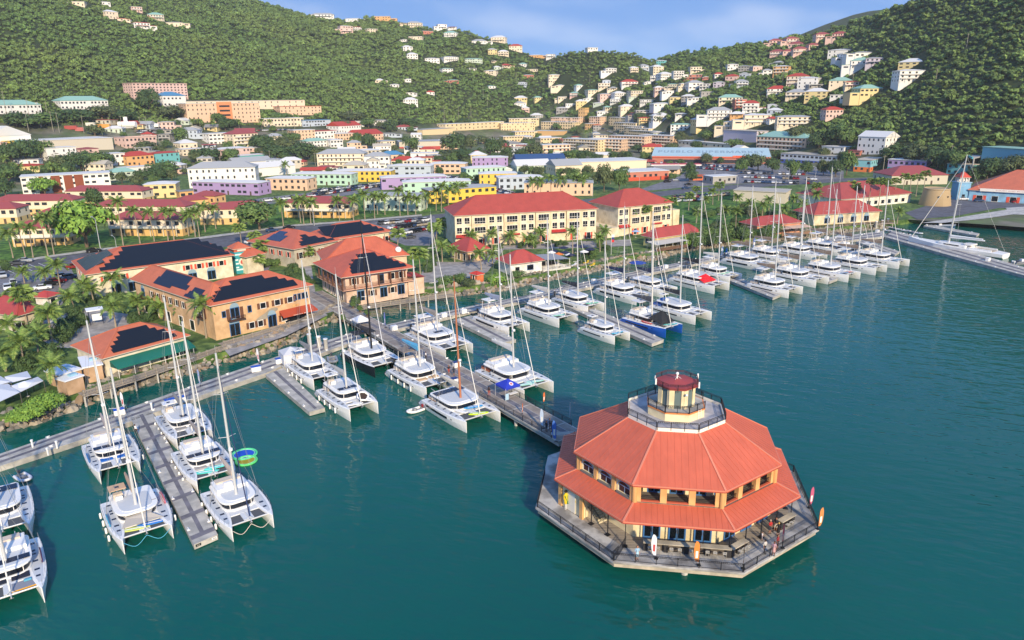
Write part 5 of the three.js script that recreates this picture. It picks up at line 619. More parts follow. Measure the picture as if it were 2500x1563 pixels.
{
  const t = BLD.p = block('shop_building', 'pink two storey shop building with wooden gallery and black solar panels beside the pier', 'building', [832, 678], [1013, 652], [761, 642], 7.0, { wall: 0xe0c2ac, rise: 4.4, roofC: 0xce6748, over: 1.6 });
  solar(t, 'f', [[.07, .2, .16, .9], [.2, .33, .18, .84], [.33, .46, .2, .78], [.46, .6, .26, .72], [.6, .78, .36, .62]]);
  for (const x of [-6, -2.8, 4.2, 6.6]) win(t, 'f', x, 5.2, 1.1, 1.5, 'shutter'); win(t, 'f', 1.2, 4.8, 1.2, 2.3, 'blue'); for (const x of [-4.5, 1.6, 6.4]) win(t, 'f', x, 1.3, 1.7, 2.4, 'door'); for (const x of [-1.4, 4]) win(t, 'f', x, 1.6, 1.0, 1.4, 'shutter'); for (const p of [6, 3, 0, -3, -6]) { win(t, 'l', p, 5.1, 1.0, 1.8, 'shutter'); win(t, 'l', p, 1.4, 1.2, 2.4, 'plain'); }
  const W2 = t.W / 2 + 1.3, D2 = t.D / 2 + 1.3; part('gallery_floor', merge([box(t.W + 2.6, 0.22, 1.3, 0, 3.5, t.D / 2 + 0.66), box(1.3, 0.22, t.D, -t.W / 2 - 0.66, 3.5, 0)]), M(0xd8a88c, 0.9), t); const [gf] = railing(t.W + 2.6, 1, 3, false), [gl] = railing(t.D + 2.4, 1, 3, false); part('gallery_rail', gf, M(0x6a5040, 0.8), t, 0, 3.6, D2); part('gallery_rail', gl, M(0x6a5040, 0.8), t, -W2, 3.6, 0, Math.PI / 2); for (let i = 0; i < 7; i++) part('gallery_post', box(0.26, 3.4, 0.26), brownM, t, -W2 + i * 2 * W2 / 6, 5.25, D2); for (let i = 1; i < 6; i++) part('gallery_post', box(0.26, 3.4, 0.26), brownM, t, -W2, 5.25, D2 - i * 2 * D2 / 6);
  onWall('stone_patch', box(6, 1.0, 0.05), stoneM, t, 'f', 1, 3.0, 0.0);
  part('annex', boxUV(box(4.5, 4.2, 6, t.W / 2 + 2.3, 1.6, t.D / 2 - 2.6)), stucco(0xe4c4a8), t); part('annex_roof', polyGeo([[t.W / 2, 4.6, t.D / 2 + 0.8], [t.W / 2 + 5, 3.8, t.D / 2 + 0.8], [t.W / 2 + 5, 3.8, t.D / 2 - 6], [t.W / 2, 4.6, t.D / 2 - 6]], [[0, 1, 2, 3]]), M(0xb0392c, 0.7, { side: THREE.DoubleSide }), t);
  const u = block('shop_building', 'taller red roofed block joined behind the pink shop building', 'building', [790, 640], [1000, 622], [752, 618], 7.4, { wall: 0xe2c6a6, rise: 4.4, roofC: 0xce6b4a, depth: 15 }); part('dish', new THREE.SphereGeometry(0.9, 12, 6, 0, 6.3, 0, 1.2).rotateX(0.9), whiteM, u, u.W / 2 - 2, 8.6, u.D / 2 - 1);
}
// hotel
function hotel(label, F, R, L, h, bays, o = {}) {
  const t = block('hotel', label, 'hotel', F, R, L, h, { wall: 0xeee0c2, roofC: 0xb8503f, rise: o.rise || 5.2, over: 0.5 });
  const n = bays, W = t.W; for (let i = 0; i < n; i++) { const x = -W / 2 + (i + 0.5) * W / n, wide = i % 2 === 1; if (wide) { const b = part('bay', boxUV(box(W / n, h - 0.4, 0.9, 0, 0, 0)), stucco(0xe6d2ae), t, x, h / 2 - 0.2, t.D / 2 + 0.3); for (const y of [h - 2.0, h - 5.2]) { const w = win(t, 'f', x, y, W / n * 0.66, 2.0, 'slider'); w.position.z += 0.75; } } else for (const y of [h - 2.0, h - 5.2]) for (const s of [-1, 1]) win(t, 'f', x + s * W / n * 0.24, y, W / n * 0.3, 2.0, 'slider'); if (i % 3 === 0) part('canopy', polyGeo([[-W / n * .45, .5, 0], [W / n * .45, .5, 0], [W / n * .5, -.3, 1.4], [-W / n * .5, -.3, 1.4]], [[0, 3, 2, 1]]), M(0xb02c28, 0.7, { side: THREE.DoubleSide }), t, x, 3.5, t.D / 2 + 0.05); else win(t, 'f', x, 1.3, 1.3, 2.1, 'red').position.z += wide ? 0.75 : 0; }
  return t;
}
hotel('long cream hotel with red hip roof and three floors of balconies', [1107, 527], [1461, 509], [1088, 507], 10.6, 9);
{ const t = hotel('shorter cream hotel block with red hip roof beside the long hotel', [1509, 507], [1645, 494], [1442, 492], 10.4, 5, { rise: 5 }); part('side_wing', boxUV(box(9, 6.6, 10, t.W / 2 + 4.5, 3, -2)), stucco(0xecdcb8), t); part('low_wing', boxUV(box(5, 3.6, 15, -t.W / 2 - 2.5, 1.6, 2)), stucco(0xeadcc0), t); onWall('sign', box(1.4, 0.6, 0.05), signText('MS', '#2a2018', '#eedfc0', 128, 64), t, 'f', -3, 3.4, 0.05); }
// small red roofs on the lawn and quay
{ const t = block('kiosk', 'octagonal looking tan kiosk with steep red roof in front of the hotel', 'kiosk', [1140, 615], [1197, 606], [1113, 610], 3.6, { wall: 0xe3c296, roofC: 0xb64c40, rise: 3.2, depth: 11 }); for (const x of [-2, 2]) win(t, 'f', x, 1.6, 1.3, 1.7, 'shutter'); for (const p of [3, 0, -3]) win(t, 'l', p, 1.5, 1.2, 2.2, 'plain'); }
{ const t = block('quay_cafe', 'small white quay cafe with red hip roof and grey deck canopy', 'cafe', [1245, 646], [1331, 635], [1228, 630], 3.4, { wall: 0xf4f2ec, roofC: 0xba5044, rise: 2.8, depth: 9 }); win(t, 'f', -3, 1.7, 1.4, 1.1, 'plain'); win(t, 'f', 1.2, 1.7, 1.9, 1.3, 'blue'); part('deck_canopy', polyGeo([[t.W / 2, 3.5, t.D / 2 + 1], [t.W / 2 + 9, 2.9, t.D / 2 + 1], [t.W / 2 + 9, 2.9, -t.D / 2], [t.W / 2, 3.5, -t.D / 2]], [[0, 1, 2, 3]]), M(0x9a9c9e, 0.7, { side: THREE.DoubleSide }), t); part('deck', box(9.5, 0.4, t.D + 1.5, t.W / 2 + 4.7, 0.2, 0), M(0xd8d4cc, 0.8), t); const [g] = railing(9.4, 1, 2, false); part('deck_rail', g, frameW, t, t.W / 2 + 4.7, 0.4, t.D / 2 + 0.7); for (const x of [1, 5, 9]) part('canopy_post', bar([t.W / 2 + x, 0, t.D / 2 + 0.7], [t.W / 2 + x, 3.1, t.D / 2 + 0.7], 0.08), frameW, t); part('service_bar', box(5, 1.1, 0.6, t.W / 2 + 5, 0.9, -1), M(0x3a3632, 0.8), t); }
{ const t = block('utility_hut', 'tiny orange utility hut with red roof on the bank', 'hut', [1164, 672], [1183, 668], [1158, 668], 2.3, { wall: 0xdc7a4c, roofC: 0xd0402c, over: 0.2, depth: 3.2, rise: 0.6 }); win(t, 'l', 0, 1.1, 0.8, 1.9, 'plain'); }
{ const t = block('beach_bar', 'low yellow beach bar with red hip roof and grey canvas awning', 'bar', [1600, 582], [1716, 565], [1561, 575], 3.4, { wall: 0xeede90, roofC: 0xb24c42, rise: 2.6 }); win(t, 'f', 6, 1.9, 1.6, 0.5, 'plain'); for (const p of [-1, 1]) win(t, 'l', p, 1.8, 1.2, 1.3, 'blue'); part('awning', polyGeo([[-t.W / 2 - 4, 2.6, t.D / 2 + 0.1], [t.W / 2 - 8, 2.7, t.D / 2 + 0.1], [t.W / 2 - 8, 2.2, t.D / 2 + 5], [-t.W / 2 - 4, 2.1, t.D / 2 + 5]], [[0, 3, 2, 1]]), M(0xc9c2b4, 0.9, { side: THREE.DoubleSide }), t); for (let i = 0; i < 5; i++) part('awning_post', bar([-t.W / 2 - 3.5 + i * 3.4, -0.3, t.D / 2 + 4.8], [-t.W / 2 - 3.5 + i * 3.4, 2.2, t.D / 2 + 4.8], 0.06), frameW, t); part('deck_fence', box(14, 1, 0.1, -t.W / 2 + 3, 0.5, t.D / 2 + 5), M(0x6a4e3c, 0.9), t); }
{ const t = block('quay_shop', 'salmon quay shop with red roof and beige porch behind the mangroves', 'shop', [1849, 552], [1962, 542], [1820, 546], 3.8, { wall: 0xdf9f80, roofC: 0xb04c42, rise: 2.4, depth: 10 }); for (const x of [-6, -2, 2, 6]) win(t, 'f', x, 1.8, 1.4, 1.6, 'plain'); part('porch_roof', polyGeo([[-2, 2.9, t.D / 2], [t.W / 2 + 2, 2.9, t.D / 2], [t.W / 2 + 2, 2.4, t.D / 2 + 4], [-2, 2.4, t.D / 2 + 4]], [[0, 3, 2, 1]]), M(0xcfae94, 0.9, { side: THREE.DoubleSide }), t); part('porch_rail', box(t.W / 2 + 4, 0.9, 0.08, t.W / 4, 0.5, t.D / 2 + 4), M(0x8a6a54, 0.9), t); for (let i = 0; i < 5; i++) part('porch_post', bar([-1.8 + i * 3, -0.5, t.D / 2 + 3.9], [-1.8 + i * 3, 2.5, t.D / 2 + 3.9], 0.08), brownM, t); }
{ const t = block('arcade_hall', 'cream arcaded hall with red hip roof and a brown boardwalk over the water', 'hall', [1988, 525], [2155, 515], [1953, 518], 4.2, { wall: 0xe6d6b4, roofC: 0xb04e42, rise: 3.8, depth: 13 }); for (const x of [-9, -3, 3, 9]) { const a = win(t, 'f', x, 1.5, 2.2, 2.0, 'door'); } part('boardwalk', box(t.W + 6, 0.3, 4, 1, -0.2, t.D / 2 + 2.6), timberM, t); const [g] = railing(t.W + 6, 1, 2, false); part('boardwalk_rail', g, M(0x7a4a32, 0.9), t, 1, 0, t.D / 2 + 4.5); for (let i = 0; i < 9; i++) part('boardwalk_pile', bar([-t.W / 2 - 1 + i * (t.W + 4) / 8, -4, t.D / 2 + 4.2], [-t.W / 2 - 1 + i * (t.W + 4) / 8, -0.3, t.D / 2 + 4.2], 0.18), dockSide, t); }
{ const t = block('market_hall', 'long white walled hall with wide red hip roof behind a row of fan palms', 'hall', [2054, 487], [2231, 471], [1985, 478], 4.4, { wall: 0xf0ece0, roofC: 0xb04e42, rise: 5.2, depth: 26 }); for (let i = 0; i < 9; i++) win(t, 'f', -18 + i * 4.4, 1.6, 2, 1.6, i % 3 ? 'plain' : 'blue'); }
{ const t = block('store_building', 'sky blue store building with orange red roof and long white name board', 'store', [2363, 463], [2640, 478], [2345, 455], 5.0, { wall: 0x8fc0e2, roofC: 0xcc7050, rise: 8.5, depth: 34 }); const L = t.W; onWall('name_board', box(L * 0.6, 1.3, 0.15), signText('SHORT AND ROUTE', '#b05a5a', '#ece6dc', 512, 64, '30px sans-serif'), t, 'f', -4, 5.3, 0.9); for (const x of [-16, -10, -3, 5, 12]) win(t, 'f', x, 1.4, 2.4, 2.4, x === -10 ? 'plain' : 'red');
  const c = G(2342, 487, 1.9), m = thing('blue_tower', 'square sky blue tower with white arcade and red pyramid roof', 'tower', [c.x, 1.9, c.z], t.rotation.y + 0.6); pbox('wall', stucco(0x86bbe0), m, 0, 4, 0, 5.6, 8, 5.6); pbox('cornice', stucco(0xa9d0ea), m, 0, 8.1, 0, 6.2, 0.4, 6.2); for (let k = 0; k < 4; k++) for (let i = 0; i < 4; i++) { const a = k * Math.PI / 2, x = -1.9 + i * 1.27; part('arcade_pier', box(0.4, 2.2, 0.4), frameW, m, Math.cos(a) * x + Math.sin(a) * 1.9, 9.4, -Math.sin(a) * x + Math.cos(a) * 1.9); } hipRoof(m, 5, 5, 10.5, 2.6, redRoof(0xd0523c)); pbox('door', paneM, m, 0, 1.4, 2.82, 1.4, 2.6, 0.06); }
{ const c = G(2282, 500, 1.9), t = thing('stone_tower', 'squat round stone tower, wider at its foot, beside the quay road', 'tower', c); part('wall', new THREE.CylinderGeometry(5.2, 6.6, 7.4, 22, 3).translate(0, 3.5, 0), M(0xc0a882, 0.95, { map: T.stucco }), t); part('parapet', new THREE.TorusGeometry(5.1, 0.35, 6, 22).rotateX(Math.PI / 2), M(0xb59e7a, 0.95), t, 0, 7.2, 0); for (const a of [1.2, 1.9, 0.6]) part('slit', box(0.5, 0.6, 0.3), paneM, t, Math.cos(a) * 6.0, 4.2, Math.sin(a) * 6.0, Math.PI / 2 - a); }
{ const t = block('cottage', 'cream cottage with dark red hip roof among palms beside the car park', 'cottage', [40, 772], [113, 752], [0, 747], 4.0, { wall: 0xe4dac2, roofC: 0xb04a44, rise: 3 }); win(t, 'f', -3, 1.6, 1.3, 1.6, 'shutter'); win(t, 'f', 2, 1.9, 0.7, 0.7); onWall('air_conditioner', box(1, .8, .4), gel2, t, 'f', 4, 0.8, .2); }
{ const t = block('gatehouse', 'small white gatehouse with two red canopy roofs in the car park', 'gatehouse', [114, 727], [150, 716], [104, 720], 2.8, { wall: 0xeeeae0, roofC: 0xc04a40, rise: 1, depth: 5 }); win(t, 'f', 0, 1.5, 1.4, 1); }
// flat roofed kitchens beside the restaurant
for (const [F, R, L, h, lab] of [[[202, 900], [250, 891], [161, 880], 2.9, 'flat white roofed kitchen block against the restaurant'], [[159, 933], [204, 918], [146, 923], 2.6, 'flat white roofed tan service block behind the leaning palm'], [[146, 919], [200, 902], [133, 900], 2.4, 'low white roofed store between restaurant and service block']]) { const t = block('service_block', lab, 'building', F, R, L, h, { wall: 0xc8a684, roof: 0, over: 0.1 }); part('flat_roof', box(t.W + .4, .25, t.D + .4, 0, h + .1, 0), M(0xe6e8ea, .8), t); part('roof_unit', box(1.2, .4, .9, 0.5, h + .4, 0), M(0x8fb8cc, .7), t); }
// boardwalks along the quay, each with planks, posts and rails
function boardwalk(label, pts, w = 2.6, y = 1.95) {
  const P = pts.map(([a, b]) => G(a, b, y)), o = P[0].clone(); o.y = 0; const t = thing('boardwalk', label, 'boardwalk', o);
  for (let i = 0; i + 1 < P.length; i++) { const A = P[i].clone().sub(o), B = P[i + 1].clone().sub(o), d = B.clone().sub(A), L = d.length(); d.divideScalar(L); const n = new THREE.Vector3(d.z, 0, -d.x), ry = Math.atan2(-d.z, d.x), k = Math.round(L / 2.4); if (n.x * 0 + n.z > 0) n.negate();
    const pt = (u, v) => A.clone().addScaledVector(d, u).addScaledVector(n, v); const q = [pt(0, 0), pt(L, 0), pt(L, w), pt(0, w)]; part('deck', ringGeo(q, y, 0.18), timberM, t);
    const rails = []; for (let j = 0; j <= k; j++) { const p = pt(j * L / k, 0.1); part('rail_post', UB, timberM, t, p.x, y + 0.5, p.z, ry).scale.set(0.26, 1.2, 0.26); if (j % 2 === 0) part('pile', bar([p.x, -3, p.z], [p.x, y - 0.1, p.z], 0.17, 0.17, 7), dockSide, t); if (j < k) { const m = pt((j + .5) * L / k, 0.1); part('rail_panel', memo('rp' + (L / k).toFixed(2), () => merge([box(L / k, .12, .08, 0, .42, 0), box(L / k, .12, .08, 0, -.3, 0), ...Array.from({ length: 9 }, (_, z) => box(.14, .7, .04, -L / k / 2 + (z + .5) * L / k / 9, .05, 0))])), timberM, t, m.x, y + .5, m.z, ry); } } }
  return t;
}
boardwalk('weathered timber boardwalk with panelled rail in front of the green awning', [[206, 968], [330, 930], [460, 885], [552, 852]]); boardwalk('weathered timber boardwalk in front of the orange shop building', [[548, 845], [640, 818], [730, 790], [800, 762]]); boardwalk('weathered timber boardwalk in front of the pink shop building', [[882, 755], [1000, 738], [1112, 722]]);
// ---------------------------------------------------------------- town and hillside
const foot = []; // footprints kept clear of trees: [x, z, radius]
const WC = { w: 0xe9e6de, c: 0xe6d6ba, o: 0xdcaa70, p: 0xdcbcae, r: 0xc07a66, g: 0xc6d2be, b: 0xbcc6d0, y: 0xdfcb92, k: 0xa6a39d, m: 0xb6d6bf, v: 0xab93bf, Y: 0xe6c250, t: 0x6ab0b0, e: 0xe2bf9f, a: 0xdab078, l: 0xc6bcc6, s: 0xcac1ae, T: 0x82bcc8, d: 0xe2cba0, P: 0xdcbaac };
const CN = { w: 'white', c: 'cream', o: 'orange', p: 'pink', r: 'terracotta', g: 'pale green', b: 'pale blue', y: 'yellow', k: 'grey', m: 'mint green', v: 'purple', Y: 'bright yellow', t: 'teal', e: 'peach', a: 'amber', l: 'lilac grey', s: 'sand coloured', T: 'turquoise', d: 'straw yellow', P: 'pink' };
const RC = { w: 0xd9d8d4, g: 0xa6a8a8, r: 0xb4402f, m: 0x9c4a48, b: 0x4a86ac, t: 0x8fb8a8, k: 0x8a8884, s: 0xbcb4a4, l: 0xb9d4d8, n: 0x2f4f7c };
const RN = { w: 'white', g: 'grey', r: 'red', m: 'maroon', b: 'blue', t: 'green', k: 'dark grey', s: 'sand', l: 'pale blue', n: 'navy' };
const winM = M(0x33373c, 0.25), slabM = M(0xe6e0d4, 0.8);
function house(name, label, cat, A, B, depth, h, st, wc, roof, rc, o = {}) { // A, B: front wall foot, left and right
  const u = B.clone().sub(A).setY(0), W = u.length(); u.divideScalar(W); const th = Math.atan2(-u.z, u.x), nx = -u.z, nz = u.x, y0 = Math.min(A.y, B.y), sink = o.sink || 1.0;
  const c = [A.x + u.x * W / 2 - nx * depth / 2, y0, A.z + u.z * W / 2 - nz * depth / 2]; foot.push([c[0], c[2], Math.hypot(W, depth) / 2 + 1.0, Math.abs(u.x), W, depth, th]);
  const t = thing(name, label, cat, c, th, o.group), wall = M(WC[wc] || wc, 0.9), rm = M(RC[rc] || WC[rc] || rc, 0.7); t.W = W; t.D = depth; t.h = h;
  pbox('wall', wall, t, 0, (h - sink) / 2, 0, W, h + sink, depth);
  if (o.plinth) pbox('lower_wall', M(o.plinth, 0.9), t, 0, (h * 0.42 - sink) / 2, 0, W + 0.06, h * 0.42 + sink, depth + 0.06);
  const ov = o.over === undefined ? 0.4 : o.over;
  if (roof === 'f') { pbox('roof', rm, t, 0, h + 0.15, 0, W + 2 * ov, 0.3, depth + 2 * ov); if (o.parapet) pbox('parapet', wall, t, 0, h + 0.5, depth / 2, W + 0.1, 0.8, 0.25); }
  else { const g = memo(['hr', roof, W.toFixed(1), depth.toFixed(1), (o.rise || 0)].join(), () => { const a = W / 2 + ov, b = depth / 2 + ov, rise = o.rise || Math.min(a, b) * (roof === 'l' ? 0.16 : 0.42), q = roof === 'g' ? 0 : Math.min(a, b) * 0.98; const long = a >= b; const v = long ? [[-a, 0, b], [a, 0, b], [a, 0, -b], [-a, 0, -b], [-a + q, rise, 0], [a - q, rise, 0]] : [[-a, 0, b], [a, 0, b], [a, 0, -b], [-a, 0, -b], [0, rise, b - q], [0, rise, -b + q]]; const f = long ? [[0, 1, 5, 4], [1, 2, 5], [2, 3, 4, 5], [3, 0, 4]] : [[0, 1, 4], [1, 2, 5, 4], [2, 3, 5], [3, 0, 4, 5]]; v.push(...v.slice(0, 4).map((p) => [p[0], -0.22, p[2]])); f.push([0, 6, 7, 1], [1, 7, 8, 2], [2, 8, 9, 3], [3, 9, 6, 0], [6, 9, 8, 7]); return polyGeo(v, f); }); part('roof', g, rm, t, 0, h + 0.2, 0); }
  // windows
  const fh = h / st, k = o.cols || Math.max(2, Math.min(14, Math.round(W / 3.4))), wm = winM;
  if (o.win !== 0) { const vs = Math.floor(h2(Math.round(A.x), Math.round(A.z), 3) * 4), ww = Math.min([1.5, 2.2, 1.0, 1.7][vs], W / k * [0.46, 0.62, 0.34, 0.5][vs]), wh = Math.min(1.5, fh * [0.46, 0.4, 0.5, 0.56][vs]); for (let s = 0; s < st; s++) for (let i = 0; i < k; i++) { const x = -W / 2 + (i + 0.5) * W / k + ((i * 7 + s * 3) % 3 - 1) * 0.12, y = (s + 0.56) * fh; const door = s === 0 && (i % 4 === 2); if (h2(i + 3 * s, Math.round(A.x), 9) < 0.12) continue; const w = pbox(door ? 'door' : 'window', door ? M(0x5a4a3c, 0.8) : wm, t, x, door ? 1.05 : y, depth / 2 + 0.02, door ? 1.0 : ww, door ? 2.1 : wh, 0.08); }
    const ks = Math.max(1, Math.round(depth / 4.5)); for (const sd of [-1, 1]) for (let s = 0; s < st; s++) for (let i = 0; i < ks; i++) pbox('window', wm, t, sd * (W / 2 + 0.02), (s + 0.56) * fh, -depth / 2 + (i + 0.5) * depth / ks, 0.08, wh, 1.0); }
  if (o.balc) for (let s = 1; s < st + (o.balc > 1 ? 1 : 0); s++) { pbox('balcony', slabM, t, 0, s * fh, depth / 2 + 0.6, W * 0.9, 0.16, 1.3); pbox('balustrade', slabM, t, 0, s * fh + 0.5, depth / 2 + 1.2, W * 0.9, 0.7, 0.08); if (s === 1 || o.balc > 1) for (let i = 0; i <= Math.min(5, Math.round(W / 4)); i++) pbox('balcony_post', wall, t, -W * 0.44 + i * W * 0.88 / Math.min(5, Math.round(W / 4)), (s - 0.5) * fh, depth / 2 + 1.2, 0.22, fh, 0.22); }
  if (o.wing) { const s = o.wing > 0 ? 1 : -1, ww = W * 0.45, wd = depth * 0.8, wh = h * (st > 1 ? 0.55 : 0.8); pbox('side_wing', wall, t, s * (W / 2 + ww / 2 - 0.3), (wh - sink) / 2, depth * 0.1 - 0.4, ww, wh + sink, wd); pbox('wing_roof', rm, t, s * (W / 2 + ww / 2 - 0.3), wh + 0.12, depth * 0.1 - 0.4, ww + 0.7, 0.24, wd + 0.7); pbox('window', wm, t, s * (W / 2 + ww / 2), wh * 0.55, depth * 0.1 + wd / 2 - 0.38, ww * 0.5, 1.2, 0.08); }
  if (o.porch) { pbox('porch_roof', rm, t, 0, h / st + 0.1, depth / 2 + 1.1, W * 0.8, 0.16, 2.4); for (const x of [-0.38, 0, 0.38]) pbox('porch_post', wall, t, x * W, h / st / 2, depth / 2 + 2.1, 0.2, h / st, 0.2); }
  return t;
}
const NST = ['', 'one', 'two', 'three', 'four', 'five', 'six', 'seven'];
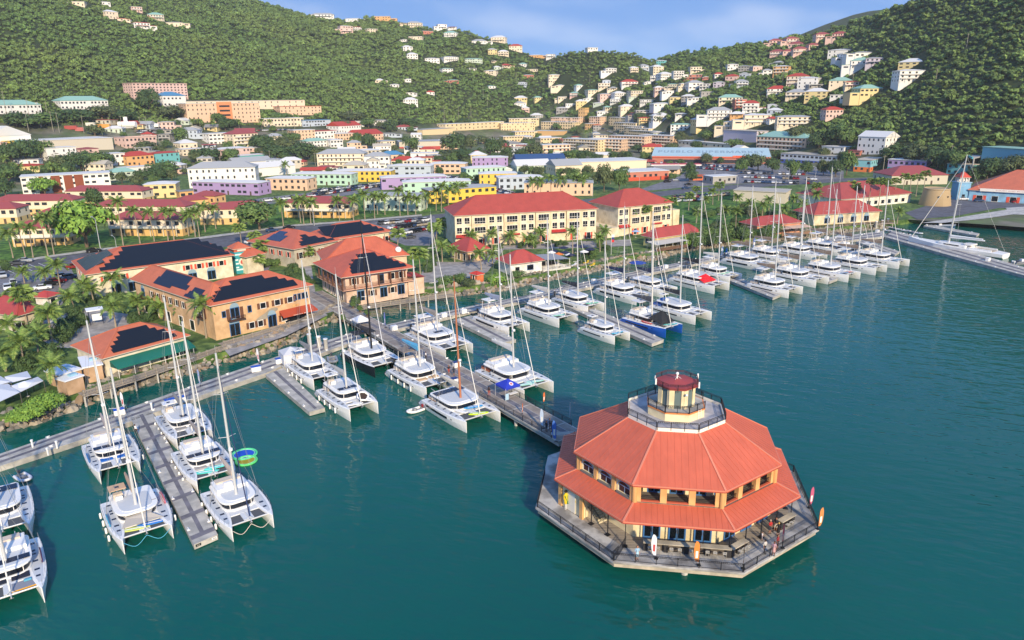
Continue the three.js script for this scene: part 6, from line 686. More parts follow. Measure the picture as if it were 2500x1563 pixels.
// flat town: [left x, left y, right x, right y, depth, height, storeys, wall, roof kind, roof colour, label, options]
const TOWN = [
  [57, 476, 273, 463, 16, 9.4, 3, 'w', 'f', 'w', 'white three storey apartment block with brown brick panels', { panels: 1 }],
  [-15, 526, 183, 523, 10, 6.2, 2, 'c', 'h', 'm', 'cream housing block with long maroon roof and laundry on its gallery', { plinth: 0xdcbc80 }],
  [-40, 548, 45, 546, 10, 6.2, 2, 'c', 'h', 'm', 'cream and ochre housing block whose blank gable faces the palms', { plinth: 0xdcbc80 }],
  [86, 563, 200, 561, 9, 6.0, 2, 'c', 'h', 'm', 'cream housing block half hidden behind the big bright green tree', { plinth: 0xdcbc80 }],
  [33, 603, 172, 598, 9, 6.2, 2, 'c', 'h', 'm', 'ochre housing block on the lawn left of the big bright green tree', { plinth: 0xdab070, balc: 1 }],
  [164, 497, 350, 497, 10, 6.0, 2, 'c', 'h', 'm', 'cream housing block with maroon roof and round tree at its end', { plinth: 0xdcbc80 }],
  [232, 540, 456, 541, 10, 6.2, 2, 'c', 'h', 'm', 'cream housing block with maroon roof behind the royal palms', { plinth: 0xdcbc80 }],
  [268, 576, 447, 577, 10, 6.2, 2, 'c', 'h', 'm', 'cream and ochre housing block on the lawn behind a row of royal palms', { plinth: 0xdab070, balc: 1 }],
  [490, 550, 640, 547, 9, 6.2, 2, 'c', 'h', 'm', 'cream housing block half hidden behind a dark round tree', { plinth: 0xdab678 }],
  [695, 531, 856, 533, 10, 6.2, 2, 'c', 'h', 'm', 'cream and ochre housing block with projecting gallery behind clustered palms', { plinth: 0xdcb06c, balc: 1 }],
  [472, 500, 526, 502, 8, 4.4, 1, 'a', 'h', 'm', 'small ochre community hall with maroon roof', {}],
  [440, 512, 510, 506, 8, 3.8, 1, 'a', 'h', 'm', 'low ochre hall with maroon roof on the lawn', {}],
  [540, 523, 640, 519, 7, 3.2, 1, 'c', 'h', 'm', 'low maroon roofed laundry building', {}],
  [472, 473, 633, 478, 11, 6.4, 2, 'v', 'l', 'w', 'purple two storey housing block with pale roof', {}], [651, 464, 751, 466, 11, 6.4, 2, 'e', 'l', 'w', 'peach two storey housing block beside the purple block', {}],
  [463, 460, 627, 455, 14, 11, 3, 'w', 'h', 'g', 'white three storey school with grey gabled roof', {}], [355, 485, 432, 482, 12, 7, 2, 'y', 'l', 'w', 'pale yellow two storey house with white roof beside the purple block', {}], [440, 486, 474, 483, 6, 3.6, 1, 'o', 'f', 'k', 'small ochre shed beside the purple block', {}],
  [630, 432, 722, 424, 14, 5.5, 1, 'w', 'g', 'w', 'white hall with tall slanted end wall', { win: 0 }], [712, 452, 859, 453, 11, 6.4, 2, 'm', 'l', 'w', 'mint green two storey housing block behind the parked cars', {}],
  [815, 444, 955, 444, 11, 6.4, 2, 'Y', 'l', 'w', 'bright yellow housing block behind the mint green block', {}], [950, 431, 1052, 431, 11, 6.6, 2, 'b', 'l', 'w', 'pale blue grey housing block behind the purple blocks', {}], [1050, 425, 1136, 425, 11, 6.6, 2, 'e', 'l', 'w', 'peach housing block with a round tree before it', {}],
  [932, 464, 1090, 458, 11, 6.4, 2, 'v', 'l', 'w', 'purple housing block with small palms at its corner', {}], [985, 478, 1150, 473, 11, 6.6, 2, 'm', 'l', 'w', 'mint green housing block behind the yellow block and palms', {}], [891, 514, 1028, 516, 11, 6.6, 2, 'g', 'l', 'g', 'pale mint housing block on the lawn behind tall royal palms', {}], [1049, 499, 1212, 487, 11, 6.4, 2, 'Y', 'l', 'g', 'bright yellow housing block with palms in front of it', {}],
  [1171, 453, 1262, 451, 11, 6.4, 2, 'Y', 'l', 'w', 'bright yellow housing block beside the pale blue block', {}], [1218, 464, 1325, 461, 11, 6.4, 2, 'b', 'l', 'w', 'pale blue housing block behind the peach block', {}], [1280, 478, 1447, 478, 11, 6.4, 2, 'e', 'l', 'g', 'peach housing block with a grey roof behind the hotel', {}], [1139, 438, 1235, 433, 11, 6.4, 2, 'm', 'l', 'w', 'mint green housing block next to the yellow block by the car rows', {}], [1153, 406, 1240, 405, 11, 6, 2, 'v', 'l', 'w', 'purple housing block half sunk behind mint roofs', {}],
  [775, 406, 890, 405, 14, 9, 3, 'c', 'h', 'g', 'cream three storey apartment house with balconies', { balc: 1 }], [890, 410, 952, 409, 12, 8, 2, 'w', 'h', 'g', 'white two storey house with grey hip roof', {}], [817, 386, 928, 384, 12, 6, 2, 's', 'l', 'w', 'long sand coloured block with pale roof', {}], [930, 393, 988, 391, 12, 4.6, 1, 'e', 'h', 'b', 'low house with bright blue roof', {}], [955, 403, 1016, 402, 12, 3.2, 1, 'c', 'h', 'r', 'low house with bright red hip roof', {}], [1003, 397, 1070, 396, 12, 7, 2, 'w', 'f', 'w', 'white two storey flat roofed house', {}],
  [975, 362, 1077, 365, 30, 8, 2, 's', 'f', 'g', 'wide grey roofed warehouse with red lower wall', { plinth: 0xb85048, win: 0 }], [878, 345, 936, 341, 20, 6, 2, 'e', 'g', 'r', 'peach store with red roof', {}], [824, 342, 866, 342, 16, 6.5, 2, 'e', 'f', 'w', 'plain peach store block', {}], [828, 326, 882, 322, 18, 7, 2, 'w', 'g', 'r', 'white hall with red roof near the hill', {}], [1088, 319, 1230, 311, 14, 7, 2, 'd', 'f', 'w', 'long straw yellow arcaded building at the foot of the hill', {}], [1032, 330, 1110, 327, 20, 6.5, 1, 'd', 'f', 'g', 'straw yellow warehouse with a flat grey roof', { win: 0 }], [808, 360, 838, 360, 10, 7, 2, 'w', 'l', 'w', 'small white house among dark trees', {}], [930, 362, 965, 362, 10, 7, 2, 'c', 'l', 'g', 'small cream house between round trees', {}],
  [512, 352, 588, 350, 14, 9, 3, 'w', 'f', 'w', 'white three storey block below the hospital', {}], [572, 361, 632, 357, 14, 11, 4, 'c', 'h', 'm', 'cream four storey apartment tower with maroon roof', { balc: 1 }], [441, 365, 483, 364, 12, 5, 1, 'c', 'h', 'w', 'cream pavilion with pale pyramid roof', {}], [447, 381, 500, 378, 10, 5, 2, 'c', 'f', 'w', 'cream two storey house below the pyramid roof', {}], [540, 391, 612, 385, 12, 8, 2, 'p', 'l', 'w', 'pink two storey house split by a tree', {}], [583, 397, 650, 392, 10, 5, 1, 't', 'f', 'w', 'teal open sided house with white roof', {}], [572, 410, 664, 405, 14, 4, 1, 'w', 'g', 'g', 'low shed with a wide pale grey roof', {}], [719, 341, 770, 341, 16, 9, 3, 'e', 'f', 'w', 'peach warehouse with ribbed walls', {}], [770, 341, 822, 338, 14, 7.5, 2, 'w', 'f', 'r', 'white block with a red roof edge', {}], [751, 361, 798, 357, 10, 5.5, 2, 'w', 'h', 't', 'white house with green roof among trees', {}],
  [645, 309, 742, 308, 16, 8, 2, 'c', 'f', 'w', 'long cream clinic building beside the hospital', {}], [740, 310, 808, 306, 14, 6, 2, 'b', 'f', 'b', 'glass fronted showroom with a blue roof', {}],
  [72, 368, 278, 365, 60, 8.5, 1, 's', 'f', 'w', 'very wide sand coloured warehouse with white roof', { win: 0 }], [118, 396, 190, 391, 12, 9, 2, 'w', 'f', 'w', 'white two storey house with arched upper windows', {}], [204, 386, 243, 383, 10, 6, 2, 'p', 'l', 'm', 'pink house with maroon roof below the wide warehouse', {}], [309, 363, 384, 358, 14, 8, 2, 'p', 'f', 'p', 'pink block with stepped parapet', { parapet: 1 }], [312, 406, 378, 402, 12, 7, 2, 'o', 'h', 'r', 'orange two storey house with red roof', {}], [380, 398, 440, 395, 10, 7, 2, 't', 'l', 'r', 'teal two storey house with white shutters', {}], [258, 406, 308, 402, 12, 8, 2, 'w', 'f', 'w', 'white boxy house with a blank side wall', {}], [300, 424, 372, 420, 10, 4, 1, 'w', 'f', 'w', 'low white flat roofed house', {}], [270, 441, 336, 437, 10, 5, 2, 'g', 'h', 't', 'pale green house with green roof', {}], [-30, 356, 78, 350, 30, 6, 1, 'w', 'g', 'w', 'white sheds with curved roofs', { win: 0 }], [-20, 366, 20, 366, 10, 5, 1, 'p', 'f', 'p', 'pink shop front below the white sheds', {}], [22, 364, 38, 363, 8, 5, 1, 'Y', 'f', 'Y', 'yellow shop front below the white sheds', {}], [42, 362, 62, 361, 8, 5, 1, 't', 'f', 't', 'teal shop front below the white sheds', {}],
  [1223, 318, 1306, 318, 12, 9, 3, 'd', 'f', 'w', 'straw yellow apartment block, two faces to the lawn', {}], [1243, 306, 1316, 307, 12, 9, 3, 'd', 'f', 'w', 'straw yellow apartment block behind another on the rise', {}], [1321, 316, 1404, 315, 12, 9, 3, 'd', 'f', 'w', 'straw yellow apartment block with a round tree before it', {}], [1345, 305, 1413, 306, 12, 9, 3, 'e', 'f', 'w', 'peach apartment block with a blank end wall', {}], [1438, 308, 1464, 309, 12, 11, 4, 'e', 'f', 'w', 'narrow peach apartment tower', {}], [1428, 317, 1450, 316, 10, 7, 2, 'a', 'f', 'w', 'amber end block of an apartment row', {}], [1311, 332, 1376, 330, 10, 6, 2, 'a', 'f', 'w', 'amber ribbed wall building without windows', { win: 0 }], [1258, 335, 1312, 333, 12, 6, 2, 'd', 'f', 'w', 'straw yellow row house with dark band of openings', {}], [1229, 347, 1296, 345, 12, 6, 2, 'd', 'f', 'w', 'straw yellow row house with pale roof edge', {}], [1320, 352, 1370, 350, 12, 6, 2, 'd', 'f', 'w', 'straw yellow row house between round trees', {}],
  [1486, 306, 1531, 303, 12, 9, 3, 'd', 'f', 'w', 'topmost of the stepped straw yellow apartment blocks', {}], [1498, 319, 1552, 315, 12, 9, 3, 'd', 'f', 'w', 'second of the stepped straw yellow apartment blocks', {}], [1512, 325, 1567, 320, 12, 8, 3, 'd', 'f', 'w', 'third of the stepped straw yellow apartment blocks', {}], [1524, 330, 1583, 327, 12, 8, 3, 'd', 'f', 'w', 'fourth of the stepped straw yellow apartment blocks', {}], [1535, 337, 1602, 333, 12, 8, 3, 'd', 'f', 'w', 'fifth of the stepped straw yellow apartment blocks', {}], [1560, 358, 1642, 358, 12, 11.5, 4, 'e', 'f', 'w', 'four storey peach apartment block with central stair, end of the row', { balc: 1 }], [1486, 360, 1573, 364, 12, 11.5, 4, 'e', 'f', 'w', 'four storey peach apartment block with blank right end wall', { balc: 1 }], [1432, 368, 1518, 371, 12, 11, 4, 'e', 'f', 'w', 'four storey peach apartment block with amber stair strip', { balc: 1 }], [1374, 366, 1460, 371, 12, 10.5, 4, 'd', 'f', 'w', 'four storey straw yellow apartment block with dark window bands', { balc: 1 }], [1325, 381, 1392, 379, 12, 9, 3, 'e', 'f', 'w', 'three storey peach apartment block behind dark trees', { balc: 1 }], [1412, 297, 1428, 297, 8, 16, 4, 'a', 'f', 'Y', 'narrow amber water tower building', {}],
  [1262, 411, 1382, 408, 20, 4.5, 1, 'w', 'g', 'n', 'low hall with a wide navy blue roof', {}], [1356, 429, 1421, 426, 16, 6, 1, 'c', 'g', 'g', 'cream gabled hall with grey side roof', {}], [1262, 425, 1345, 422, 16, 5, 1, 'g', 'g', 'w', 'low shed with white ribbed roof', {}], [1415, 421, 1578, 415, 26, 6.5, 1, 'c', 'f', 'w', 'wide cream warehouse with flat pale roof', { win: 0 }], [1530, 443, 1632, 438, 18, 5.2, 1, 'r', 'f', 'w', 'orange brick restaurant with dark red awnings', { plinth: 0xc8553a }],
  [1740, 450, 1797, 447, 10, 4, 1, 'k', 'f', 'w', 'grey prefabricated office box', {}], [1905, 398, 2042, 393, 24, 7, 2, 'b', 'f', 's', 'blue fronted shopping block with pale flat roof', { plinth: 0x4a64b8 }], [1845, 372, 1966, 361, 18, 12.5, 4, 'e', 'h', 't', 'peach four storey apartment house with green roof', { balc: 1 }], [1765, 346, 1846, 348, 30, 10, 1, 'l', 'f', 's', 'big lilac grey warehouse without windows', { win: 0 }], [1655, 366, 1790, 363, 20, 8.5, 2, 'c', 'f', 'w', 'cream office building with long upper window row and outside stair', {}],
  [2083, 419, 2124, 421, 26, 7.5, 2, 'T', 'f', 's', 'turquoise and orange corner shop with flat sandy roof', { plinth: 0xe07a40 }], [2091, 377, 2158, 376, 16, 12, 3, 'w', 'g', 'w', 'tall white three storey house with slanted roof', {}], [2165, 421, 2260, 416, 18, 8, 2, 'v', 'f', 'w', 'magenta and blue two storey shop with turquoise porch', { plinth: 0x3fa8b0 }], [2175, 452, 2312, 450, 20, 5, 1, 's', 'h', 'm', 'low hall with wide faded maroon roof', {}], [2310, 425, 2372, 424, 12, 6, 2, 't', 'f', 's', 'teal shop with a sand coloured canopy', {}], [1790, 491, 1916, 498, 14, 5, 1, 's', 'f', 's', 'plain sand coloured walled compound behind palms', { win: 0 }], [2392, 407, 2580, 411, 14, 11, 2, 'T', 'f', 't', 'turquoise lift station at the foot of the wooded hill', { win: 0 }], [2005, 378, 2060, 374, 10, 6, 2, 'w', 'f', 'w', 'white sheds at the foot of the wooded hill', {}], [2070, 382, 2100, 381, 8, 4, 1, 'r', 'f', 'm', 'terracotta shed beside the tall white house', {}],
];
for (const [lx, ly, rx, ry, d, h, st, wc, roof, rc, label, o] of TOWN) {
  const t = house(st > 2 ? 'apartment_block' : h > 5.5 ? 'town_building' : 'town_house', label, 'building', onT(lx, ly), onT(rx, ry), d, h, st, wc, roof, rc, o);
  if (o.panels) for (const [x, w] of [[-0.28, .05], [-.12, .1], [.02, .1], [.14, .1]]) pbox('brick_panel', M(0x8a4a32, .9), t, x * t.W, t.h / 2, t.D / 2 + .04, w * t.W, t.h, .1);
}
// hospital, old hotel and other large blocks on the slopes: [centre x, base y, width px, height px, storeys, wall, roof, roof colour, label]
const BIG = [[548, 299, 178, 43, 5, 'e', 'f', 'w', 'large peach hospital with a column of bands in its middle'], [394, 243, 132, 33, 6, 'P', 'f', 'p', 'long pink hotel slab with rows of balconies above the hospital'], [600, 262, 290, 16, 2, 'c', 'f', 'w', 'very long low cream building above the hospital'], [735, 281, 101, 20, 3, 'e', 'f', 'r', 'pink and peach block at the edge of the forest'], [47, 278, 112, 18, 2, 'w', 'h', 't', 'white barracks with green roofs at the foot of the forest'], [208, 267, 116, 18, 2, 'w', 'h', 't', 'pair of white barracks with grey green roofs'], [428, 262, 56, 24, 2, 'w', 'h', 'b', 'white house with pale blue roof below the pink hotel']];
for (const [x, y, w, h, st, wc, roof, rc, label] of BIG) { const A = onT(x - w / 2, y), B = onT(x + w / 2, y), c = A.clone().add(B).multiplyScalar(.5), D = Math.hypot(c.x, c.z), H = h * D / FPX; A.y = B.y = Math.min(A.y, B.y); const t = house('large_building', label, 'building', A, B, 16, H, st, wc, roof, rc, { sink: 10, cols: Math.min(18, Math.round(w / 9)) }); if (label.includes('hospital with')) { pbox('band_bay', M(0xe09060, .9), t, 0, H / 2 + .5, t.D / 2 + .3, t.W * .2, H + 1.5, 1); for (let i = 0; i < 4; i++) pbox('band_window', winM, t, 0, H * (.2 + i * .22), t.D / 2 + .85, t.W * .14, 1.6, .1); } }
// hillside houses: [centre x, base y, width, height, wall] in crops of the photograph, [x0, y0, scale] first
const HILL = [
  [700, 0, .3307, [[265, 130, 160, 30, 'w'], [490, 158, 110, 28, 'w'], [705, 142, 115, 40, 'o'], [445, 245, 95, 65, 'p'], [525, 222, 60, 30, 'w'], [635, 240, 80, 35, 'c'], [860, 190, 50, 28, 'c'], [950, 200, 110, 40, 'c'], [1150, 205, 70, 45, 'w'], [1220, 200, 65, 22, 'w'], [1040, 250, 90, 28, 'r'], [1205, 270, 95, 38, 'w'], [950, 290, 100, 28, 'c'], [870, 305, 40, 20, 'w'], [895, 375, 75, 38, 'w'], [930, 432, 80, 42, 'w'], [1075, 460, 110, 38, 'w'], [1215, 450, 120, 38, 'w'], [1380, 460, 135, 35, 'g'], [1190, 535, 90, 38, 'w'], [1375, 518, 60, 20, 'w'], [1500, 548, 95, 35, 'c'], [1625, 500, 70, 26, 'c'], [1555, 512, 50, 25, 'g'], [1525, 462, 28, 22, 'c'], [1740, 485, 55, 15, 'w'], [1420, 320, 110, 25, 'w'], [1560, 310, 110, 45, 'c'], [1690, 375, 100, 48, 'c'], [1520, 400, 70, 45, 'y'], [1600, 410, 80, 40, 'c'], [1835, 425, 100, 25, 'o'], [1945, 420, 65, 35, 'w'], [2260, 355, 80, 20, 'w'], [1810, 525, 90, 16, 'c'], [1785, 575, 80, 30, 'r'], [1735, 635, 70, 35, 'b'], [1975, 610, 85, 75, 'c'], [685, 610, 65, 26, 'c'], [795, 640, 65, 22, 'w'], [900, 605, 40, 30, 'w'], [1228, 612, 85, 28, 'r'], [1515, 652, 55, 25, 'w'], [915, 770, 110, 45, 'w'], [905, 700, 60, 22, 'w'], [1062, 695, 60, 15, 'w'], [1725, 745, 100, 32, 'y'], [1725, 782, 95, 28, 'w'], [1860, 745, 65, 35, 'y'], [2035, 738, 65, 35, 'c'], [2120, 715, 65, 38, 'p'], [2030, 650, 90, 28, 'c'], [2165, 648, 60, 25, 'w']]],
  [1200, 100, .291, [[1003, 270, 95, 52, 'w'], [1200, 255, 75, 40, 'c'], [1285, 240, 75, 45, 'b'], [1425, 195, 85, 40, 't'], [1400, 270, 100, 70, 'c'], [1470, 315, 115, 50, 'w'], [1570, 315, 90, 80, 'w'], [1375, 325, 90, 45, 'w'], [1320, 365, 45, 35, 'w'], [1715, 265, 95, 60, 'c'], [1710, 325, 105, 55, 'r'], [2025, 240, 90, 55, 'w'], [2115, 250, 90, 50, 'k'], [1910, 305, 75, 38, 'w'], [2010, 330, 100, 45, 'p'], [2120, 305, 70, 38, 'w'], [1905, 385, 90, 50, 'l'], [1715, 405, 130, 70, 'w'], [1610, 400, 50, 55, 'c'], [1785, 405, 85, 60, 'w'], [1800, 322, 35, 16, 'r'], [1515, 400, 75, 50, 'c'], [1510, 450, 90, 45, 'w'], [1405, 440, 75, 65, 'p'], [1160, 375, 140, 45, 'w'], [945, 400, 100, 60, 'c'], [965, 360, 70, 40, 'b'], [860, 445, 110, 45, 'c'], [745, 395, 65, 30, 'w'], [1025, 415, 60, 30, 'c'], [960, 490, 105, 60, 'p'], [1080, 475, 105, 50, 'w'], [1220, 460, 115, 55, 'c'], [1190, 488, 80, 28, 'g'], [1040, 525, 100, 50, 'w'], [1300, 530, 115, 50, 'w'], [1540, 505, 90, 45, 'y'], [1640, 525, 100, 80, 'k'], [1735, 500, 100, 30, 'w'], [1810, 460, 100, 45, 'k'], [690, 465, 70, 40, 'p'], [595, 498, 75, 38, 'c'], [665, 550, 90, 35, 'w'], [755, 550, 95, 60, 'y'], [825, 500, 60, 30, 'w'], [895, 545, 95, 35, 'g'], [590, 605, 100, 60, 'k'], [285, 590, 70, 40, 'p'], [980, 580, 60, 35, 'c'], [1140, 590, 120, 55, 'c'], [1450, 555, 190, 40, 'w'], [1300, 620, 180, 50, 'k'], [1430, 680, 160, 70, 'w'], [1590, 770, 180, 90, 'w'], [1590, 640, 100, 40, 'w'], [1785, 720, 150, 80, 'y'], [1910, 660, 200, 100, 'w'], [2005, 520, 190, 60, 'c'], [2090, 560, 100, 90, 'r'], [2170, 600, 130, 100, 'w'], [2030, 750, 170, 90, 'c'], [2180, 690, 120, 80, 'k'], [2060, 650, 120, 50, 'o'], [380, 655, 110, 45, 'k'], [930, 620, 90, 40, 'w'], [1290, 690, 110, 60, 'y'], [1230, 640, 100, 50, 'k']]],
  [1800, 0, .3307, [[285, 335, 90, 45, 'P'], [410, 325, 95, 50, 'P'], [430, 350, 100, 35, 'P'], [635, 290, 100, 45, 'P'], [758, 285, 100, 45, 'P'], [290, 415, 95, 45, 'P'], [380, 400, 80, 30, 'P'], [465, 400, 100, 50, 'P'], [570, 350, 80, 25, 'P'], [750, 415, 150, 55, 'w'], [830, 455, 110, 70, 'w'], [940, 425, 130, 45, 'w'], [910, 510, 130, 75, 'w'], [1010, 480, 110, 60, 'l'], [150, 520, 75, 38, 'p'], [300, 480, 70, 25, 'g'], [320, 555, 110, 80, 'o'], [222, 555, 65, 45, 'w'], [50, 575, 70, 40, 'b'], [35, 640, 90, 50, 'b'], [430, 640, 135, 95, 'c'], [515, 650, 140, 90, 'w'], [580, 660, 100, 45, 'k'], [300, 695, 150, 50, 'w'], [430, 725, 140, 55, 'c'], [575, 745, 150, 85, 'y'], [760, 640, 150, 55, 'c'], [845, 650, 90, 55, 'c'], [985, 715, 160, 75, 'y'], [750, 725, 120, 25, 'w'], [850, 735, 90, 30, 'w'], [1278, 505, 155, 55, 'y'], [1290, 605, 175, 95, 'w'], [715, 870, 125, 75, 'p'], [420, 935, 240, 90, 'c'], [150, 925, 190, 95, 'c'], [255, 795, 60, 30, 'b'], [270, 840, 100, 35, 'b'], [270, 905, 70, 40, 'w']]],
  [0, 0, .372, [[515, 35, 65, 28, 'c'], [690, 35, 60, 28, 'w'], [900, 78, 60, 38, 'p'], [740, 122, 75, 50, 'c'], [800, 138, 50, 20, 'c'], [1025, 130, 90, 40, 's'], [955, 122, 55, 12, 'r'], [935, 185, 90, 42, 'w'], [1145, 170, 95, 28, 'c'], [1220, 168, 30, 14, 'w']]],
];
const hillPx = [];
{ const r = rng(99); for (const [x0, y0, sc, list] of HILL) for (const [u, v, w, h, wc] of list) {
  const px = x0 + u * sc, py = y0 + v * sc, pw = w * sc, ph = h * sc; hillPx.push([px, py, pw, ph]); let P = onT(px, py + 1); const D = Math.hypot(P.x, P.z), W = pw * D / FPX * 0.92, H = Math.max(3, ph * D / FPX * 0.72), st = clamp(Math.round(H / 3.1), 1, 4), turn = (r() - 0.5) * 0.9 + 0.12, view = new THREE.Vector3(P.x, 0, P.z).normalize(), right = new THREE.Vector3(-view.z, 0, view.x).applyAxisAngle(_u, turn);
  const A = P.clone().addScaledVector(right, -W / 2), B = P.clone().addScaledVector(right, W / 2); const rk = wc === 'P' ? 'h' : ['f', 'l', 'h', 'l', 'h'][Math.floor(r() * 5)], rc = wc === 'P' ? 'm' : rk === 'f' ? 'w' : ['w', 'r', 'g', 'w', 't'][Math.floor(r() * 5)];
  const label = `${CN[wc]} ${NST[st]} storey ${wc === 'P' ? 'condominium' : 'house'} with ${RN[rc] || 'pale'} ${rk === 'f' ? 'flat' : rk === 'l' ? 'low' : 'hip'} roof on the ${x0 === 0 ? 'high forested slope' : x0 === 700 ? 'green ridge slope' : x0 === 1200 ? 'crowded hillside' : 'steep wooded hillside'}`;
  house('hillside_house', label, 'house', A, B, clamp(W * 0.7, 6, 13), H, st, wc, rk, rc, { sink: 6, balc: st > 1 && r() < 0.45 ? 1 : 0, cols: clamp(Math.round(W / (2.6 + 2 * r())), 2, 7), wing: r() < 0.5 ? (r() < 0.5 ? 1 : -1) : 0, porch: r() < 0.3, group: `${CN[wc]} hillside houses` });
} }

// smaller houses packed between the named buildings of the town
{ const r = rng(515); let n = 0; const ok = (P, R) => !foot.some((q) => Math.hypot(q[0] - P.x, q[1] - P.z) < q[2] * 0.85 + R); for (let i = 0; i < 1500 && n < 110; i++) { const x = 10 + r() * 2050, y = 302 + Math.pow(r(), 1.3) * 130, P = onT(x, y), D = Math.hypot(P.x, P.z), f = at(FOO, Math.atan2(P.x, -P.z)); if (D < 430 || D > f.r * 1.03) continue; if (P.x > 105 && D < 600) continue; const W = 8 + r() * 9, d = 7 + r() * 5; if (!ok(P, Math.hypot(W, d) / 2)) continue; n++; const st = r() < 0.55 ? 1 : 2, wc = 'wcwpgebykcs'[Math.floor(r() * 11)], roof = 'lfhg'[Math.floor(r() * 4)], rc = 'wgrwksm'[Math.floor(r() * 7)], a = 0.1 + (r() - .5) * 0.5, dir = new THREE.Vector3(Math.cos(a), 0, -Math.sin(a) * 0.8).normalize(); house('town_house', `small ${CN[wc]} ${NST[st]} storey house with ${RN[rc]} ${roof === 'f' ? 'flat' : roof === 'l' ? 'low' : roof === 'h' ? 'hip' : 'gabled'} roof packed into the town`, 'house', P.clone().addScaledVector(dir, -W / 2), P.clone().addScaledVector(dir, W / 2), d, st * 3, st, wc, roof, rc, { group: `small ${CN[wc]} town houses`, wing: r() < .4 ? 1 : 0, porch: r() < .35 }); } }

{ const P = [[2349, 374], [2480, 350], [2500, 357], [2375, 386]].map(([x, y]) => G(x, y, 15)), o = P[0].clone().setY(1.9), v = P.map((p) => p.clone().sub(o).toArray()), t = thing('lift_canopy', 'long turquoise edged canopy blade above the lift station', 'canopy', o); part('roof', polyGeo([...v, ...v.map((p) => [p[0], p[1] - .7, p[2]])], [[0, 1, 2, 3], [7, 6, 5, 4], [0, 4, 5, 1], [1, 5, 6, 2], [2, 6, 7, 3], [3, 7, 4, 0]]), M(0xa6a4a0, .8), t); part('edge', merge([beam(v[0], v[1], .6, 1.0), beam(v[3], v[0], .6, 1.0)]), M(0x55b4bc, .6), t); for (const p of v) part('column', bar([p[0] * .95, -1, p[2]], [p[0] * .95, p[1] - .3, p[2]], .4), concM, t); }
// ---------------------------------------------------------------- riprap banks
const rockG = [0, 1, 2, 3].map((k) => { const g = new THREE.IcosahedronGeometry(1, 1), p = g.attributes.position; for (let i = 0; i < p.count; i++) { const x = p.getX(i), y = p.getY(i), z = p.getZ(i), n = 0.72 + 0.5 * h2(Math.round(x * 50), Math.round(y * 50 + z * 131), k); p.setXYZ(i, x * n * 1.15, y * n * 0.78, z * n); } g.computeVertexNormals(); return g; });
const rockM = [0x8e8a82, 0xa8a094, 0x77746e, 0xb5aa98, 0x9a8670].map((c) => M(c, 0.95, { map: T.stucco }));
function riprap(label, pts, single) {
  const P = pts.map(([a, b]) => G(a, b, 0)), o = P[0].clone(), t = thing('riprap', label, 'rocks', o), r = rng(pts[0][0] + 11), list = [];
  for (let i = 0; i + 1 < P.length; i++) { const A = P[i], d = P[i + 1].clone().sub(A), L = d.length(); d.divideScalar(L); const n = new THREE.Vector3(d.z, 0, -d.x); for (let u = 0; u < L; u += 0.62) for (let k = 0; k < 5; k++) { const v = -1.5 + k * 0.85 + (r() - 0.5) * 0.8, s = 0.36 + 0.42 * r() * r() + (r() < 0.08 ? 0.35 : 0); const p = A.clone().addScaledVector(d, u + (r() - 0.5) * 0.7).addScaledVector(n, v); p.y = clamp(-0.15 + (v + 1.5) / 3.2 * 2.0, -0.2, 1.85) + (r() - 0.5) * 0.3; list.push([p.sub(o), s, r(), r(), Math.floor(r() * 4), Math.floor(r() * 5)]); } }
  list.sort((a, b) => b[1] - a[1]); const N = single ? 300 : 0;
  list.slice(0, N).forEach(([p, s, a, b, g, m]) => { const q = part('rock', rockG[g], rockM[m], t, p.x, p.y, p.z); q.rotation.set(a * 6, b * 6, a * b * 6); q.scale.set(s, s * 0.9, s * (0.8 + 0.4 * a)); });
  const rest = list.slice(N); if (rest.length) { const im = new THREE.InstancedMesh(rockG[1], rockM[1], rest.length), mm = new THREE.Matrix4(), q = new THREE.Quaternion(), c = new THREE.Color(); rest.forEach(([p, s, a, b], i) => { q.setFromEuler(new THREE.Euler(a * 6, b * 6, a * b * 6)); mm.compose(p, q, new THREE.Vector3(s, s * 0.85, s * (0.8 + 0.4 * a))); im.setMatrixAt(i, mm); const k = 0.55 + 0.5 * b; im.setColorAt(i, c.setRGB(k, k * (0.95 + 0.03 * a), k * 0.9)); }); im.name = 'loose_rocks'; im.userData.kind = 'stuff'; shade(im); t.add(im); }
}
riprap('bank of grey and tan boulders below the bright green shrubs', [[-60, 1062], [0, 1046], [74, 1032], [167, 997], [204, 984], [300, 948], [407, 922]], true);
riprap('bank of pale boulders below the orange shop building', [[407, 922], [526, 887], [641, 860], [708, 830], [745, 800], [790, 792]], true);
riprap('boulder bank below the white quay cafe', [[1116, 720], [1228, 707], [1275, 694], [1370, 676]], true); riprap('boulder bank below the hotel lawn and beach bar', [[1370, 676], [1447, 661], [1537, 640], [1600, 632], [1640, 618], [1690, 608]], true); riprap('low rocks under the pink shop building', [[800, 788], [830, 765], [880, 745], [1000, 728], [1116, 720]]); riprap('low rocks along the mangroves', [[1690, 608], [1760, 600], [1880, 590], [1960, 580], [2060, 566], [2157, 556]]);
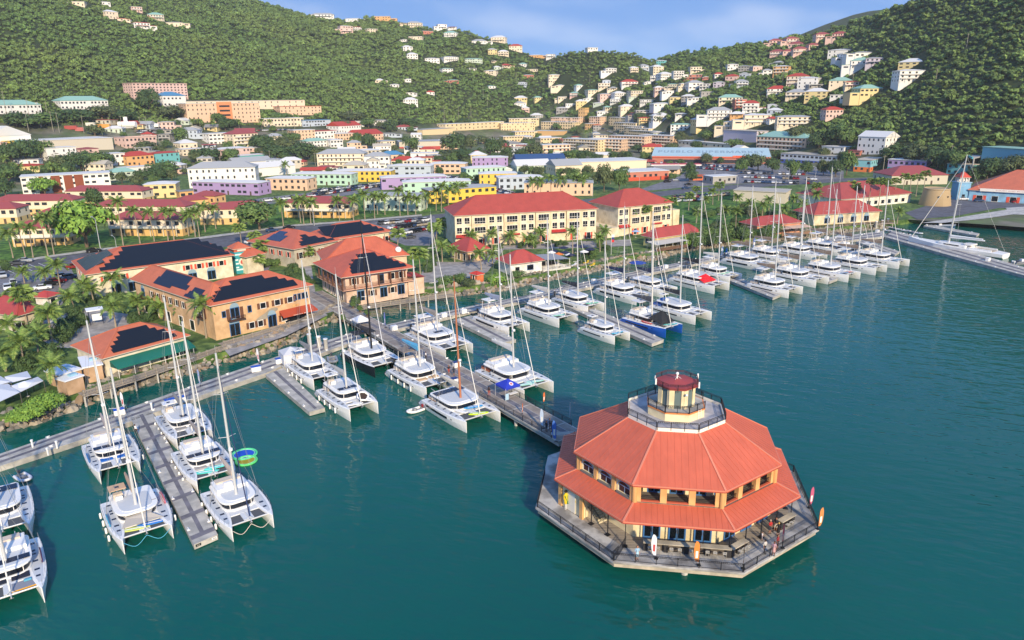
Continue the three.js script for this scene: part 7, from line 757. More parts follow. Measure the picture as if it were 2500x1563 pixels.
// ---------------------------------------------------------------- palms: [foot x, foot y, crown x, crown y]
const gh = (x, y) => onT(x, y); // foot on the ground
function palmPx(list, kind, R, label, group, shaft) { list.forEach(([bx, by, ty], i) => { const P = gh(bx, by), D = P.length(); const depth = Math.hypot(P.x, P.z); const h = clamp((by - ty) * depth / FPX / 0.93, 3.5, 15); P.y -= 0.2; palm(P, h, R * (0.88 + 0.24 * h2(i, 7, bx)), kind, label, group, i + Math.round(bx), shaft); }); }
palmPx([[32, 630, 585], [62, 630, 573], [81, 629, 574], [117, 625, 555], [132, 622, 550], [301, 600, 513], [342, 595, 530], [377, 590, 532], [411, 590, 530], [425, 588, 530], [461, 577, 535], [477, 579, 530], [487, 578, 528], [501, 567, 517], [527, 559, 517]], 'feather', 3.2, 'tall royal palm with pale trunk on the lawn before the ochre housing blocks', 'royal palms along the near lawn', true);
palmPx([[692, 555, 506], [734, 544, 498], [742, 549, 497], [759, 547, 500], [767, 549, 502], [829, 539, 496], [863, 539, 496], [891, 535, 483], [915, 534, 486], [922, 524, 488], [940, 525, 487], [977, 527, 473], [996, 525, 489], [1015, 524, 492], [1041, 512, 483], [1065, 514, 473], [1078, 517, 463], [1114, 494, 463], [1132, 491, 460]], 'feather', 3.7, 'royal palm in the roadside row before the mint and yellow housing blocks', 'royal palms along the road', true);
palmPx([[1300, 478, 447], [1320, 478, 447], [1345, 478, 440], [1368, 478, 443], [1405, 476, 440], [1425, 477, 443], [1120, 490, 460], [1095, 505, 470]], 'feather', 3.6, 'royal palm before the peach housing block', 'royal palms before the peach block', true);
palmPx([[147, 702, 655], [113, 696, 668], [60, 692, 668], [287, 740, 685], [182, 757, 730], [131, 850, 775], [61, 902, 842], [14, 907, 865], [145, 960, 895], [28, 850, 800], [401, 783, 750], [283, 800, 752], [455, 790, 760], [205, 735, 700], [230, 745, 712], [20, 770, 735], [95, 870, 820], [340, 770, 738], [375, 775, 742]], 'feather', 3.2, 'coconut palm among the gardens behind the green awning restaurant', 'coconut palms by the restaurant');
palmPx([[504, 826, 745]], 'feather', 3.1, 'tall slim palm standing before the corner of the orange shop building');
palmPx([[70, 808, 735], [123, 805, 773], [312, 690, 650], [393, 678, 640], [437, 665, 635], [648, 642, 605], [626, 664, 635], [686, 636, 605], [752, 648, 618], [779, 634, 606], [971, 612, 575], [1027, 684, 625], [1060, 600, 560], [1085, 580, 548], [590, 600, 562], [620, 610, 580]], 'fan', 2.7, 'fan palm with full round head between the shop buildings', 'fan palms between the shop buildings');
palmPx([[1175, 660, 619], [1202, 648, 622], [1201, 610, 572], [1220, 590, 560], [1287, 607, 586], [1302, 608, 588], [1319, 598, 568], [1398, 627, 568], [1067, 612, 560], [1080, 640, 600], [1150, 605, 575], [1265, 570, 550], [1130, 600, 570], [1185, 590, 560], [1245, 600, 575], [1110, 640, 610], [1480, 600, 565], [1465, 615, 580]], 'feather', 2.8, 'young palm in the hotel garden', 'palms in the hotel garden');
palmPx([[1539, 571, 517], [1574, 569, 514], [1608, 562, 507], [1641, 557, 498], [1700, 489, 465], [1754, 490, 458], [1681, 514, 484], [2072, 496, 459], [2144, 510, 456], [2156, 500, 456], [2183, 495, 453], [2200, 490, 443], [2220, 488, 446], [2236, 480, 443], [2254, 476, 436], [2120, 505, 455], [1990, 500, 462], [2085, 500, 465]], 'fan', 2.6, 'fan palm with a straight trunk before a red roofed building', 'fan palms before red roofs');
palmPx([[1794, 524, 486], [1877, 520, 492], [1932, 525, 489], [1795, 570, 520], [1830, 530, 500], [1720, 520, 490], [1740, 500, 470], [1860, 540, 505], [1960, 530, 500], [1912, 540, 512], [1770, 545, 515], [1700, 545, 520], [1985, 520, 480], [2190, 545, 520]], 'feather', 3.2, 'feathery palm on the green behind the far docks', 'palms behind the far docks');
palmPx([[50, 440, 415], [90, 440, 418], [130, 438, 412], [160, 460, 428], [20, 420, 395], [700, 430, 405], [470, 320, 300], [490, 320, 300], [520, 322, 303], [640, 318, 298], [660, 318, 300], [585, 320, 300], [1250, 345, 330], [1430, 350, 325], [1440, 345, 322], [1855, 365, 335], [2350, 410, 385], [205, 420, 400], [240, 415, 395], [1490, 450, 430]], 'feather', 3.6, 'distant palm standing among the town houses', 'palms among the town houses');
// ---------------------------------------------------------------- trees: [foot x, foot y, width px, height px, kind]
const treeL = [[212, 604, 128, 96, 'bright', 'huge bright green spreading tree on the roadside lawn'], [635, 562, 98, 62, 'mid', 'wide dark rounded tree on the lawn beside the royal palms'], [1475, 468, 46, 62, 'olive', 'tall rounded tree beside the peach housing block'], [1512, 468, 42, 56, 'mid', 'rounded tree paired with a taller one near the orange restaurant'], [110, 476, 52, 34, 'bright', 'round tree before the white and brown apartment block'], [228, 507, 46, 40, 'dark', 'round tree at the end of a maroon roof'], [1106, 377, 64, 50, 'dark', 'very large dark round tree in the middle of the town'], [1150, 368, 36, 34, 'olive', 'brownish round tree beside the very large dark tree'], [364, 270, 48, 42, 'dark', 'huge dark tree before the pink hotel slab']];
for (const [x, y, w, h, k, l] of treeL) { const P = onT(x, y), D = Math.hypot(P.x, P.z); tree(P, w * D / FPX, h * D / FPX * 1.05, k, l, undefined, Math.round(x)); }
const TREES = [[64, 394, 60, 40], [100, 388, 50, 36], [30, 400, 55, 40], [150, 415, 55, 30], [200, 418, 60, 36], [233, 416, 58, 34], [260, 412, 40, 30], [358, 374, 54, 24], [320, 386, 30, 20], [442, 353, 34, 36], [503, 400, 66, 32], [477, 388, 26, 18], [631, 365, 44, 30], [407, 426, 76, 26], [380, 432, 40, 24], [233, 333, 38, 24], [550, 318, 38, 24], [570, 400, 40, 30], [650, 372, 60, 36], [700, 380, 60, 40], [740, 392, 70, 40], [716, 353, 44, 26], [680, 395, 60, 34], [775, 390, 40, 30], [897, 365, 42, 34], [870, 352, 34, 24], [1205, 385, 44, 44], [1095, 388, 80, 22], [1130, 395, 60, 28], [1007, 377, 34, 36], [990, 362, 26, 26], [1299, 387, 54, 34], [1270, 392, 40, 28], [1392, 396, 50, 28], [1425, 396, 46, 26], [1215, 381, 34, 40], [1360, 361, 28, 20], [1360, 317, 22, 14], [1820, 416, 44, 34], [1850, 416, 44, 34], [1885, 421, 34, 30], [1932, 438, 34, 40], [1965, 428, 32, 30], [2010, 428, 30, 32], [2040, 432, 36, 36], [2066, 428, 46, 50], [2410, 438, 60, 40], [2470, 432, 60, 40], [2380, 445, 40, 30], [1810, 420, 30, 24], [350, 440, 40, 22], [330, 455, 36, 24], [385, 445, 40, 26], [20, 450, 50, 30], [15, 480, 46, 34], [270, 520, 30, 28], [60, 440, 40, 20], [850, 395, 24, 20], [1070, 400, 40, 18], [1180, 395, 34, 24], [1240, 390, 30, 30], [1640, 440, 20, 16], [1560, 372, 40, 18], [1640, 375, 40, 24], [1700, 372, 30, 24], [1790, 368, 40, 24], [1900, 392, 40, 22], [2010, 385, 30, 20], [2130, 455, 30, 16], [530, 300, 40, 20], [300, 300, 60, 24], [420, 290, 60, 26], [180, 300, 80, 26], [100, 310, 80, 26], [40, 310, 60, 28], [250, 290, 70, 26], [480, 285, 40, 22], [690, 300, 44, 20], [570, 310, 40, 16], [840, 315, 40, 20], [950, 318, 40, 22], [900, 312, 40, 20], [1000, 312, 50, 20], [860, 300, 60, 24], [1130, 306, 40, 16], [1440, 298, 30, 20], [1400, 300, 26, 16], [1660, 345, 34, 22], [1640, 330, 36, 24], [1720, 350, 40, 26], [1560, 300, 34, 22], [1600, 305, 40, 24], [1300, 300, 30, 14], [1250, 295, 40, 16], [1500, 345, 26, 14], [1950, 345, 50, 30], [2000, 360, 50, 30], [2050, 350, 60, 40], [2180, 400, 60, 40], [2240, 405, 60, 44], [2290, 410, 60, 40], [2330, 415, 50, 36], [1150, 345, 24, 14], [1180, 352, 30, 18], [1230, 362, 34, 20], [1290, 360, 26, 16], [1330, 370, 30, 18]];
TREES.forEach(([x, y, w, h], i) => { const P = onT(x, y), D = Math.hypot(P.x, P.z), k = ['dark', 'mid', 'dark', 'olive'][i % 4]; tree(P, w * D / FPX, h * D / FPX * 1.08, k, `${GREEN[k]} rounded tree standing among the town buildings`, 'trees among the town buildings', i); foot.push([P.x, P.z, 3, 0]); });
// more trees in the gaps of the town
{ const r = rng(4242); let n = 0; for (let i = 0; i < 900 && n < 150; i++) { const x = r() * 2400, y = 300 + r() * 150; const P = onT(x, y), f = at(FOO, Math.atan2(P.x, -P.z)), D = Math.hypot(P.x, P.z); if (D > f.r * 1.02 || D < 400) continue; const w = 5 + r() * 5; if (foot.some((q) => Math.hypot(q[0] - P.x, q[1] - P.z) < q[2] * 0.9 + w * 0.45)) continue; if (P.x > 120 && P.x < 330 && D < 560) continue; n++; const k = ['dark', 'mid', 'olive'][n % 3]; foot.push([P.x, P.z, w * 0.5, 0]); tree(P, w, w * 0.85, k, `small ${GREEN[k]} tree filling a gap between town houses`, 'small trees in the town', n); } }
// ---------------------------------------------------------------- shrubs
const SHR = [[60, 1020, 60, 26, 'bright', 'bright green shrub on the boulder bank'], [90, 1008, 70, 34, 'bright', 'bright green shrub on the boulder bank'], [120, 995, 60, 34, 'bright', 'bright green shrub on the boulder bank'], [40, 1026, 40, 20, 'bright', 'bright green shrub on the boulder bank'], [1212, 690, 50, 24, 'bright', 'lime green shrub on the bank beside the quay cafe'], [1265, 678, 40, 16, 'mid', 'green shrub on the bank below the quay cafe'], [1120, 690, 40, 24, 'mid', 'leafy shrub beside the utility hut'], [1090, 696, 50, 22, 'mid', 'leafy shrub beside the utility hut'], [1145, 700, 40, 20, 'olive', 'leafy shrub beside the utility hut'], [1385, 640, 30, 20, 'mid', 'green shrub on the hotel bank'], [1680, 600, 40, 28, 'bright', 'bright shrub at the end of the beach bar'], [870, 748, 26, 30, 'dark', 'dark potted shrub at the corner of the pink shop building']];
SHR.forEach(([x, y, w, h, k, l], i) => { const P = G(x, y, 1.8), D = P.length(); shrub(P, w * D / FPX, h * D / FPX * 1.1, k, l, 'shrubs along the bank', i); });
{ const r = rng(77); const band = (pts, n, w0, w1, k, l, g) => { for (let i = 0; i < n; i++) { const q = r() * (pts.length - 1), j = Math.floor(q), t = q - j, x = lerp(pts[j][0], pts[j + 1][0], t) + (r() - .5) * 14, y = lerp(pts[j][1], pts[j + 1][1], t) + (r() - .5) * 10, P = G(x, y, 1.8), w = lerp(w0, w1, r()); shrub(P, w, w * (0.6 + 0.4 * r()), k[i % k.length], l, g, i); } };
  band([[1690, 600], [1750, 590], [1830, 578], [1900, 572]], 34, 4, 7, ['dark', 'mid'], 'dense mangrove shrub at the water edge behind the far docks', 'mangroves behind the far docks');
  band([[20, 860], [80, 830], [150, 820], [200, 790], [120, 880], [40, 910]], 40, 2, 4.5, ['dark', 'mid', 'dark'], 'dark garden shrub behind the restaurant', 'garden shrubs behind the restaurant');
  band([[330, 790], [400, 770], [440, 775], [300, 745], [240, 730], [180, 770]], 34, 1.8, 4, ['mid', 'dark'], 'leafy garden shrub beside the orange shop building', 'garden shrubs by the orange shop');
  band([[680, 660], [720, 680], [760, 700], [700, 640], [640, 650]], 22, 1.8, 3.6, ['mid', 'dark'], 'leafy courtyard shrub between the shop buildings', 'courtyard shrubs');
  band([[1130, 610], [1250, 605], [1350, 600], [1460, 600], [1480, 610], [1420, 640]], 40, 1.2, 3, ['mid', 'dark'], 'clipped shrub in the hotel garden', 'hotel garden shrubs');
  band([[1700, 530], [1790, 520], [1880, 530], [1960, 545], [1820, 555], [1740, 560]], 50, 2.2, 5, ['mid', 'dark', 'olive'], 'garden shrub on the green behind the quay shop', 'shrubs behind the quay shop');
  band([[1020, 600], [1060, 640], [1040, 670], [1075, 580]], 20, 1.6, 3.4, ['mid', 'dark'], 'garden shrub beside the hotel stair', 'shrubs beside the hotel stair');
  band([[0, 640], [60, 720], [0, 770], [80, 740], [200, 720]], 24, 1.4, 3, ['mid', 'dark'], 'low shrub at the edge of the near car park', 'car park shrubs'); }
// ---------------------------------------------------------------- forest on the hills
{
  const V = [0, 1, 2].map((i) => leafBall(900 + i, 150, 1, 1.1, 0.34, [[0.9, 0.9, 0.9], [0.62, 0.66, 0.6], [1.12, 1.12, 1.0]], 6)), r = rng(31337), lists = [[], [], []];
  const grid = new Map(), key = (x, z) => Math.floor(x / 40) + ',' + Math.floor(z / 40); for (const q of foot) { const e = Math.ceil(q[2] / 40) + 1; for (let a = -e; a <= e; a++) for (let b = -e; b <= e; b++) { const k = key(q[0] + a * 40, q[1] + b * 40); if (!grid.has(k)) grid.set(k, []); grid.get(k).push(q); } }
  for (let rad = 470; rad < 1360; rad += rad < 760 ? 3.6 : 4.5) { const dA = (rad < 760 ? 3.6 : 4.5) / rad; for (let az = -0.72; az < 0.72; az += dA) { const A = az + (r() - .5) * dA, R = rad + (r() - .5) * 5, f = at(FOO, A), d = at(RID, A); if (R < f.r * 0.985 || R > d.r + 22) continue; const x = Math.sin(A) * R, z = -Math.cos(A) * R; const near = grid.get(key(x, z)); if (near && near.some((q) => { const dx = x - q[0], dz = z - q[1]; if (q[4] === undefined) return Math.hypot(dx, dz) < q[2] * 0.72; const c = Math.cos(q[6]), n = Math.sin(q[6]), lx = c * dx - n * dz, lz = n * dx + c * dz; return Math.abs(lx) < q[4] / 2 + 1.2 && lz > -q[5] / 2 - 1 && lz < q[5] / 2 + 6; })) continue; const crowd = A > 0.02 && A < 0.33 ? 0.85 : 1; const w = (1.9 + 2.4 * r() * r() + (r() < .06 ? 2.6 : 0)) * crowd * (R < 760 ? 0.8 : 1), h = w * (1.0 + 0.5 * r()); const big = fbm(x / 60, z / 60, 0, 3, 8), tone = r(); lists[Math.floor(r() * 3)].push([x, hillH(x, z) - 0.8, z, w, h, r() * 6.28, big, tone]); } }
  // the farther hill carries the same woods
  lists.forEach((L, k) => { const im = new THREE.InstancedMesh(V[k], leafM, L.length), m = new THREE.Matrix4(), q = new THREE.Quaternion(), c = new THREE.Color(); L.forEach(([x, y, z, w, h, a, big, tone], i) => { q.setFromAxisAngle(_u, a); m.compose(new THREE.Vector3(x, y, z), q, new THREE.Vector3(w, h, w)); im.setMatrixAt(i, m); const s = 0.75 + 0.55 * tone; c.setRGB(lerp(0.10, 0.19, big) * s, lerp(0.19, 0.26, big) * s, lerp(0.045, 0.062, big) * s); im.setColorAt(i, c); }); im.name = numbered('hill_forest'); im.userData = { kind: 'stuff', label: 'dense green forest covering the hillsides', category: 'forest' }; shade(im); scene.add(im); });
  console.log('forest', lists.map((l) => l.length).join());
}
// ---------------------------------------------------------------- cars
const carBody = (() => { const s = new THREE.Shape(); s.moveTo(-2.15, .35); s.lineTo(2.1, .35); s.quadraticCurveTo(2.25, .6, 2.15, .82); s.lineTo(1.1, .98); s.lineTo(-1.9, 1.0); s.quadraticCurveTo(-2.25, .9, -2.15, .35); const g = new THREE.ExtrudeGeometry(s, { depth: 1.62, bevelEnabled: true, bevelSize: .06, bevelThickness: .06, bevelSegments: 1 }); g.translate(0, 0, -.81); return g; })();
const suvTop = (() => { const s = new THREE.Shape(); s.moveTo(-1.95, .95); s.lineTo(1.15, .95); s.lineTo(.45, 1.56); s.lineTo(-1.7, 1.6); s.closePath(); const g = new THREE.ExtrudeGeometry(s, { depth: 1.4, bevelEnabled: false }); g.translate(0, 0, -.7); return g; })(), sedTop = (() => { const s = new THREE.Shape(); s.moveTo(-1.5, .95); s.lineTo(1.1, .95); s.lineTo(.4, 1.42); s.lineTo(-.8, 1.44); s.closePath(); const g = new THREE.ExtrudeGeometry(s, { depth: 1.4, bevelEnabled: false }); g.translate(0, 0, -.7); return g; })();
const wheelG = new THREE.CylinderGeometry(.34, .34, .22, 12).rotateX(Math.PI / 2), rimG = new THREE.CylinderGeometry(.19, .19, .24, 8).rotateX(Math.PI / 2);
const CARC = [['white', 0xe4e6e8], ['silver', 0xaab0b6], ['black', 0x1c1e22], ['dark grey', 0x4a4e54], ['red', 0x8c1c20], ['blue', 0x2a4468], ['white', 0xdfe2e4], ['tan', 0xa89c88]];
let carN = 0;
function car(P, ry, ci, where, group, suv) { const [cn, c] = CARC[ci % CARC.length], t = thing('parked_car', `${cn} ${suv ? 'sport utility car' : 'saloon car'} parked ${where}`, 'car', P, ry, group); part('body', carBody, M(c, .3, { metalness: .1 }), t); part('cabin_glass', suv ? suvTop : sedTop, M(0x12161c, .1), t); pbox('roof', M(c, .3, { metalness: .1 }), t, suv ? -.65 : -.2, suv ? 1.6 : 1.45, 0, suv ? 2.1 : 1.2, .06, 1.38); for (const x of [-1.35, 1.35]) for (const z of [-.76, .76]) { const w = part('wheel', wheelG, M(0x141414, .9), t, x, .34, z); part('rim', rimG, M(0x9a9ca0, .4, { metalness: .6 }), w); } for (const z of [-.6, .6]) { pbox('headlight', M(0xe8ecf0, .2), t, 2.13, .72, z, .08, .14, .3); pbox('tail_light', M(0x7a1014, .3), t, -2.13, .78, z, .08, .14, .3); } return t; }
function carRow(a, b, n, ry, where, group, miss = .12) { const r = rng(a[0] * 7 + a[1]); for (let i = 0; i < n; i++) { if (r() < miss) continue; const t = n > 1 ? i / (n - 1) : 0, P = onT(lerp(a[0], b[0], t), lerp(a[1], b[1], t)); P.y = Math.max(P.y, 1.9) + .12; car(P, ry + (r() < .5 ? Math.PI : 0) + (r() - .5) * .08, Math.floor(r() * 8), where, group, r() < .55); } }
for (const [x, y, ry, ci, suv] of [[8, 677, 2.2, 1, 1], [33, 695, 2.2, 0, 1], [18, 707, 2.2, 6, 1], [47, 706, 2.2, 3, 1], [61, 641, .3, 1, 0], [44, 647, .3, 3, 0], [104, 708, .5, 0, 0], [152, 680, .8, 1, 1], [172, 682, .8, 5, 1], [140, 692, .8, 4, 1], [124, 698, .8, 2, 0], [180, 656, .6, 4, 0], [229, 616, .55, 2, 0], [613, 594, .9, 0, 1], [633, 590, .9, 0, 1], [655, 604, .9, 5, 1], [640, 612, .9, 2, 0], [652, 620, .9, 4, 1], [664, 566, .5, 5, 0], [706, 559, .5, 2, 0], [1629, 446, .3, 2, 1], [1681, 453, .1, 2, 0], [1651, 442, .1, 1, 0], [2351, 489, 0, 0, 0], [2390, 493, 0, 5, 1], [2482, 496, 0, 4, 1], [1675, 462, .25, 5, 0]]) { const P = G(x, y, 1.9); P.y = sheetY + .01; car(P, ry, ci, x < 250 ? 'near the cream cottage and road' : x < 720 ? 'between the solar roofed shop buildings' : x < 1700 ? 'before the orange brick restaurant' : 'before the sky blue store', x < 250 ? 'cars by the near road' : 'cars in the streets', suv); }
carRow([935, 549], [1040, 541], 9, .8, 'in the car park behind the pink shop building', 'cars behind the pink shop'); carRow([985, 574], [1042, 563], 8, .8, 'in the car park behind the pink shop building', 'cars behind the pink shop', 0); carRow([960, 560], [1036, 552], 9, .8, 'in the car park behind the pink shop building', 'cars behind the pink shop'); carRow([1000, 583], [1010, 581], 1, .4, 'in the car park behind the pink shop building', 'cars behind the pink shop', 0);
carRow([560, 502], [760, 482], 14, .5, 'along the housing lane by the purple block', 'cars by the purple block', .1); carRow([765, 480], [930, 456], 20, 1.2, 'in the packed row before the mint green block', 'cars before the mint block', .03); carRow([770, 470], [925, 452], 18, 1.2, 'in the packed row before the mint green block', 'cars before the mint block', .1);
carRow([1092, 434], [1145, 441], 9, .9, 'beside the peach housing block', 'cars by the peach block'); carRow([1090, 441], [1140, 447], 8, .9, 'beside the peach housing block', 'cars by the peach block'); carRow([1205, 464], [1255, 478], 8, .9, 'between the yellow and pale blue blocks', 'cars by the yellow block');
carRow([1615, 400], [1785, 410], 26, 1.3, 'before the long supermarket', 'cars before the supermarket', .06); carRow([1640, 408], [1790, 418], 22, 1.3, 'before the long supermarket', 'cars before the supermarket', .15); carRow([1810, 434], [1990, 440], 22, 1.3, 'in the lot under the street trees', 'cars under the street trees', .15); carRow([1820, 446], [1980, 450], 20, 1.3, 'in the lot under the street trees', 'cars under the street trees', .2); carRow([1800, 424], [1960, 428], 18, 1.3, 'in the lot under the street trees', 'cars under the street trees', .2);
carRow([1645, 486], [1775, 478], 14, .9, 'behind the shorter hotel block', 'cars behind the hotel', .1); carRow([1655, 494], [1720, 490], 7, .9, 'behind the shorter hotel block', 'cars behind the hotel', .1);
carRow([335, 322], [465, 320], 24, 1.3, 'in the lot below the hospital', 'cars below the hospital', .05); carRow([340, 326], [455, 325], 20, 1.3, 'in the lot below the hospital', 'cars below the hospital', .1); carRow([612, 321], [712, 318], 20, 1.3, 'below the cream clinic', 'cars below the clinic', .05); carRow([1466, 314], [1512, 332], 10, 2.2, 'on the street between apartment blocks', 'cars between the apartments', .1);
// ---------------------------------------------------------------- supermarket, filling station, containers
{
  const A = onT(1592, 398), B = onT(1880, 401); A.y = B.y = Math.min(A.y, B.y); const t = house('supermarket', 'long supermarket with pale blue lettered roof and orange front', 'supermarket', A, B, 30, 5, 1, 'r', 'f', 'l', { win: 0 }), W = t.W;
  const sl = part('sloped_roof', polyGeo([[-W / 2 - .5, 5.4, 15.6], [W / 2 + .5, 5.4, 15.6], [W / 2 + .5, 9.6, -16], [-W / 2 - .5, 9.6, -16], [-W / 2 - .5, 5.2, -16], [W / 2 + .5, 5.2, -16]], [[0, 1, 2, 3], [0, 3, 4], [1, 5, 2], [3, 2, 5, 4]]), M(0xb4cdd2, .6), t); pbox('fascia', M(0xd8583a, .6), t, 0, 4.6, 15.4, W, .9, .3); pbox('shop_front', M(0x3a3a3e, .3), t, 0, 1.6, 15.05, W * .8, 2.4, .1); part('front_sign', box(9, 1.4, .1), signText('Pueblo', '#d02018', '#e8704c', 256, 48, 'bold italic 40px sans-serif'), t, W * .24, 5.2, 15.75);
  const font = await new FontLoader().loadAsync('fonts/droid/droid_sans_bold.typeface.json'), txt = new TextGeometry('PUEBLO SUPERMARKET', { font, size: 5.4, depth: .05, curveSegments: 3 }); txt.computeBoundingBox(); txt.center(); txt.scale((W * .92) / (txt.boundingBox.max.x - txt.boundingBox.min.x) , 1.55, 1); const m = part('roof_lettering', txt, M(0x93a9b4, .7), sl, 0, 7.58, -.2); m.rotation.x = -Math.PI / 2 + Math.atan2(4.2, 31.6);
  const c = onT(1648, 420), g = thing('filling_station', 'filling station with red and white canopy before the supermarket', 'filling station', c, -.08); pbox('canopy', M(0xc0302c, .5), g, 0, 5.2, 0, 32, .3, 9); pbox('canopy_edge', M(0xe8e4e0, .5), g, 0, 4.8, 0, 32.4, .8, 9.4); for (const x of [-12, -4, 4, 12]) { pbox('column', whiteM, g, x, 2.2, 0, .5, 4.6, .5); pbox('pump', M(0x7a7c80, .5), g, x, .8, 1.4, .8, 1.6, .6); }
  const b = onT(1704, 440), k = thing('kiosk', 'orange snack kiosk with flat roof near the filling station', 'kiosk', b); pbox('wall', M(0xd07044, .8), k, 0, 1.4, 0, 7, 3, 4); pbox('roof', M(0xb85a38, .8), k, 0, 3.1, 0, 8, .3, 5); pbox('window', winM, k, 0, 1.8, 2.03, 4, 1.2, .08);
}
for (const [x, y, w, c, l] of [[174, 316, 9, 0xa84a44, 'red shipping container at the foot of the forest'], [252, 312, 11, 0xdc9a48, 'orange shipping container beside the lot'], [222, 308, 7, 0xe0dcd0, 'white shipping container between red and orange ones'], [195, 320, 6, 0xb86a64, 'faded red shipping container lying lower'], [365, 310, 16, 0xe8e8e4, 'white trailer beside the hospital lawn']]) { const t = thing('container', l, 'container', onT(x, y), .1); pbox('body', M(c, .7), t, 0, 1.4, 0, w, 2.8, 2.6); for (let i = 0; i < 6; i++) pbox('rib', M(c, .7), t, -w / 2 + (i + .5) * w / 6, 1.4, 1.32, .2, 2.6, .06); pbox('door', M(c, .6), t, w / 2 + .02, 1.4, 0, .05, 2.5, 2.3); }
{ const t = thing('storage_tank', 'white horizontal storage tank with a tall dome beside the lot', 'tank', onT(312, 313)); part('drum', new THREE.CylinderGeometry(2.4, 2.4, 14, 14).rotateZ(Math.PI / 2), whiteM, t, 0, 3, 0); part('tower', new THREE.CylinderGeometry(1.6, 1.6, 8, 12), whiteM, t, -1, 5, 0); pbox('saddle', concM, t, 0, .6, 0, 10, 1.4, 3); }
// ---------------------------------------------------------------- lamp posts and utility poles
const lampG = merge([bar([0, 0, 0], [0, 8.6, 0], .12, .07, 6), bar([0, 8.6, 0], [1.6, 9.2, 0], .06, .05, 5), box(.8, .14, .3, 1.9, 9.2, 0)]);
for (const [x, y, k] of [[246, 614, 1.25], [478, 578, 1], [767, 552, 1], [1247, 478, 1], [1447, 480, 1], [1800, 470, .9], [1925, 445, .9], [1990, 442, .9], [2050, 450, .9], [1560, 470, .9], [905, 520, .9], [290, 640, .9], [1180, 478, .9], [1655, 430, .9], [1745, 432, .9]]) { const t = thing('street_lamp', 'pale street lamp with one arm beside the road', 'street lamp', G(x, y, 1.8), 2.5, 'street lamps along the road'); const p = part('post', lampG, M(0xb8bcbc, .5), t); p.scale.setScalar(k); pbox('lamp_head', M(0xe8e8e0, .3), t, 1.9 * k, 9.1 * k, 0, .6, .08, .22); }
for (const [x, y, h] of [[20, 300, 60], [75, 306, 50], [120, 305, 45], [70, 322, 40], [130, 322, 40], [145, 324, 40], [205, 325, 34], [270, 326, 34], [300, 330, 40], [345, 325, 34], [360, 326, 34], [390, 330, 34], [690, 325, 34], [720, 320, 40], [860, 300, 40], [852, 304, 30], [1085, 300, 40], [1150, 290, 30], [1000, 290, 30], [1120, 295, 34], [1480, 300, 30], [1560, 275, 30], [1100, 230, 24], [1180, 240, 26], [1190, 260, 26], [1350, 190, 22], [1440, 200, 24], [1260, 205, 24], [1910, 210, 28], [2035, 220, 24], [2080, 216, 30], [2182, 362, 34], [2320, 395, 34], [2155, 425, 40], [660, 400, 30], [770, 405, 30], [540, 415, 30], [2360, 115, 26], [2285, 198, 24]]) { const P = onT(x, y), D = Math.hypot(P.x, P.z), H = clamp(h * D / FPX, 8, 26), t = thing('utility_pole', 'thin pale utility pole rising above trees and roofs', 'utility pole', P, 0, 'utility poles'); P.y -= .5; part('pole', bar([0, -1, 0], [0, H, 0], .2, .13, 5), M(0xa09a88, .9), t); pbox('cross_arm', M(0x8a8270, .9), t, 0, H - .8, 0, 2.2, .16, .14); }
for (const [x, y, h] of [[100, 312, 42]]) { const P = onT(x, y), t = thing('floodlight_mast', 'tall mast with a floodlight cluster beside the lot', 'mast', P); part('pole', bar([0, 0, 0], [0, 18, 0], .3, .15), M(0xb0b0a8, .6), t); part('lamp_ring', new THREE.TorusGeometry(.9, .25, 6, 10).rotateX(Math.PI / 2), whiteM, t, 0, 18, 0); }
// ---------------------------------------------------------------- feather banners
const bannerShape = (() => { const s = new THREE.Shape(); s.moveTo(0, 0); s.lineTo(0, 2.4); s.quadraticCurveTo(.1, 2.95, .45, 3.0); s.quadraticCurveTo(.72, 2.4, .66, 1.4); s.quadraticCurveTo(.6, .3, .3, 0); s.closePath(); const g = new THREE.ExtrudeGeometry(s, { depth: .015, bevelEnabled: false, curveSegments: 5 }); return g; })();
function banner(px, py, y, c, label, ry = 0, k = 1, group) { const t = thing('feather_banner', label, 'banner', G(px, py, y), ry, group); part('pole', tube([[0, 0, 0], [0, 1.6, 0], [0, 2.9, 0], [.25, 3.45, 0]], .02, 10, 5), darkMetal, t); part('flag', bannerShape, M(c, .8, { side: THREE.DoubleSide }), t, .02, .45, 0); part('stripe', memo('bst', () => box(.3, 1.0, .022, .32, 1.5, .008)), M(c === 0xf0f0f2 ? 0xc85a58 : 0xf4eee0, .8), t); part('foot', box(.5, .04, .5, 0, .02, 0), darkMetal, t); t.scale.setScalar(k); return t; }
banner(1602, 1364, 2.03, 0xf0f0f2, 'white feather banner with red print standing before the pavilion counter', 2.9, .85); banner(1706, 1380, 2.03, 0xe88a3c, 'broad orange feather banner at the front railing of the pavilion deck', 3.1, .85); banner(1814, 1388, 2.03, 0xe88a3c, 'narrow orange feather banner at the front deck corner', 1.3, .85); banner(1911, 1338, 2.03, 0xd86a80, 'pink feather banner at the right deck railing', 1.5, .8); banner(1997, 1292, 2.03, 0xd88a4c, 'orange pennant banner at the outermost deck corner', .3, .8); banner(1975, 1240, 2.03, 0xc05a78, 'dark pink feather banner at the far right railing', .4, .8);
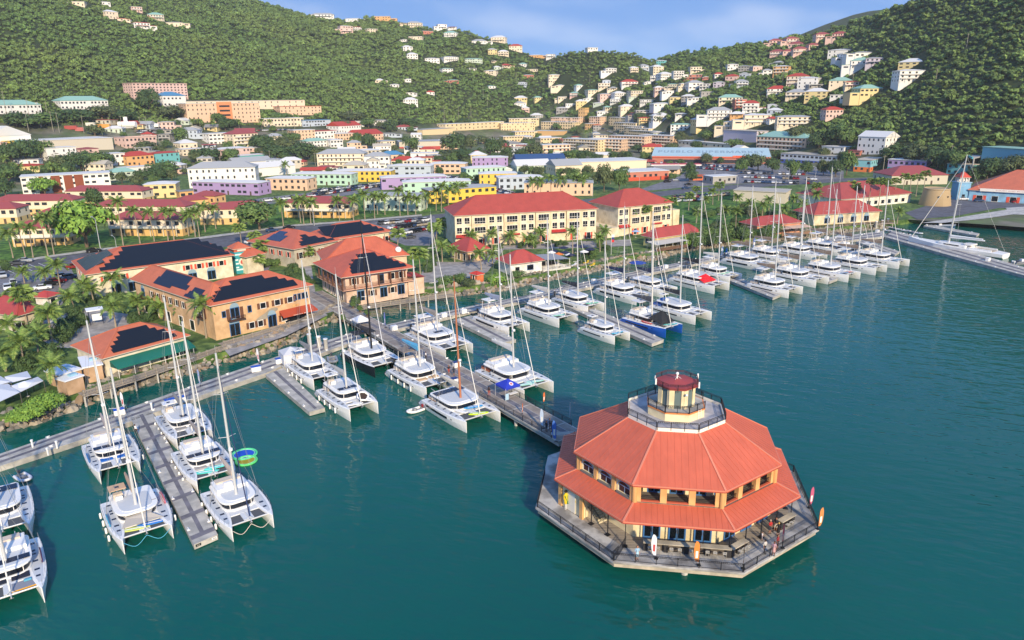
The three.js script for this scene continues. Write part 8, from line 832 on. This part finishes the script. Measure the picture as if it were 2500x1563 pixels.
banner(1327, 1046, 2.02, 0xc9d8ea, 'pale blue feather banner on the pier before the pavilion', 2.6, .9); banner(1358, 1078, 2.02, 0x4a78c8, 'strong blue feather banner where the pier meets the pavilion', 2.9, .95); banner(1392, 1034, 2.02, 0xdfe8f2, 'tall white feather banner on the far edge of the pier', 1.6, .95); banner(1275, 1010, 2.02, 0xd8703c, 'small orange pennant on the pier railing', 1.2, .5); banner(1326, 985, 2.02, 0xd8703c, 'small orange pennant beyond the pier edge', .6, .55); banner(942, 800, 2.02, 0x8f9ad8, 'lavender blue feather banner beside the pier', 2.2, 1.0); banner(634, 888, D8, 0xf0f0f2, 'white feather banner beside the small blue lidded dock box', 2.6, .9); banner(305, 1000, D8, 0xf0f0f2, 'white feather banner with red print on the long dock', 2.8, .9); banner(490, 942, D8, 0xa9b8e0, 'pale violet feather banner on the long dock between masts', 2.5, .9); banner(1760, 627, D8, 0xd8e4f4, 'white feather banner on the back dock near the mangroves', 0, 1); banner(1770, 632, D8, 0x3a86c8, 'blue feather banner on the back dock near the mangroves', 0, 1); banner(1838, 606, D8, 0x4a6aa8, 'dark blue feather banner beside the mangroves', 0, 1); banner(1605, 655, D8, 0x30343c, 'dark feather banner on the back dock by the blue parasol', 0, 1);
// ---------------------------------------------------------------- tents, parasols
function tent(px, py, y, s, c, ry, label, h = 2.2) { const t = thing('canopy_tent', label, 'tent', G(px, py, y), ry); for (const [a, b] of [[-1, -1], [1, -1], [-1, 1], [1, 1]]) part('leg', bar([a * s, 0, b * s], [a * s, h, b * s], .03), alu, t); part('canopy', polyGeo([[-s, h, -s], [s, h, -s], [s, h, s], [-s, h, s], [0, h + 1.0, 0], [-s, h - .3, -s], [s, h - .3, -s], [s, h - .3, s], [-s, h - .3, s]], [[0, 4, 1], [1, 4, 2], [2, 4, 3], [3, 4, 0], [0, 1, 6, 5], [1, 2, 7, 6], [2, 3, 8, 7], [3, 0, 5, 8]]), M(c, .8, { side: THREE.DoubleSide }), t); return t; }
{ const t = tent(1240, 968, 2.02, 1.5, 0x2238b0, .62, 'royal blue canopy tent with round emblems on the pier'); for (const [x, z, r] of [[.0, 1.0, 0], [1.0, 0, Math.PI / 2]]) { const e = part('emblem', new THREE.CircleGeometry(.38, 14), M(0xd8d4dc, .8), t, x * .98, 2.56, z * .98); e.rotation.set(-.98 * (z ? 1 : 0), r, 0, 'YXZ'); if (x) { e.rotation.set(-.98, Math.PI / 2, 0, 'YXZ'); } e.position.y = 2.58; part('emblem_core', new THREE.CircleGeometry(.2, 10), M(0xc84a58, .8), e, 0, 0, .012); } part('table', box(1.6, .06, .7, .4, .8, .9), whiteM, t); part('side_banner', box(.7, 1.1, .03, -1.2, .7, 1.45), M(0xa8c8dc, .7), t); }
tent(882, 806, D8 + 0.02, 1.5, 0xeeeeee, .6, 'white canopy tent beside the black hulled catamaran', 2.5); { const t = tent(712, 884, D8 + 0.02, 1.9, 0xc6c8cc, .55, 'grey walled canopy tent on the dock behind two catamarans'); part('wall_sheet', merge([box(3.7, 1.9, .04, 0, 1.1, 1.86), box(.04, 1.9, 3.7, -1.86, 1.1, 0)]), M(0xd4d6da, .8), t); }
{ const t = thing('shelter', 'square white roofed map shelter with navy posts on the plaza', 'shelter', G(236, 790, 1.92), .6); pbox('roof', M(0xf0f2f4, .6), t, 0, 3.4, 0, 3.4, .2, 3.0); for (const [a, b] of [[-1.3, -1], [1.3, -1], [-1.3, 1], [1.3, 1]]) part('post', bar([a, 0, b], [a, 3.4, b], .07), M(0x27304a, .6), t); pbox('map_board', M(0xdfe6ee, .5), t, .2, 1.6, .4, 1.9, 1.5, .12); pbox('board_frame', M(0x27304a, .6), t, .2, 1.6, .38, 2.1, 1.7, .1); }
function parasol(px, py, R, c, label, group, y = 1.93, h = 2.3) { const t = thing('parasol', label, 'parasol', G(px, py, y), px * .3, group); part('pole', bar([0, 0, 0], [0, h + .4, 0], .03), alu, t); part('canopy', new THREE.ConeGeometry(R, .6, 8, 1, true), M(c, .85, { side: THREE.DoubleSide }), t, 0, h + .2, 0); part('base', new THREE.CylinderGeometry(.3, .32, .1, 10), concM, t, 0, .05, 0); return t; }
for (const [x, y] of [[1376, 622], [1405, 617], [1420, 620], [1440, 626], [1350, 630], [1380, 634], [1392, 640]]) parasol(x, y, 1.7, 0x232a4a, 'navy blue parasol on the hotel terrace', 'navy parasols on the hotel terrace'); for (const [x, y] of [[1364, 638], [1358, 644]]) parasol(x, y, 1.6, 0xe0762c, 'orange parasol on the hotel terrace', 'orange parasols on the hotel terrace'); for (const [x, y] of [[1346, 634], [1364, 650], [1390, 640], [1426, 632]]) parasol(x, y, 1.5, 0xeeeae2, 'white parasol on the hotel terrace', 'white parasols on the hotel terrace'); parasol(1556, 662, 2.6, 0x2a4a9c, 'large blue parasol on the back dock', undefined, D8, 2.6); parasol(68, 968, 1.9, 0xe8ecf2, 'white and blue striped parasol on the lawn by the boulder bank'); parasol(1552, 580, 1.6, 0x9ab4d4, 'pale blue parasol beside the beach bar');
// shade sheets on the left lawn
for (const [pts, l] of [[[[10, 920], [66, 906], [76, 922], [22, 936]], 'pale shade sheet nearest the palm grove'], [[[26, 942], [92, 920], [106, 930], [48, 958]], 'pale shade sheet beside the service block'], [[[-30, 945], [10, 930], [48, 958], [-10, 985]], 'wide pale shade sheet over the garden bar'], [[[-40, 925], [0, 918], [26, 932], [-20, 945]], 'pale shade sheet at the back of the garden bar']]) { const P = pts.map(([x, y], i) => G(x, y, 4.4 - (i % 2) * .5)), o = P[0].clone().setY(1.9), t = thing('shade_sheet', l, 'shade sheet', o); const v = P.map((p) => p.clone().sub(o).toArray()); part('sheet', merge([polyGeo(v, [[0, 1, 2, 3]]), polyGeo(v.map((p) => [p[0], p[1] - .04, p[2]]), [[3, 2, 1, 0]])]), M(0xd6d8dc, .8, { side: THREE.DoubleSide }), t); for (const p of v) part('mast_post', bar([p[0], -.1, p[2]], p, .06), M(0x5a5650, .8), t); }
// beach loungers and planters
for (const [x, y, c] of [[1430, 644, 0xe0b828], [1445, 650, 0xe0b828], [1386, 630, 0xe0c048], [1372, 655, 0xf0ece4], [1358, 650, 0xf0ece4], [1400, 650, 0xf0ece4], [1420, 640, 0xf0ece4]]) { const t = thing('sun_lounger', c > 0xf00000 ? 'white sun lounger on the hotel terrace' : 'yellow sun lounger on the hotel lawn', 'lounger', G(x, y, 1.93), .8, c > 0xf00000 ? 'white loungers' : 'yellow loungers'); pbox('seat', M(c, .8), t, 0, .35, 0, 1.9, .12, .7); const b = pbox('backrest', M(c, .8), t, .95, .6, 0, .7, .1, .7); b.rotation.z = .8; for (const a of [-.8, .7]) pbox('leg', frameW, t, a, .15, 0, .08, .3, .6); }
{ const t = thing('flagpole', 'flag with white blue and red cloth on a pole below the hotel', 'flag', G(1492, 622, 1.9)); part('pole', bar([0, 0, 0], [0, 6.5, 0], .05, .04), whiteM, t); for (const [y, c] of [[6.0, 0xf0f0f0], [5.2, 0x2a3a78], [4.4, 0xd03030]]) pbox('cloth', M(c, .8), t, .45, y, 0, .8, .8, .03); }
for (const [x, y] of [[862, 752], [880, 762], [898, 772], [838, 785]]) { const t = thing('planter', 'leafy potted plant standing on the pier edge', 'planter', G(x, y, 2.03), 0, 'potted plants on the pier'); part('pot', new THREE.CylinderGeometry(.4, .3, .6, 10).translate(0, .3, 0), M(0x6a5a4c, .9), t); const c = part('foliage', CROWN.mid[1], leafM, t, 0, .4, 0); c.scale.set(.9, 1.1, .9); }
// mooring piles
for (const [x, y] of [[757, 850], [780, 856], [797, 862], [2138, 560], [2152, 557], [2166, 553]]) { const t = thing('mooring_pile', 'thick round concrete pile with pale cap beside the dock', 'pile', G(x, y, 0), 0, 'mooring piles'); part('shaft', bar([0, -3, 0], [0, 3.0, 0], .42, .42, 10), dockSide, t); part('cap', new THREE.CylinderGeometry(.46, .48, .16, 10), whiteM, t, 0, 3.06, 0); }
for (const [x, y] of [[371, 1000], [80, 1092], [140, 1095], [118, 1112]]) { const t = thing('dock_light', 'small white dock pedestal with a lamp head', 'pedestal', G(x, y, D8), 0, 'dock pedestals'); part('post', box(.18, 1.0, .18, 0, .5, 0), whiteM, t); part('head', box(.26, .22, .26, 0, 1.1, 0), M(0xf8f8f4, .3), t); }
// ---------------------------------------------------------------- people
function personGeo(pose) {
  // joints in metres; feet at y 0; facing +z
  const J = { hip: [0, .92, 0], chest: [0, 1.28, .01], neck: [0, 1.47, .0], head: [0, 1.62, .03] }, C = []; const cap = (a, b, r0, r1, c) => C.push([a, b, r0, r1, c]); const sit = pose === 'sit';
  const legs = pose === 'walk' ? [[[-.09, .9, 0], [-.1, .5, .14], [-.1, .08, .1]], [[.09, .9, 0], [.1, .5, -.05], [.1, .1, -.24]]] : [[[-.09, .9, 0], [-.1, .5, .03], [-.11, .07, 0]], [[.09, .9, 0], [.1, .5, .02], [.11, .07, 0]]];
  const arms = pose === 'hold' ? [[[-.19, 1.4, 0], [-.25, 1.14, .04], [-.1, 1.12, .26]], [[.19, 1.4, 0], [.25, 1.14, .04], [.1, 1.14, .26]]] : [[[-.19, 1.4, 0], [-.26, 1.13, -.02], [-.25, .88, .07]], [[.19, 1.4, 0], [.26, 1.13, .0], [.25, .88, pose === 'walk' ? -.08 : .06]]];
  cap([0, .95, 0], [0, 1.15, 0], .145, .135, 'l'); cap([0, 1.12, 0], [0, 1.36, 0], .14, .15, 't'); cap([-.13, 1.39, 0], [.13, 1.39, 0], .08, .08, 't'); cap([0, 1.4, 0], [0, 1.54, .02], .058, .055, 's'); cap([0, 1.6, .015], [0, 1.68, .01], .088, .098, 's'); cap([0, 1.61, .1], [0, 1.63, .09], .022, .018, 's'); cap([0, 1.70, -.02], [0, 1.66, -.05], .1, .095, 'h'); for (const s of [-1, 1]) cap([s * .095, 1.63, 0], [s * .098, 1.65, 0], .018, .02, 's');
  for (const [a, b, c] of legs) { cap(a, b, .088, .06, pose === 'dress' ? 'l' : 'l'); cap(b, c, .058, .038, 'k'); cap(c, [c[0], .045, c[2] + .14], .042, .035, 'f'); }
  if (pose === 'dress') cap([0, .95, 0], [0, .62, .01], .15, .2, 'l');
  for (const [a, b, c] of arms) { cap(a, b, .05, .04, 't'); cap(b, c, .038, .028, 's'); const d = new THREE.Vector3(...c).sub(new THREE.Vector3(...b)).normalize(), h = new THREE.Vector3(...c).addScaledVector(d, .07); cap(c, h.toArray(), .03, .032, 's'); for (let i = 0; i < 4; i++) { const q = h.clone().add(new THREE.Vector3((i - 1.5) * .016, 0, .004 * i)); cap(q.toArray(), q.clone().addScaledVector(d, .06 + .012 * (i === 1 || i === 2 ? 1 : 0)).add(new THREE.Vector3(0, 0, .012)).toArray(), .009, .008, 's'); } cap(c, [c[0] - Math.sign(c[0]) * .035, c[1] - .03, c[2] + .03], .011, .009, 's'); }
  const N = 76, S = 1.0, mc = new MarchingCubes(N, new THREE.MeshStandardMaterial(), false, false, 60000); mc.isolation = 0; const f = mc.field, dist = (p, k) => { const [a, b, r0, r1] = k, ab = [b[0] - a[0], b[1] - a[1], b[2] - a[2]], ap = [p[0] - a[0], p[1] - a[1], p[2] - a[2]], l = ab[0] * ab[0] + ab[1] * ab[1] + ab[2] * ab[2] || 1e-6, t = clamp((ap[0] * ab[0] + ap[1] * ab[1] + ap[2] * ab[2]) / l); return Math.hypot(ap[0] - ab[0] * t, ap[1] - ab[1] * t, ap[2] - ab[2] * t) - lerp(r0, r1, t); };
  const w = (i) => ((i - N / 2) / (N / 2)) * S; for (let z = 0; z < N; z++) for (let y = 0; y < N; y++) for (let x = 0; x < N; x++) { const p = [w(x), w(y) + .92, w(z)]; let d = 1e3; if (Math.abs(p[0]) < .45 && Math.abs(p[2]) < .45) for (const k of C) { const e = dist(p, k), q = .018; const h = clamp(.5 + .5 * (d - e) / q); d = lerp(d, e, h) - q * h * (1 - h); } f[x + y * N + z * N * N] = -d; }
  mc.update(); const n = mc.count, pos = Array.from(mc.positionArray.slice(0, n * 3)), nor = Array.from(mc.normalArray.slice(0, n * 3)), key = []; for (let i = 0; i < n; i++) { pos[i * 3] *= S; pos[i * 3 + 1] = pos[i * 3 + 1] * S + .92; pos[i * 3 + 2] *= S; const p = [pos[i * 3], pos[i * 3 + 1], pos[i * 3 + 2]]; let b = 1e3, c = 's'; for (const k of C) { const e = dist(p, k); if (e < b) { b = e; c = k[4]; } } key.push(c); }
  return { pos, nor, key };
}
const POSE = {}; for (const p of ['stand', 'walk', 'hold', 'dress']) POSE[p] = personGeo(p);
const personM = new THREE.MeshStandardMaterial({ vertexColors: true, roughness: .8 });
function person(px, py, y, ry, pose, top, bottom, label, skin = 0x9a6a50, hair = 0x241a14, k = 1) { const { pos, nor, key } = POSE[pose], g = new THREE.BufferGeometry(), c = new Float32Array(pos.length), C = { s: new THREE.Color(skin), t: new THREE.Color(top), l: new THREE.Color(bottom), k: new THREE.Color(pose === 'walk' ? bottom : skin), f: new THREE.Color(0x3a3430), h: new THREE.Color(hair) }; key.forEach((q, i) => { const v = C[q]; c.set([v.r, v.g, v.b], i * 3); }); g.setAttribute('position', new THREE.Float32BufferAttribute(pos, 3)); g.setAttribute('normal', new THREE.Float32BufferAttribute(nor, 3)); g.setAttribute('color', new THREE.BufferAttribute(c, 3)); const o = solo('person', g, personM, label, 'person'); o.position.copy(G(px, py, y)); o.rotation.y = ry; o.scale.setScalar(k); return o; }
const PD = 2.0; person(1879, 1303, PD + .03, .4, 'hold', 0xb82828, 0x3a3c44, 'person in a red shirt and dark shorts standing under the pavilion eave', 0xa87860, 0xd8d0c0); person(1893, 1297, PD + .03, -.6, 'hold', 0x20242c, 0xc8c0b0, 'person in a black shirt and pale shorts beside the one in red'); person(1899, 1309, PD + .03, 2.6, 'dress', 0x1c1c20, 0x1a1a1e, 'person in a black dress facing the two others', 0x8a5c44, 0xb89a50); person(1860, 1320, PD, 1, 'hold', 0xd0c8cc, 0x8c8890, 'small child in pale clothes near the pavilion porch', 0xa87c64, 0x201812, .62); person(1866, 1352, PD, -2.6, 'walk', 0xc8c2b8, 0x26262c, 'person with pale top and dark shorts walking along the deck', 0xa8785c); person(1888, 1357, PD, -.5, 'dress', 0xb89098, 0xc89a94, 'person in a long pink dress at the right railing', 0x7a5040); person(1897, 1340, PD, .8, 'stand', 0x8c2c30, 0x2a262a, 'person in a dark red top beside the pink dress'); person(1555, 1368, PD, .2, 'dress', 0x9ec4dc, 0xb4d4e4, 'person in a light blue dress near the front railing', 0xb88468, 0x6a3820);
person(1334, 1054, PD, 2.4, 'stand', 0x20222a, 0x30343c, 'person in dark clothes leaning by the pier banners'); person(1347, 1055, PD, -1.8, 'hold', 0x2a2c34, 0x26282e, 'person in black holding something on the pier'); person(1342, 1048, PD, 1.2, 'stand', 0x5a5e68, 0x20242c, 'person in a grey top in the group on the pier'); person(1194, 968, PD, 2.6, 'walk', 0x2a1c1c, 0x9c4a40, 'person in a black top and red shorts near the blue tent'); person(1096, 914, PD, .6, 'stand', 0x2a2024, 0xa04038, 'person with long dark hair and red shorts on the pier'); person(1108, 918, PD, 3.4, 'stand', 0x26303c, 0x2c3440, 'person in navy clothes on the pier beside the dock box'); person(1040, 880, PD, 2.2, 'walk', 0xe8e4e0, 0x2c2c30, 'person in a white shirt walking on the pier'); person(835, 781, PD, -.6, 'walk', 0xece8e4, 0x5a2a2c, 'person in a white shirt at the landward end of the pier'); person(333, 1062, D8, 2.6, 'walk', 0xf0eeea, 0x24242a, 'person in a white shirt walking on the long finger dock', 0xb88a70);
person(1354, 722, D8, 0, 'stand', 0xeceae6, 0x5a6a78, 'person in a white shirt on the back dock below the hotel'); person(1361, 720, D8, .8, 'stand', 0xe6e6ea, 0x30343c, 'second person in white on the back dock below the hotel', 0x7a5444);
// costumed stilt figures by the pavilion wall
for (const [x, y, l] of [[1381, 1244, 'tall costumed stilt figure in yellow and green beside the white door'], [1409, 1252, 'tall costumed stilt figure in yellow and green beside the stair']]) { const t = thing('stilt_figure', l, 'figure', G(x, y, 2.02), .6); part('robe', loft([[0.75, .14, .12], [1.2, .24, .2], [1.7, .2, .17], [2.0, .3, .18], [2.25, .1, .1]].map(([h, a, b]) => Array.from({ length: 8 }, (_, i) => [Math.cos(-i * .785) * a, h, Math.sin(-i * .785) * b]))), M(0xe0c01c, .8), t); part('sash', merge([beam([-.25, 2.0, .14], [.18, .8, .2], .2, .05), beam([.28, 2.05, .1], [.3, 1.0, .12], .16, .1)]), M(0x1c8a48, .8), t); part('stilts', merge([bar([-.08, 0, 0], [-.06, .9, 0], .04), bar([.1, 0, .02], [.08, .9, .02], .04)]), M(0xe8e4d8, .8), t); part('head', new THREE.SphereGeometry(.13, 12, 10).translate(0, 2.38, 0), M(0x1c1814, .8), t); part('hat', merge([new THREE.CylinderGeometry(.22, .22, .03, 12).translate(0, 2.47, 0), new THREE.CylinderGeometry(.1, .13, .14, 10).translate(0, 2.55, 0)]), M(0x26201c, .8), t); part('sleeves', merge([bar([-.28, 2.05, 0], [-.34, 1.5, .08], .08, .06), bar([.28, 2.05, 0], [.34, 1.5, .08], .08, .06)]), M(0xd8b418, .8), t); }
// lines of white cloth where the pier meets the pavilion
{ const a = G(1345, 1056, 3), b = G(1402, 1054, 3), t = thing('bunting', 'string of small white pennants across the pier before the pavilion', 'bunting', a.clone().setY(0)); const d = b.clone().sub(a); part('cord', bar([0, 3, 0], [d.x, 3, d.z], .015), whiteM, t); for (let i = 0; i < 16; i++) { const p = d.clone().multiplyScalar((i + .5) / 16); part('pennant', memo('pen', () => box(.22, .4, .01, 0, -.2, 0)), whiteM, t, p.x, 3, p.z, Math.atan2(-d.z, d.x)); } for (const p of [[0, 0], [d.x, d.z]]) part('post', bar([p[0], 2, p[1]], [p[0], 3.05, p[1]], .03), darkMetal, t); }
// ---------------------------------------------------------------- thin tropical haze
scene.fog = new THREE.FogExp2(new THREE.Color().setRGB(0.85, 0.87, 0.88), 0.00010);
renderer.render(scene, camera);
